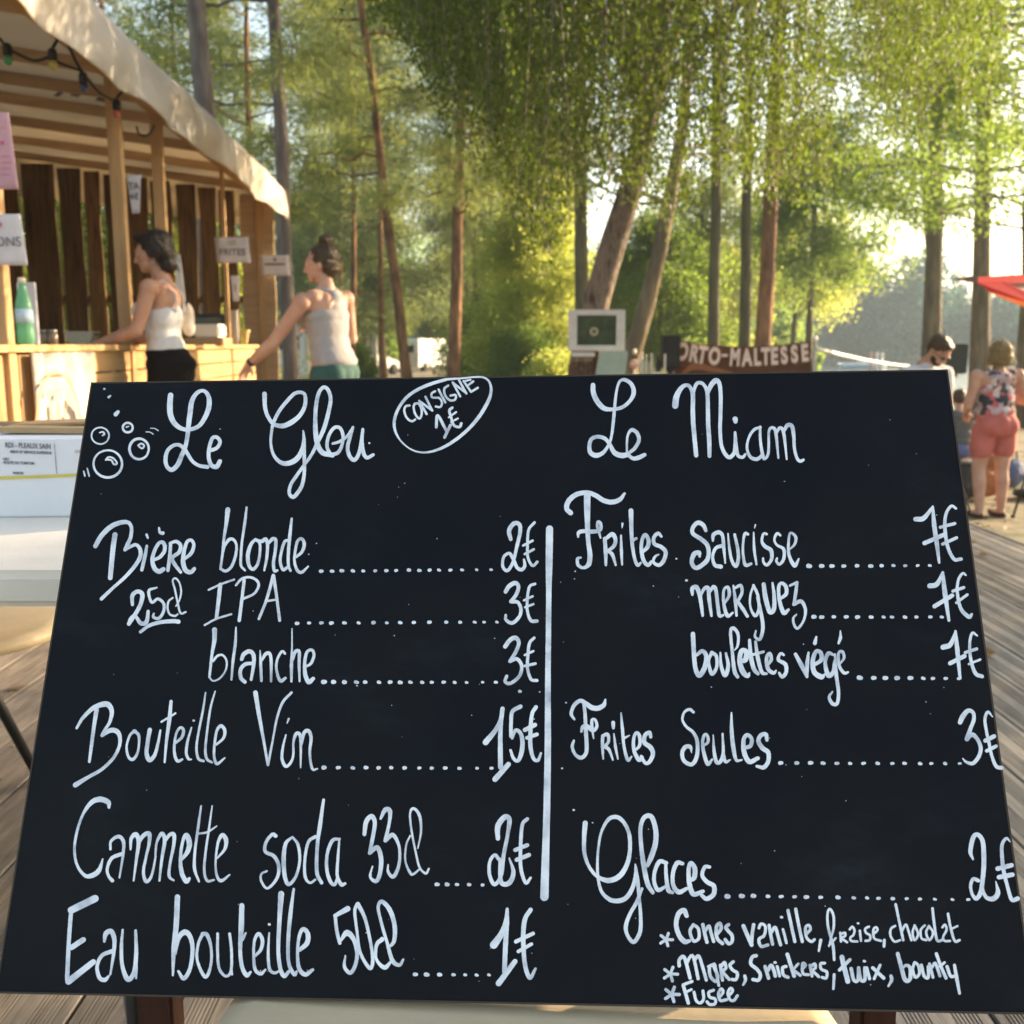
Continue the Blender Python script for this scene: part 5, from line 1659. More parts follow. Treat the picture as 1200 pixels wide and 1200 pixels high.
def head_prims(fem=True):
    h = [('e', (-.012, 0, 1.575), (.092, .074, .092)), ('e', (.035, 0, 1.555), (.055, .062, .075)), ('e', (.038, 0, 1.50), (.052, .048, .045)),
         ('e', (.062, 0, 1.468), (.024, .026, .018)),
         ('c', (.088, 0, 1.558), .009, (.103, 0, 1.522), .0125), ('c', (.080, -.012, 1.490), .0085, (.080, .012, 1.490), .0085), ('c', (.079, -.010, 1.480), .008, (.079, .010, 1.480), .008),
         ('c', (.080, .030, 1.572), .011, (.084, .008, 1.576), .009), ('c', (.080, -.030, 1.572), .011, (.084, -.008, 1.576), .009),
         ('e', (-.008, .074, 1.530), (.017, .011, .029)), ('e', (-.008, -.074, 1.530), (.017, .011, .029)),
         ('c', (-.022, 0, 1.36), .055, (-.004, 0, 1.49), .047)]
    return h


def torso_prims(k=1.0, bust=True):
    t = [('e', (-.005, 0, .93), (.112, .143 * k, .10)), ('e', (.0, 0, 1.02), (.095, .130 * k, .10)), ('e', (.005, 0, 1.10), (.088, .118 * k, .10)),
         ('e', (.0, 0, 1.21), (.105, .140 * k, .13)), ('e', (-.015, 0, 1.30), (.095, .150 * k, .095)), ('c', (-.02, -.125 * k, 1.345), .050, (-.02, .125 * k, 1.345), .050),
         ('e', (-.042, .066, .885), (.083, .078, .090)), ('e', (-.042, -.066, .885), (.083, .078, .090)),
         ('e', (-.055, .06, 1.30), (.05, .055, .08)), ('e', (-.055, -.06, 1.30), (.05, .055, .08))]
    if bust:
        t += [('e', (.085, .062, 1.235), (.055, .055, .055)), ('e', (.085, -.062, 1.235), (.055, .055, .055))]
    return t


def arm_prims(S, E, Wp, side, curl=.5, hdir=None, up=Vector((0, 0, 1)), k=1.0):
    S, E, Wp = Vector(S), Vector(E), Vector(Wp)
    out = [('e', S, (.052 * k, .052 * k, .055 * k)), ('c', S, .046 * k, E, .036 * k), ('c', E, .037 * k, E.lerp(Wp, .35), .036 * k), ('c', E.lerp(Wp, .35), .036 * k, Wp, .0235)]
    d = (hdir or (Wp - E)).normalized()
    u = (up - d * up.dot(d)).normalized()
    s = d.cross(u) * side
    c = Wp + d * .045
    out += [('c', Wp, .023, Wp + d * .02, .024)]
    for j, (off, ln) in enumerate(((.026, .070), (.009, .080), (-.009, .075), (-.026, .058))):
        b0 = Wp + d * .018 + s * off * .6
        k1 = Wp + d * .080 + s * off
        out.append(('c', b0, .0125, k1, .0105))
        d2 = (d - u * (.35 + .5 * curl)).normalized()
        d3 = (d - u * (1.0 + 1.4 * curl)).normalized()
        m1 = k1 + d2 * ln * .52
        out.append(('c', k1, .0098, m1, .0088))
        out.append(('c', m1, .0088, m1 + d3 * ln * .48, .0075))
    t0 = Wp + d * .025 + s * .024
    t1 = t0 + (d * .6 + s * .7 - u * .3).normalized() * .038
    out += [('c', t0, .0135, t1, .011), ('c', t1, .0105, t1 + (d * .9 + s * .15 - u * .3).normalized() * .030, .0088)]
    return out


def leg_prims(H, K, A, toe=.0, k=1.0):
    H, K, A = Vector(H), Vector(K), Vector(A)
    f = Vector((math.cos(toe), math.sin(toe), 0))
    return [('c', H, .088 * k, H.lerp(K, .5), .076 * k), ('c', H.lerp(K, .5), .076 * k, K, .056 * k), ('c', K, .054 * k, K.lerp(A, .32) - f * .012, .056 * k), ('c', K.lerp(A, .32) - f * .012, .056 * k, A, .036 * k),
            ('c', A - f * .02 + Vector((0, 0, -.045)), .030, A + f * .06 + Vector((0, 0, -.048)), .030), ('c', A + f * .06 + Vector((0, 0, -.05)), .030, A + f * .145 + Vector((0, 0, -.058)), .020)]


def person(loc, rz, label, lean=0.0, scale=1.0):
    e = empty('person', loc, rz, label, 'person')
    e.scale = (scale,) * 3
    return e


def clipz(prims, lo=None, hi=None):
    return [p for p in prims if (lo is None or (p[1][2] if p[0] == 'e' else min(p[1][2], p[3][2])) >= lo) and (hi is None or (p[1][2] if p[0] == 'e' else max(p[1][2], p[3][2])) <= hi)]


Ry = lambda a: Matrix.Rotation(a, 3, 'Y')
Rz = lambda a: Matrix.Rotation(a, 3, 'Z')

def flyaways(e, hair, mat, n, seed, ln=.05):
    """fine loose strands rooted on the hair surface"""
    me = hair.data
    r_ = random.Random(seed)
    mb = MB()
    for i in range(n):
        v = me.vertices[r_.randrange(len(me.vertices))]
        d = (v.normal + Vector((r_.uniform(-1, 1), r_.uniform(-1, 1), r_.uniform(-1.6, .4)))).normalized()
        q = v.co + d * ln * .5 + v.normal * .004
        q2 = q + (d + Vector((r_.uniform(-.6, .6), r_.uniform(-.6, .6), -.7))).normalized() * ln * r_.uniform(.4, .9)
        mb.tube([v.co - v.normal * .003, q, q2], [.0016, .0012, .0005], 3, False)
    return mb.build('loose_strands', mat, e)


# woman in white camisole and black trousers at the bar, facing left and slightly away
def woman_at_bar():
    base = at(195, 404, 5.78)
    e = person((base.x, 5.78, 0.0), math.radians(181), 'woman with dark bob in white strappy top and black trousers reaching onto the bar', scale=.965)
    lean = Ry(.06)
    piv = Vector((0, 0, .95))
    S_l, S_r = Vector((.0, .185, 1.345)), Vector((.0, -.185, 1.345))
    head = X(X(head_prims(), Rz(.15) @ Ry(.12), Vector((0, 0, 1.45))), lean, piv)
    tor = X(torso_prims(), lean, piv)
    SL, SR_ = piv + lean @ (S_l - piv), piv + lean @ (S_r - piv)
    la = arm_prims(SL, (.085, .235, 1.115), (.315, .185, 1.045), 1, .2, Vector((1, -.1, -.15)))
    ra = arm_prims(SR_, (.06, -.24, 1.10), (.29, -.17, 1.055), -1, .3, Vector((1, .2, -.1)))
    legs = leg_prims((-.01, .085, .87), (.02, .09, .47), (-.02, .10, .085)) + leg_prims((-.01, -.085, .87), (.05, -.09, .47), (.03, -.10, .085))
    blob('body', head + tor + la + ra + legs, M['skin'], e, .0065, 6)
    tp = X([('e', (.0, 0, 1.02), (.104, .136, .10)), ('e', (.005, 0, 1.10), (.095, .125, .10)), ('e', (.0, 0, 1.19), (.112, .144, .12)), ('e', (.085, .062, 1.230), (.062, .060, .060)), ('e', (.085, -.062, 1.230), (.062, .060, .060)),
            ('e', (-.005, 0, .965), (.114, .150, .055))], lean, piv)
    straps = []
    for s_ in (-1, 1):
        straps += X([('c', (.10, .07 * s_, 1.27), .006, (.035, .085 * s_, 1.375), .0055), ('c', (.035, .085 * s_, 1.378), .0055, (-.055, .082 * s_, 1.392), .0055), ('c', (-.055, .082 * s_, 1.392), .006, (-.112, .07 * s_, 1.31), .006), ('c', (-.112, .07 * s_, 1.31), .006, (-.105, .07 * s_, 1.22), .009)], lean, piv)
    blob('strappy_top', X(tp, I3, V0, .003), M['whitecloth'], e, .007, 14, (.07, .004))
    blob('shoulder_strap', straps[:4], M['whitecloth'], e, .004, 1)
    blob('shoulder_strap', straps[4:], M['whitecloth'], e, .004, 1)
    tr = [('e', (-.004, 0, .985), (.124, .158, .05)), ('e', (-.055, 0, .885), (.088, .11, .10)), ('e', (-.03, 0, .925), (.135, .170, .075)), ('e', (-.005, 0, .925), (.125, .168, .085)), ('e', (-.042, .072, .880), (.096, .092, .102)), ('e', (-.042, -.072, .880), (.096, .092, .102))] + \
         [(a, p, r0 + .014, q, r1 + .02) for (a, p, r0, q, r1) in (legs[0:4] + legs[6:10])]
    blob('trousers', tr, M['blackcloth'], e, .01, 4, (.08, .008))
    hp = X(X([('e', (-.028, 0, 1.595), (.098, .086, .088)), ('e', (-.058, 0, 1.54), (.066, .083, .085)), ('e', (-.065, 0, 1.475), (.052, .075, .05)), ('e', (-.02, .070, 1.56), (.048, .022, .055)), ('e', (-.02, -.070, 1.56), (.048, .022, .055)), ('e', (.045, 0, 1.645), (.045, .055, .022))], Rz(.15) @ Ry(.12), Vector((0, 0, 1.45))), lean, piv)
    flyaways(e, blob('hair', hp, M['hair'], e, .007, 2, (.025, .018)), M['hair'], 170, 3, .028)
    for s_ in (-1, 1):
        p = piv + lean @ ((Vector((0, 0, 1.45)) + (Rz(.15) @ Ry(.12)) @ (Vector((.079, .03 * s_, 1.556)) - Vector((0, 0, 1.45)))) - piv)
        blob('eye', [('e', p, (.009, .011, .008))], M['paper'], e, .003, 1)
    for s_ in (-1, 1):
        blob('shoe', [('c', (-.045 + (.05 if s_ < 0 else 0), .10 * s_, .03), .036, (.14 + (.05 if s_ < 0 else 0), .10 * s_, .028), .032)], M['blackcloth'], e, .01, 2)
    p = piv + lean @ (Vector((-.008, .088, 1.50)) - piv)
    MB().lathe(p, [(.006, 0), (.008, -.01), (.004, -.022)], 10).build('earring', M['steel'], e, True)
    return e


w1 = woman_at_bar()
# cream tote bag on her right side
b = at(221, 370, 6.0)
e = empty('shoulder_bag', b, math.radians(80), 'cream bag hanging behind the back of the woman in black trousers', 'bag')
blob('bag_body', [('e', (0, 0, -.01), (.045, .028, .085)), ('e', (0, 0, -.07), (.05, .03, .05))], M['canvas'], e, .008, 3, (.05, .006))
MB().tube([(-.02, 0, .06), (-.03, .0, .075), (-.06, -.02, .08)], .006, 8).build('strap', M['black'], e, True)

# woman with a bun, grey racerback top, seen from behind-left
def woman_with_bun():
    base = at(388, 404, 6.0)
    e = person((base.x, 6.0, 0.0), math.radians(151), 'woman with a high bun in pale grey racerback top stretching her arm down', scale=.94)
    lean = Ry(.10)
    piv = Vector((0, 0, .95))
    Hr = Rz(.42) @ Ry(.02)
    hp0 = Vector((0, 0, 1.45))
    head = X(X(head_prims(), Hr, hp0), lean, piv)
    tor = X(torso_prims(1.06), lean, piv)
    SL = piv + lean @ (Vector((.02, .188, 1.318)) - piv)
    SR_ = piv + lean @ (Vector((-.01, -.195, 1.345)) - piv)
    la = arm_prims(SL, (.23, .265, 1.075), (.415, .285, .945), 1, .35, Vector((.6, -.05, -.75)), k=1.08)
    ra = arm_prims(SR_, (.05, -.265, 1.10), (.25, -.20, 1.16), -1, .6, k=1.05)
    legs = leg_prims((-.01, .085, .87), (.03, .09, .47), (-.08, .10, .085)) + leg_prims((-.01, -.085, .87), (.10, -.09, .47), (.12, -.10, .085))
    blob('body', head + tor + la + ra + legs, M['skin2'], e, .0065, 6)
    tp = X([('e', (-.012, 0, .99), (.122, .154, .09)), ('e', (.0, 0, 1.06), (.112, .143, .12)), ('e', (.005, 0, 1.13), (.110, .140, .12)), ('e', (.0, 0, 1.18), (.114, .148, .13)), ('e', (-.003, 0, 1.235), (.117, .158, .085)), ('e', (-.028, 0, .955), (.124, .156, .06)), ('e', (.085, .062, 1.225), (.062, .062, .062)), ('e', (.085, -.062, 1.225), (.062, .062, .062)),
            ('c', (-.110, 0, 1.22), .012, (-.082, 0, 1.37), .012), ('e', (-.090, 0, 1.27), (.028, .070, .05)), ('e', (-.088, 0, 1.33), (.022, .045, .06)),
            ('c', (-.088, .022, 1.36), .020, (-.02, .076, 1.398), .018), ('c', (-.088, -.022, 1.36), .020, (-.02, -.076, 1.398), .018), ('c', (-.02, .076, 1.398), .018, (.07, .06, 1.28), .018), ('c', (-.02, -.076, 1.398), .018, (.07, -.06, 1.28), .018)], lean, piv)
    blob('racerback_top', X(tp, I3, V0, .003), M['greycloth'], e, .007, 12, (.07, .005))
    pipe = X([('c', (-.020, .090, 1.394), .0045, (-.080, .050, 1.372), .0045), ('c', (-.080, .050, 1.372), .0045, (-.114, .058, 1.31), .0045)], lean, piv)
    blob('edge_trim', pipe, mat_plain('grey_trim', (.25, .23, .22), .8), e, .004, 1)
    lg = X([('e', (-.055, 0, .885), (.088, .10, .10)), ('e', (-.02, 0, .925), (.124, .152, .085)), ('e', (-.005, 0, .915), (.122, .154, .09)), ('e', (-.045, .066, .885), (.094, .088, .102)), ('e', (-.045, -.066, .885), (.094, .088, .102))], lean, piv) + \
         [(a, p, r0 + .006, q, r1 + .006) for (a, p, r0, q, r1) in (legs[0:4] + legs[6:10])]
    blob('leggings', lg, M['tealcloth'], e, .01, 4)
    hh = X(X([('e', (-.028, 0, 1.590), (.094, .083, .084)), ('e', (-.055, 0, 1.53), (.058, .074, .068)), ('e', (-.022, .066, 1.575), (.05, .018, .04)), ('e', (-.022, -.066, 1.575), (.05, .018, .04)), ('e', (-.050, 0, 1.690), (.047, .047, .038)), ('c', (-.05, 0, 1.66), .03, (-.05, 0, 1.64), .035)], Hr, hp0), lean, piv)
    flyaways(e, blob('hair', hh, M['hairbrown'], e, .007, 2, (.022, .014)), M['hairbrown'], 150, 4, .022)
    for s_ in (-1, 1):
        p = piv + lean @ ((hp0 + Hr @ (Vector((.079, .03 * s_, 1.556)) - hp0)) - piv)
        blob('eye', [('e', p, (.009, .011, .008))], M['paper'], e, .003, 1)
        blob('shoe', [('c', (-.10 if s_ > 0 else .10, .10 * s_, .03), .036, (.07 if s_ > 0 else .27, .10 * s_, .028), .032)], M['paper'], e, .01, 2)
    wp = Vector((.415, .285, .945)) - (Vector((.415, .285, .945)) - Vector((.23, .265, 1.075))).normalized() * .025
    Rw = (Vector((.185, .02, -.17))).to_track_quat('Z', 'Y').to_matrix()
    MB().lathe(wp, [(.026, -.011), (.031, -.009), (.031, .009), (.026, .011)], 18, Rw).build('wristwatch', M['black'], e, True)
    return e


w2 = woman_with_bun()


# woman seen from behind by the lake: floral top, coral shorts
def woman_in_coral():
    Yp = 9.85
    base = at(1172, 404, Yp)
    e = person((base.x, Yp, GZ), math.radians(100), 'woman seen from behind in flowered top and coral shorts on the sand', scale=1.01)
    head = X(head_prims(), Rz(-.2), Vector((0, 0, 1.45)))
    tor = torso_prims(1.25, True) + [('e', (0, 0, 1.08), (.13, .17, .14)), ('e', (-.01, 0, .93), (.14, .185, .11))]
    la = arm_prims((-.0, .215, 1.34), (.02, .275, 1.06), (.20, .16, .98), 1, .5, k=1.25)
    ra = arm_prims((-.0, -.215, 1.34), (.02, -.335, 1.10), (.24, -.20, 1.15), -1, .5, k=1.3)
    legs = leg_prims((-.01, .10, .84), (.02, .115, .46), (-.04, .12, .085), k=1.12) + leg_prims((-.01, -.10, .84), (.0, -.115, .46), (-.02, -.125, .085), k=1.12)
    blob('body', head + tor + la + ra + legs, M['skin2'], e, .010, 5)
    tp = [('e', (0, 0, 1.01), (.150, .195, .10)), ('e', (0, 0, 1.11), (.140, .185, .12)), ('e', (0, 0, 1.22), (.128, .180, .12)), ('e', (-.015, 0, 1.315), (.108, .172, .085)), ('e', (.09, 0, 1.22), (.06, .12, .07)),
          ('c', (-.02, .13, 1.36), .050, (-.02, -.13, 1.36), .050)]
    m, nt, b_ = new_mat('flower_print_cloth')
    tc = N(nt, 'TexCoord')
    nz = N(nt, 'TexNoise', Scale=9, Detail=3)
    nt.links.new(tc.outputs['Object'], nz.inputs['Vector'])
    vo = N(nt, 'TexVoronoi', Scale=22)
    mxv = N(nt, 'MixRGB')
    mxv.inputs[0].default_value = .12
    nt.links.new(tc.outputs['Object'], mxv.inputs[1])
    nt.links.new(nz.outputs[1], mxv.inputs[2])
    nt.links.new(mxv.outputs[0], vo.inputs['Vector'])
    sp = N(nt, 'SeparateColor')
    nt.links.new(vo.outputs['Color'], sp.inputs[0])
    r = ramp(nt, [(0.0, (.03, .035, .045)), (.22, (.06, .07, .08)), (.30, (.42, .30, .30)), (.55, (.50, .36, .38)), (.66, (.55, .12, .12)), (.80, (.60, .50, .48))])
    r.color_ramp.interpolation = 'CONSTANT'
    nt.links.new(sp.outputs[0], r.inputs[0])
    nt.links.new(r.outputs[0], b_.inputs['Base Color'])
    b_.inputs['Roughness'].default_value = .9
    blob('flowered_top', tp, m, e, .010, 4, (.08, .02))
    sh = [('e', (-.085, 0, .885), (.105, .13, .12)), ('e', (-.01, 0, .955), (.150, .192, .075)), ('e', (-.06, .085, .875), (.118, .115, .12)), ('e', (-.06, -.085, .875), (.118, .115, .12)), ('e', (0, 0, .88), (.12, .19, .09)),
          ('c', (-.01, .105, .84), .112, (.0, .115, .66), .112), ('c', (-.01, -.105, .84), .112, (-.005, -.115, .66), .112)]
    blob('shorts', sh, M['coral'], e, .010, 4, (.09, .014))
    hh = X([('e', (-.030, 0, 1.580), (.108, .100, .098)), ('e', (-.055, 0, 1.52), (.078, .108, .085)), ('e', (-.03, .085, 1.49), (.05, .03, .05)), ('e', (-.03, -.085, 1.49), (.05, .03, .05)), ('e', (-.075, 0, 1.47), (.055, .085, .035))], Rz(-.2), Vector((0, 0, 1.45)))
    flyaways(e, blob('hair', hh, M['hairblond'], e, .009, 3, (.03, .02)), M['hairblond'], 500, 5)
    for s_ in (-1, 1):
        blob('sandal', [('c', (-.07, .122 * s_, .016), .03, (.13, .122 * s_, .016), .028)], M['darkwood'], e, .010, 1)
    return e


woman_in_coral()


# man in white t-shirt looking down, beside the grey speaker
def man_dj():
    Yp = 8.9
    base = at(1083, 404, Yp)
    e = person((base.x, Yp, GZ), math.radians(-62), 'man with sunglasses in a white T-shirt looking down beside the grey loudspeaker', scale=1.05)
    lean = Ry(.16)
    piv = Vector((0, 0, .95))
    Hr = Rz(.10) @ Ry(.62)
    hp0 = Vector((.0, 0, 1.46))
    head = X(X(head_prims(), Hr, hp0), lean, piv)
    tor = X(torso_prims(1.18, False), lean, piv)
    SL = piv + lean @ (Vector((-.01, .215, 1.34)) - piv)
    SR_ = piv + lean @ (Vector((-.01, -.215, 1.34)) - piv)
    la = arm_prims(SL, (.04, .27, 1.06), (.16, .10, .96), 1, .4, k=1.15)
    ra = arm_prims(SR_, (.04, -.27, 1.06), (.16, -.10, .96), -1, .4, k=1.15)
    legs = leg_prims((-.01, .09, .87), (.02, .10, .47), (-.02, .11, .085)) + leg_prims((-.01, -.09, .87), (.03, -.10, .47), (-.02, -.11, .085))
    blob('body', head + tor + la + ra + legs, M['skin2'], e, .009, 5)
    tp = X([('e', (0, 0, 1.0), (.128, .180, .10)), ('e', (0, 0, 1.10), (.122, .172, .12)), ('e', (0, 0, 1.22), (.125, .178, .12)), ('e', (-.015, 0, 1.31), (.115, .182, .09)), ('c', (-.02, -.16, 1.35), .065, (-.02, .16, 1.35), .065), ('c', (-.03, 0, 1.36), .07, (-.022, 0, 1.402), .06)], lean, piv) + \
        [('c', SL, .066, SL.lerp(Vector((.04, .27, 1.06)), .5), .062), ('c', SR_, .066, SR_.lerp(Vector((.04, -.27, 1.06)), .5), .062)]
    blob('t_shirt', tp, M['whitecloth'], e, .009, 4, (.08, .014))
    tr = [('e', (-.005, 0, .925), (.125, .165, .085)), ('e', (-.05, 0, .88), (.10, .16, .10))] + [(a, p, r0 + .02, q, r1 + .025) for (a, p, r0, q, r1) in (legs[0:4] + legs[6:10])]
    blob('jeans', tr, M['jeans'], e, .012, 3)
    hh = X(X([('e', (-.028, 0, 1.600), (.098, .084, .082)), ('e', (-.06, 0, 1.55), (.052, .074, .06)), ('e', (.02, 0, 1.645), (.05, .06, .024))], Hr, hp0), lean, piv)
    flyaways(e, blob('hair', hh, M['hairbrown'], e, .008, 3, (.03, .014)), M['hairbrown'], 160, 6, .02)
    bd = X(X([('e', (.055, 0, 1.478), (.038, .046, .030)), ('e', (.030, .046, 1.50), (.03, .012, .035)), ('e', (.030, -.046, 1.50), (.03, .012, .035))], Hr, hp0), lean, piv)
    blob('beard', bd, M['hair'], e, .007, 2, (.02, .006))
    gl = X(X([('e', (.086, .030, 1.556), (.012, .026, .019)), ('e', (.086, -.030, 1.556), (.012, .026, .019)), ('c', (.09, -.01, 1.562), .005, (.09, .01, 1.562), .005), ('c', (.084, .055, 1.56), .005, (.0, .080, 1.555), .004), ('c', (.084, -.055, 1.56), .005, (.0, -.080, 1.555), .004)], Hr, hp0), lean, piv)
    blob('sunglasses', gl, M['black'], e, .005, 1)
    for s_ in (-1, 1):
        blob('shoe', [('c', (-.05, .11 * s_, .035), .04, (.14, .11 * s_, .03), .036)], M['blackcloth'], e, .012, 1)
    return e


man_dj()


# seated person beyond her, seen from behind
def seated():
    Yp = 11.6
    base = at(1131, 404, Yp)
    e = person((base.x, Yp, GZ), math.radians(70), 'person in grey top and jeans sitting hunched on a low stool beyond the coral shorts', scale=1.0)
    dz = Vector((0, 0, -.47))
    sh = lambda pr: [(p[0], Vector(p[1]) + dz, p[2]) + tuple(p[3:]) if p[0] == 'e' else ('c', Vector(p[1]) + dz, p[2], Vector(p[3]) + dz, p[4]) for p in pr]
    lean = Ry(.45)
    piv = Vector((0, 0, .45))
    head = X(X(sh(head_prims()), Ry(.2), Vector((0, 0, .98))), lean, piv)
    tor = X(sh(torso_prims(1.1, False)), lean, piv)
    SL, SR_ = [piv + lean @ (Vector((0, s_ * .2, .87)) - piv) for s_ in (1, -1)]
    arms = arm_prims(SL, (.34, .26, .60), (.50, .10, .50), 1) + arm_prims(SR_, (.34, -.26, .60), (.50, -.10, .50), -1)
    legs = leg_prims((.02, .10, .43), (.42, .16, .44), (.40, .17, .085)) + leg_prims((.02, -.10, .43), (.42, -.16, .44), (.44, -.17, .085))
    blob('body', head + tor + arms + legs, M['skin2'], e, .011, 4)
    tp = X(sh([('e', (0, 0, 1.0), (.128, .175, .10)), ('e', (0, 0, 1.10), (.122, .165, .12)), ('e', (0, 0, 1.22), (.125, .172, .12)), ('e', (-.015, 0, 1.31), (.115, .175, .09)), ('c', (-.02, -.15, 1.35), .065, (-.02, .15, 1.35), .065)]), lean, piv)
    blob('grey_top', tp, mat_plain('mid_grey_cloth', (.11, .11, .10), .9), e, .011, 4, (.08, .02))
    tr = [('e', (-.02, 0, .45), (.15, .18, .10))] + [(a, p, r0 + .015, q, r1 + .015) for (a, p, r0, q, r1) in (legs[0:4] + legs[6:10])]
    blob('jeans', tr, M['jeans'], e, .012, 3)
    hh = X(X(sh([('e', (-.028, 0, 1.600), (.100, .086, .086)), ('e', (-.06, 0, 1.55), (.055, .078, .065))]), Ry(.2), Vector((0, 0, .98))), lean, piv)
    blob('hair', hh, M['hairbrown'], e, .01, 3, (.03, .012))
    s = empty('low_stool', (base.x, Yp, GZ), math.radians(70), 'low wooden stool under the hunched seated person', 'stool')
    MB().box((-.03, 0, .335), (.34, .36, .03), None, .008).build('seat', M['rafter'], s)
    for sx in (-1, 1):
        for sy in (-1, 1):
            MB().tube([(-.03 + sx * .13, sy * .14, .32), (-.03 + sx * .16, sy * .17, 0)], .014, 8).build('leg', M['rafter'], s)
    return e


seated()
# second seated figure half hidden, bags and rucksack on the sand
q = at_z(1148, 560, GZ)
e = empty('rucksack', (at(1138, 500, 10.9).x, 10.9, GZ), .4, 'dark rucksack with grey flap standing on the sand left of the coral shorts', 'bag')
blob('bag_body', [('e', (0, 0, .22), (.15, .12, .22)), ('e', (0, -.08, .14), (.11, .06, .11))], mat_plain('dark_nylon', (.035, .035, .032), .7), e, .012, 3, (.08, .02))
MB().box((0, -.02, .42), (.2, .14, .03), None, .012).build('flap', mat_plain('grey_nylon', (.22, .21, .19), .7), e)
e = tag(blob('orange_blanket', [('e', (0, 0, .16), (.30, .2, .17)), ('e', (.12, .05, .30), (.12, .12, .16))], mat_plain('rust_cloth', (.36, .13, .05), .9), None, .016, 3, (.12, .05)), 'crumpled rust coloured blanket heap on the sand behind the bare legs', 'blanket')
e.location = (at(1153, 500, 11.2).x, 11.2, GZ)
for k, (px, Y, c, lab) in enumerate(((1160, 12.6, (.55, .42, .25), 'straw coloured bag on the sand seen between the bare legs'), (1190, 12.0, (.10, .12, .20), 'dark blue bag on the sand right of the bare legs'), (1122, 12.9, (.5, .46, .4), 'pale cloth bag on the sand next to the board edge'))):
    e = empty('beach_bag', (at(px, 500, Y).x, Y, GZ), k * .7, lab, 'bag')
    blob('bag_body', [('e', (0, 0, .15), (.22, .13, .17))], mat_plain('bag_cloth_%s' % 'abc'[k], c, .9), e, .016, 2, (.1, .04))
    MB().tube([(-.12, 0, .28), (-.08, 0, .42), (.08, 0, .42), (.12, 0, .28)], .010, 8).build('handle', M['darkwood'], e, True)
a = at(1197, 585, 9.75)
e = empty('folded_tripod', (at(1187, 604, 9.75).x, 9.75, GZ), 0, 'thin dark pole standing on the sand at the right foot of the woman in coral', 'pole')
MB().tube([(0, 0, 0), (.17, .05, .62)], .012, 8).build('shaft', M['black'], e, True)
MB().lathe((0, 0, 0), [(.02, 0), (.02, .03)], 8).build('tip', M['rubber'], e)
# ---------------------------------------------------------------- trees
RNG = np.random.default_rng(11)
M['bark_pine'] = mat_noise('pine_bark', (.09, .045, .025), (.32, .155, .075), scale=5, stretch=(1.6, 1.6, .5), rough=.9, bump=.9, bscale=9, dist=.05)
M['bark_grey'] = mat_noise('grey_bark', (.085, .065, .055), (.20, .16, .135), scale=4, stretch=(2, 2, .5), rough=.95, bump=.9, bscale=9, dist=.04)
M['bark_green'] = mat_noise('mossy_bark', (.055, .052, .028), (.13, .115, .062), scale=4, stretch=(2, 2, .5), rough=.95, bump=.9, bscale=9, dist=.04)
M['bark_brown'] = mat_noise('brown_bark', (.10, .075, .045), (.22, .165, .10), scale=4, stretch=(2, 2, .4), rough=.95, bump=.9, bscale=8, dist=.05)
M['bark_birch'] = mat_noise('old_birch_bark', (.030, .020, .016), (.25, .19, .15), scale=5.5, stretch=(3.2, 3.2, 1.0), rough=.95, bump=1.0, bscale=14, dist=.05, c3=(.10, .075, .058))
M['leaf_birch'] = mat_leaf('birch_leaves', (.018, .032, .008), (.048, .074, .014), (.145, .20, .020), .5, .9)
M['leaf_pine'] = mat_leaf('pine_needles', (.032, .048, .016), (.078, .104, .030), (.36, .41, .11), .56, .5)
M['leaf_pine2'] = mat_leaf('blue_pine_needles', (.028, .048, .026), (.064, .092, .042), (.28, .35, .14), .56, .5)
M['leaf_sunlit'] = mat_leaf('sunlit_tint_leaves', (.09, .115, .014), (.18, .21, .025), (.64, .70, .17), .62, .7)  # sunlit glow put into the leaf colour: brighter and yellower than the greens
M['leaf_green'] = mat_leaf('fresh_green_leaves', (.035, .065, .016), (.075, .12, .026), (.28, .40, .07), .56, .7)
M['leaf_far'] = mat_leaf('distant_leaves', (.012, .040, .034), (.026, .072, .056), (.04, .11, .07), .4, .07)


def leaf_quads(C, D, L, Wd):
    """C centres (N,3), D direction (N,3), L length, Wd width -> rhombus quads"""
    n = len(C)
    D = D / np.maximum(np.linalg.norm(D, axis=1), 1e-6)[:, None]
    r = RNG.normal(size=(n, 3))
    S = np.cross(D, r)
    S /= np.maximum(np.linalg.norm(S, axis=1), 1e-6)[:, None]
    L = np.asarray(L).reshape(-1, 1) if np.ndim(L) else L
    Wd = np.asarray(Wd).reshape(-1, 1) if np.ndim(Wd) else Wd
    a = C
    b = C + D * L * .45 + S * Wd * .5
    c = C + D * L
    d = C + D * L * .45 - S * Wd * .5
    return np.stack([a, b, c, d], 1)


def clump_leaves(centres, radii, n, L, Wd, flat=.65, droop=.3, shell=.5):
    out = []
    for c, r in zip(centres, radii):
        k = max(4, int(n * RNG.uniform(.6, 1.3)))
        v = RNG.normal(size=(k, 3))
        v /= np.linalg.norm(v, axis=1)[:, None]
        rad = r * RNG.uniform(0, 1, size=(k, 1)) ** shell
        P = v * rad * np.array([1, 1, flat])
        D = v + RNG.normal(size=(k, 3)) * .7 + np.array([0, 0, -droop])
        out.append(leaf_quads(P + np.array(c), D, L * RNG.uniform(.6, 1.3, k), Wd * RNG.uniform(.7, 1.25, k)))
    return np.concatenate(out)


def trunk_path(base, top, bend, n=12, seed=0):
    base, top = np.array(base, float), np.array(top, float)
    r = np.random.default_rng(seed)
    ax = np.array([math.cos(seed * 2.1), math.sin(seed * 2.1), 0])
    return [base + (top - base) * t + ax * bend * math.sin(math.pi * t) + r.normal(size=3) * np.array([1, 1, 0]) * bend * .12 * (0 < t < 1) for t in np.linspace(0, 1, n)]


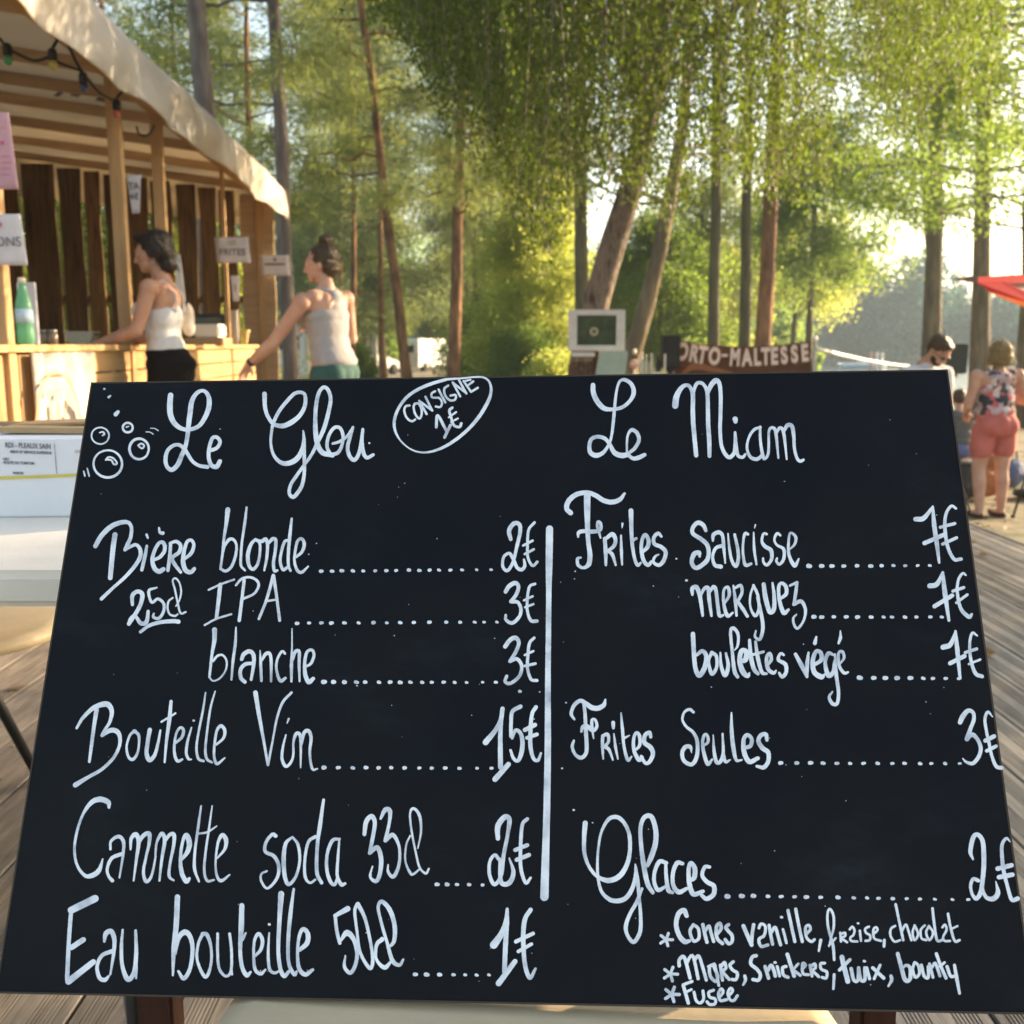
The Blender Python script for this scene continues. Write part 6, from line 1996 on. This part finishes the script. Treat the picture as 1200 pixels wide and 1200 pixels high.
def add_trunk(path, r0, r1, mat, root, n=12):
    o = np.array(root.location)
    k = len(path)
    rad = [r0 * (1 + .35 * math.exp(-i * 1.6)) * (1 - i / (k - 1)) + r1 * (i / (k - 1)) for i in range(k)]
    mb = MB().tube([tuple(p - o) for p in path], rad, n)
    return mb.build('trunk', mat, root, True)


def limbs(path, z0, nl, reach, rise, r, seed, az=None, spread=math.pi):
    """list of limb polylines leaving the trunk above z0"""
    rg = np.random.default_rng(seed)
    P = np.array(path)
    out = []
    zt_ = P[-1][2]
    for i in range(nl):
        t = (i + rg.uniform(0, 1)) / nl
        z = z0 + (zt_ - z0) * t * .97
        j = np.searchsorted(P[:, 2], z)
        j = min(max(j, 1), len(P) - 1)
        f = (z - P[j - 1][2]) / max(1e-6, P[j][2] - P[j - 1][2])
        p = P[j - 1] + (P[j] - P[j - 1]) * f
        a = (az if az is not None else 0) + rg.uniform(-spread, spread)
        R = reach * (1 - .55 * t) * rg.uniform(.55, 1.15)
        d = np.array([math.cos(a), math.sin(a), 0])
        pts = [p]
        m = 5
        for q in range(1, m + 1):
            u = q / m
            pts.append(p + d * R * u + np.array([0, 0, rise * R * u * (1 - .45 * u)]) + rg.normal(size=3) * R * .035)
        out.append(pts)
    return out


def add_limbs(L, r, mat, root, seed=0, sub=2):
    o = np.array(root.location)
    rg = np.random.default_rng(seed)
    mb = MB()
    tips = []
    for pts in L:
        k = len(pts)
        rr_ = r * rg.uniform(.6, 1.1)
        mb.tube([tuple(p - o) for p in pts], [rr_ * (1 - .85 * i / (k - 1)) + .004 for i in range(k)], 6, False)
        tips += [pts[-1], (pts[-2] + pts[-1]) / 2, pts[-3], (pts[-3] + pts[-2]) / 2]
        for s_ in range(sub):
            i = rg.integers(1, k - 1)
            q = pts[i]
            dv = (pts[-1] - pts[0])
            ln = np.linalg.norm(dv) * rg.uniform(.25, .5)
            dd = dv / max(1e-6, np.linalg.norm(dv)) + rg.normal(size=3) * .6
            e2 = q + dd / np.linalg.norm(dd) * ln
            mb.tube([tuple(q - o), tuple((q + e2) / 2 + rg.normal(size=3) * ln * .06 - o), tuple(e2 - o)], [rr_ * .5, rr_ * .3, .004], 5, False)
            tips.append(e2)
    mb.build('limbs', mat, root, True)
    return tips


def pine(px_base, px_top, Y, H, r0, label, z0=5.0, nl=26, reach=2.6, clump=.62, n=95, mat='leaf_pine', bark='bark_pine', seed=1, bend=.15, Ytop=0.0, gz=None, L=.17, group='pines of the lakeside wood', shell=.5, spread_low=True):
    gz = GZ if gz is None else gz
    kx = lambda px: (px - 600) / 1200 / ray(px, 404).y * Y
    base = np.array([kx(px_base), Y, gz - .05])
    # px_top: column where the trunk leaves the frame (y = 0)
    zt_ = at(px_top, 0, Y)
    top_dir = np.array([zt_.x - base[0], Ytop, zt_.z - base[2]])
    top = base + top_dir * (H / top_dir[2])
    e = empty('pine_tree', tuple(base), 0, label, 'tree', group)
    path = trunk_path(base, top, bend, 12, seed)
    add_trunk(path, r0, r0 * .25, M[bark], e)
    LL = limbs(path, z0, nl, reach, .12, r0 * .3, seed)
    tips = add_limbs(LL, r0 * .22, M[bark], e, seed)
    o = np.array(e.location)
    rg = np.random.default_rng(seed)
    rad = clump * rg.uniform(.65, 1.25, len(tips))
    Q = clump_leaves([t - o for t in tips], rad, int(n * 1.45), L * .9, L * .12, .6, .1, shell)
    put('crown', quads('crown', Q, M[mat]), None, e)
    return e


def broad(base, H, r0, label, z0, nl, reach, clump, n, L, Wd, mat, bark, seed, name='broadleaf_tree', top=None, rise=.35, az=None, spread=math.pi, group=None, flat=.75, droop=.3, bend=.2, cat='tree', along=False):
    base = np.array(base, float)
    top = np.array(top, float) if top is not None else base + np.array([0, 0, H])
    e = empty(name, tuple(base), 0, label, cat, group)
    path = trunk_path(base, top, bend, 10, seed)
    add_trunk(path, r0, r0 * .25, M[bark], e, 12)
    LL = limbs(path, z0, nl, reach, rise, r0 * .3, seed, az, spread)
    tips = add_limbs(LL, r0 * (.13 if along else .25), M[bark], e, seed)
    if along:
        tips += [p for pts in LL for p in pts[1:4]]
    o = np.array(e.location)
    rg = np.random.default_rng(seed)
    Q = clump_leaves([t - o for t in tips], clump * rg.uniform(.6, 1.3, len(tips)), n, L, Wd, flat, droop)
    put('crown', quads('crown', Q, M[mat]), None, e)
    return e


# --- near pines on the left
pine(243, 217, 13.0, 15, .155, 'grey brown pine trunk rising right behind the canvas roof', z0=7.5, nl=22, reach=2.6, seed=3, bark='bark_grey')
pine(341, 328, 14.5, 16, .115, 'grey leaning pine right behind the woman with the bun', z0=3.6, nl=34, reach=2.2, seed=5, bark='bark_grey', n=110, clump=.42, bend=.12)
pine(484, 430, 21, 15, .115, 'slender orange pine leaning left above the parked van', z0=4.2, nl=34, reach=2.4, seed=7, clump=.5, n=130, bend=.2)
pine(527, 532, 20, 15, .125, 'straight orange pine trunk just right of the parked van', z0=3.2, nl=40, reach=2.4, seed=9, clump=.46, n=130)
# dead looking low branches of the straight pine
# --- lakeside pines and trees on the right
pine(892, 921, 17, 15, .145, 'orange barked pine rising behind the right end of the banner', z0=7.8, nl=22, reach=2.6, seed=13, group='pines beside the lake', bend=.08)
pine(876, 879, 18.5, 14, .115, 'dark pine trunk standing close left of the orange barked pine', z0=6.4, nl=18, reach=2.2, seed=14, group='pines beside the lake', bark='bark_green', bend=.05)
pine(839, 836, 16, 14, .10, 'olive trunk above the left part of the banner', z0=6.4, nl=18, reach=2.2, seed=15, group='pines beside the lake', bark='bark_green', bend=.05)
pine(685, 682, 15, 13, .115, 'straight mossy trunk just left of the thick leaning tree', z0=5.6, nl=20, reach=2.2, seed=16, group='pines beside the lake', bark='bark_green', bend=.05)
pine(1095, 1103, 25.7, 17, .235, 'thick brown pine trunk behind the man in sunglasses', z0=7.5, nl=24, reach=3.6, seed=17, group='pines beside the lake', clump=.8, bark='bark_brown', bend=.1)
pine(1154, 1158, 25.5, 17, .235, 'thick brown pine trunk crossing the red canopy', z0=7.8, nl=24, reach=3.6, seed=19, group='pines beside the lake', clump=.8, bark='bark_brown', bend=.06)

# --- leaning old birch with hanging curtains of leaves
bx0 = at(678, 440, 9.1)
p0 = np.array([bx0.x - .12, 9.1, GZ - .05])
p1 = np.array(at(682, 430, 9.1)); p2 = np.array(at(700, 350, 9.1)); p3 = np.array(at(720, 280, 9.1)); p4 = np.array(at(738, 225, 9.05)); p5 = np.array(at(762, 120, 8.95)); p6 = np.array(at(780, -40, 8.8)); p7 = p6 + np.array([.1, -.2, 1.6]); p8 = p7 + np.array([-.2, -.3, 2.2])
birch = empty('weeping_birch', tuple(p0), 0, 'thick leaning birch behind the picture frame with long hanging leaf curtains', 'tree')
o = np.array(birch.location)
MB().tube([tuple(p - o) for p in (p0, p1, p2, p3, p4, p5, p6, p7, p8)], [.155, .122, .116, .112, .102, .09, .08, .065, .03], 18).build('trunk', M['bark_birch'], birch, True)
rg = np.random.default_rng(21)
mbL = MB()
anchors = []
for i in range(40):
    st = [p5, p6, p7, p8][i % 4] + rg.normal(size=3) * .1
    a = rg.uniform(-math.pi, math.pi)
    tgt_r = rg.uniform(1.2, 4.0)
    zt_ = rg.uniform(4.2, 6.2)
    en = np.array([p7[0] + math.cos(a) * tgt_r, p7[1] + math.sin(a) * tgt_r * .75, zt_])
    mid = (st + en) / 2 + np.array([0, 0, rg.uniform(.5, 1.0)])
    pts = [st * (1 - t) ** 2 + mid * 2 * t * (1 - t) + en * t * t for t in np.linspace(0, 1, 8)]
    mbL.tube([tuple(p - o) for p in pts], [.045 * (1 - .85 * k / 7) + .004 for k in range(8)], 6, False)
    anchors += pts[3:]


# curtain envelope: photo column -> how far down the leaves hang (row), for the front of the crown
env_x = [455, 480, 510, 540, 570, 600, 622, 640, 655, 680, 710, 740, 780, 820, 850, 880, 920, 960, 1000, 1040, 1080, 1120, 1160, 1200]
env_y = [20, 60, 120, 175, 215, 232, 300, 320, 285, 248, 235, 250, 275, 250, 210, 235, 250, 235, 205, 190, 175, 165, 175, 150]
den_x = [455, 500, 570, 650, 800, 930, 960, 1040, 1130, 1200]
den_y = [.30, .55, .85, .80, .50, .40, .22, .17, .16, .16]
strand_tubes = MB()
LC, LD = [], []
cnt = 0
boughs = []
while len(boughs) < 210:
    px = rg.uniform(440, 1210)
    if rg.uniform() > np.interp(px, den_x, den_y):
        continue
    Y = rg.uniform(5.8, 10.4) if px < 950 else rg.uniform(7, 11)
    boughs.append((px, Y, rg.uniform(0, 1) ** .5, rg.uniform(.10, .34)))
while cnt < 1900:
    bq = boughs[rg.integers(len(boughs))]
    Y = bq[1] + rg.normal() * .22
    px = bq[0] + rg.normal() * bq[3] * 1200 / Y * .55
    yb = np.interp(px, env_x, env_y) * bq[2] + rg.normal() * 12
    if rg.uniform() < .12:
        yb -= 120
    pb = np.array(at(px, yb, Y))
    ln = rg.uniform(1.1, 2.7)
    sway = rg.normal(size=2) * .10
    top = pb + np.array([sway[0] - .04, sway[1], ln])
    m = 7
    pts = [top + (pb - top) * t + np.array([sway[0], sway[1], 0]) * .5 * math.sin(t * math.pi) for t in np.linspace(0, 1, m)]
    if cnt % 6 == 0:
        strand_tubes.tube([tuple(p - o) for p in pts], [.0022] * m, 3, False)
    k = int(ln * (50 if px < 640 else 42))
    t = rg.uniform(0, 1, k)
    P = np.stack([np.interp(t, np.linspace(0, 1, m), [p[d] for p in pts]) for d in range(3)], 1) + rg.normal(size=(k, 3)) * .020
    LC.append(P - o)
    LD.append(rg.normal(size=(k, 3)) * .45 + np.array([0, 0, -1.0]))
    cnt += 1
# crown above the frame so that the tree is whole from other positions
for i in range(170):
    a_ = anchors[rg.integers(len(anchors))]
    k = 60
    P = a_ + rg.normal(size=(k, 3)) * np.array([.45, .45, .35])
    LC.append(P - o)
    LD.append(rg.normal(size=(k, 3)) * .8 + np.array([0, 0, -.6]))
LC = np.concatenate(LC)
LD = np.concatenate(LD)
nL = len(LC)
Q = leaf_quads(LC, LD, rg.uniform(.024, .044, nL), rg.uniform(.014, .024, nL))
mbL.build('limbs', M['bark_birch'], birch, True)
strand_tubes.build('hanging_twigs', M['bark_birch'], birch)
put('crown', quads('crown', Q, M['leaf_birch']), None, birch)

# second leaning trunk behind it
a, b2, c, d = [np.array(at(x, y, 14)) for x, y in ((738, 425), (757, 360), (775, 285), (800, 150))]
base = np.array([a[0] - .15, 14, GZ - .05])
e = empty('broadleaf_tree', tuple(base), 0, 'brown trunk leaning right between the picture frame and dark loudspeaker', 'tree')
o2 = np.array(e.location)
tp_ = np.array(at(815, -60, 14.5))
MB().tube([tuple(p - o2) for p in (base, a, b2, c, d, tp_, tp_ + np.array([.3, 0, 2.5]))], [.14, .125, .115, .10, .08, .06, .03], 14).build('trunk', M['bark_brown'], e, True)
LL = limbs([c, d, tp_, tp_ + np.array([.3, 0, 2.5])], 2.6, 22, 2.6, .35, .04, 31)
tips = add_limbs(LL, .03, M['bark_brown'], e, 31)
put('crown', quads('crown', clump_leaves([t - o2 for t in tips], .55 * RNG.uniform(.7, 1.3, len(tips)), 62, .075, .045, .8, .5), M['leaf_birch']), None, e)

# --- sunny and shady trees behind
def gx_(px, Y):
    return (px - 600) / 1200 / ray(px, 404).y * Y


broad((gx_(628, 23), 23, GZ), 5.5, .10, 'glowing yellow green young tree left of the picture frame', -.2, 40, 1.35, .48, 210, .085, .05, 'leaf_sunlit', 'bark_brown', 41, rise=.5, flat=.95)
broad((gx_(590, 26), 26, GZ), 4.6, .09, 'yellow green bushy tree just right of the straight orange pine', -.2, 34, 1.3, .48, 170, .09, .05, 'leaf_sunlit', 'bark_brown', 42, rise=.5, flat=.95)
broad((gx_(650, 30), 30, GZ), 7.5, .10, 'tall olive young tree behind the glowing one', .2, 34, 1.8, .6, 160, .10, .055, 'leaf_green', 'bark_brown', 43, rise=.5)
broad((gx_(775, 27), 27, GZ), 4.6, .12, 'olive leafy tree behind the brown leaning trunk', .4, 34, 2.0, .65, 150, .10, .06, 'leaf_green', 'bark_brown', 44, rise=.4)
broad((gx_(815, 31), 31, GZ), 6.5, .12, 'golden leafy tree behind the dark loudspeaker', .2, 34, 2.0, .6, 150, .10, .06, 'leaf_sunlit', 'bark_brown', 45, rise=.4)
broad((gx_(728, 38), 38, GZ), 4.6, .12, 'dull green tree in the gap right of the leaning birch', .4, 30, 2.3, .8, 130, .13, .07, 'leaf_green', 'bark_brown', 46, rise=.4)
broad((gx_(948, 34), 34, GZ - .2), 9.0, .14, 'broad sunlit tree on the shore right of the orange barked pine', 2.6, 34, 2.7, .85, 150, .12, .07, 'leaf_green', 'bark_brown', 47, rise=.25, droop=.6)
broad((gx_(925, 42), 42, GZ - .2), 9.0, .14, 'golden shore tree behind the end of the banner', 2.2, 30, 2.8, .9, 130, .13, .075, 'leaf_sunlit', 'bark_brown', 48, rise=.3, droop=.5)
# leafy branches of a tall tree beside the lake, over the two brown trunks
broad((gx_(1215, 21), 21, GZ), 13, .22, 'tall leafy tree at the right edge whose branches cross the sky', 3.2, 46, 5.6, .55, 95, .105, .062, 'leaf_green', 'bark_brown', 49, rise=.15, az=math.pi, spread=1.5, droop=.6, bend=.3, along=True)
broad((gx_(1103, 33), 33, GZ - .2), 13, .16, 'thin leafy tree filling the sky left of the thick brown trunk', 5.0, 40, 3.6, .6, 65, .13, .08, 'leaf_green', 'bark_brown', 50, rise=.2, droop=.5, along=True, top=(gx_(1040, 33), 33, 12.5))
for i, (px, Y, H, lab) in enumerate(((40, 17, 4.6, 'sunny leafy tree glowing through the left gaps of the end wall'), (120, 19, 5.0, 'sunny leafy tree glowing through the middle gaps of the end wall'), (215, 18, 4.6, 'sunny leafy tree glowing through the right gaps of the end wall'), (-60, 15, 4.5, 'sunny leafy tree beyond the back of the stall'))):
    broad((gx_(px, Y), Y, GZ), H, .08, lab, -.3, 30, 1.5, .50, 150, .085, .05, 'leaf_sunlit' if i != 1 else 'leaf_green', 'bark_brown', 52 + i, rise=.4, flat=.95, group='sunny trees behind the stall')
# low green scrub around the car park
sx_ = [(405, 34, 1.5, 'leaf_green'), (447, 62, 3.2, 'leaf_green'), (578, 30, 2.6, 'leaf_green'), (598, 21, 1.8, 'leaf_green'), (582, 45, 3.6, 'leaf_green'), (512, 75, 3.0, 'leaf_pine'), (640, 19, 1.3, 'leaf_sunlit'), (610, 36, 3.6, 'leaf_green')]
labs = ['green shrub seen past the grey top of the woman with a bun', 'round bright green shrub left of the slender leaning pine', 'dark green shrub right of the straight orange pine', 'low shrub around the pale bare stems',
        'tall shrub behind the straight orange pine', 'dark shrub mass behind the parked van', 'low yellow shrub at the left foot of the mossy trunk', 'large green shrub behind the pale bare stems']
for i, (px, Y, H, mt) in enumerate(sx_):
    broad((gx_(px, Y), Y, GZ), H, .04, labs[i], -.5, 26, H * .55, H * .24, 150, .09 * Y / 28, .05 * Y / 28, mt, 'bark_brown', 60 + i, name='shrub', rise=.5, flat=.9, group='shrubs in front of the wood', cat='shrub')

# trees added right of the deck, out of view, to dapple the light on it
for i, (x, y, H) in enumerate(((9.2, 7.0, 6.5), (9.8, 4.1, 7.0), (12.5, 8.6, 8.0))):
    broad((x, y, GZ), H, .10, ['unseen shade tree added right of the deck nearest the canopy', 'unseen shade tree added right of the deck nearest the camera', 'taller unseen shade tree added right of the deck by the shore'][i], 1.4, 30, 2.2, .50, 48, .085, .055, 'leaf_birch', 'bark_brown', 70 + i, rise=.35, group='added shade trees beside the deck')

# --- deeper pines, one object each
deep = [(300, 24, 15, 'bark_pine', 1), (408, 29, 15, 'bark_pine', 2), (402, 36, 17, 'bark_pine', 1), (590, 38, 17, 'bark_pine', 1), (190, 30, 17, 'bark_pine', 1), (255, 44, 15, 'bark_pine', 2), (130, 26, 16, 'bark_pine', 1), (60, 33, 17, 'bark_pine', 2), (0, 27, 17, 'bark_pine', 1), (860, 60, 14, 'bark_pine', 1), (-90, 36, 17, 'bark_pine', 2), (615, 29, 13, 'bark_pine', 1)]
deep += [(448, 33, 15, 'bark_pine', 2), (540, 46, 17, 'bark_pine', 1), (562, 35, 15, 'bark_pine', 2), (425, 43, 16, 'bark_pine', 1), (392, 50, 16, 'bark_pine', 1)]
where = ['behind the roof edge and the stall corner', 'behind the head of the woman with the bun', 'behind her right shoulder', 'above the yellow green trees', 'behind the middle of the canvas valance', 'far behind the grey trunk over the roof', 'seen through the gaps of the end wall', 'seen through the left gaps of the end wall', 'behind the nearest stall post', 'far behind the banner', 'beyond the left side of the stall', 'behind the hanging birch curtain']
where += ['just left of the slender leaning pine', 'far behind the right edge of the parked van', 'right of the straight orange pine', 'far behind the low white car', 'far beyond the right shoulder of the woman with the bun']
for i, (px, Y, H, bk, mk) in enumerate(deep):
    pine(px, px + (i * 37 % 17) - 8, Y, H, .095, 'forest pine standing ' + where[i], z0=(3.0 if i < len(deep) - 5 else 1.6) + (i % 3) * 1.2, nl=30 if i < len(deep) - 5 else 40, reach=2.5, clump=.80, n=80, mat='leaf_pine' if mk == 1 else 'leaf_pine2', seed=80 + i, L=.22 + Y * .001, group='deeper pines of the wood', bend=.2, shell=.6)

for i, (px, Y, H, lab) in enumerate(((395, 40, 7.5, 'feathery pale green tree past the shoulder of the woman with the bun'), (452, 53, 9.5, 'feathery pale green tree above the parked car and van'), (548, 42, 9.0, 'feathery pale green tree right behind the straight orange pine'), (585, 52, 10.5, 'tall feathery pale green tree over the yellow bush'), (345, 46, 8.0, 'feathery pale green tree behind the bun and the grey trunk'))):
    broad((gx_(px, Y), Y, GZ), H, .09, lab, 1.3, 34, 2.3, .75, 150, .15, .05, 'leaf_pine' if i % 2 else 'leaf_pine2', 'bark_brown', 90 + i, rise=.3, group='feathery trees of the wood')

# --- far woods as masses
def far_wood(name, label, boxes, n_per, L, seed, mat='leaf_far'):
    rg2 = np.random.default_rng(seed)
    Qs = []
    for (x0, x1, y0, y1, h0, h1, cnt_) in boxes:
        for i in range(cnt_):
            x = rg2.uniform(x0, x1)
            y = rg2.uniform(y0, y1)
            g = ground_h(x, y)
            H = rg2.uniform(h0, h1)
            R = H * rg2.uniform(.20, .34)
            k = 26
            t = rg2.uniform(.04, 1, k)
            rr_ = R * np.sqrt(np.maximum(.05, 1 - (t * 1.05 - .35) ** 2 / .62))
            aa = rg2.uniform(0, 2 * math.pi, k)
            C = np.stack([x + rr_ * np.cos(aa) * rg2.uniform(.4, 1, k), y + rr_ * np.sin(aa) * rg2.uniform(.4, 1, k), g + t * H], 1)
            Qs.append(clump_leaves(C, R * rg2.uniform(.25, .5, k), n_per, L, L * .6, .8, .2))
    Q = np.concatenate(Qs)
    return tag(put(name, quads(name, Q, M[mat])), label, 'wood', kind='stuff')


far_wood('left_far_wood', 'dark green wood closing the view behind the car park', [(-75, -20, 84, 110, 6, 10, 80), (-26, 2, 90, 118, 9, 14, 50), (-12, 8, 112, 130, 7, 11, 25), (-80, -32, 60, 84, 5, 8, 40)], 26, .55, 5, 'leaf_green')
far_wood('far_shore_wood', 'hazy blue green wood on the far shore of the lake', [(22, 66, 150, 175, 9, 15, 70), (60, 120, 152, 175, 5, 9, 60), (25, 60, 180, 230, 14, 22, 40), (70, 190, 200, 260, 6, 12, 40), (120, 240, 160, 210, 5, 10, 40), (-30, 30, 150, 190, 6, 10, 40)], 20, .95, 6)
far_wood('left_shore_wood', 'sunlit bushes along the left shore of the lake', [(14, 21, 62, 95, 3, 6, 22), (20, 27, 95, 140, 4, 8, 24)], 30, .45, 7, 'leaf_green')

# fallen leaves and tufts on the sand near the deck
rg3 = np.random.default_rng(8)
k = 9000
Xs = rg3.uniform(-9, 12, k)
Ys = rg3.uniform(6.5, 32, k)
ok = ~((Xs < 2.8) & (Ys < 8.4))
C = np.stack([Xs, Ys, np.array([ground_h(a, b_) for a, b_ in zip(Xs, Ys)]) + .012], 1)[ok]
C = np.concatenate([C, np.stack([rg3.uniform(-5, 2.6, 130), rg3.uniform(1.3, 8.1, 130), np.full(130, .008)], 1)])
D = rg3.normal(size=(len(C), 3)) * np.array([1, 1, .25])
tag(put('leaf_litter', quads('leaf_litter', leaf_quads(C, D, rg3.uniform(.03, .07, len(C)), rg3.uniform(.02, .04, len(C))), mat_leaf('dry_leaves', (.10, .06, .025), (.24, .16, .07), (.2, .13, .05), .2))), 'dry leaves scattered over the sandy ground', 'leaf litter', kind='stuff')
# ---------------------------------------------------------------- evening haze
hz_m = bpy.data.materials.new('evening_haze')
hz_m.use_nodes = True
hz_m.node_tree.nodes.clear()
_o = hz_m.node_tree.nodes.new('ShaderNodeOutputMaterial')
_v = hz_m.node_tree.nodes.new('ShaderNodeVolumePrincipled')
_v.inputs['Color'].default_value = (0.72, 0.89, 1.0, 1)
_v.inputs['Density'].default_value = 0.0010
_v.inputs['Anisotropy'].default_value = 0.12
hz_m.node_tree.links.new(_v.outputs[0], _o.inputs['Volume'])
hz = MB().box((0, 305, 22), (1460, 1060, 52)).build('haze', hz_m)
tag(hz, 'thin golden evening haze over the lakeside', kind='stuff')
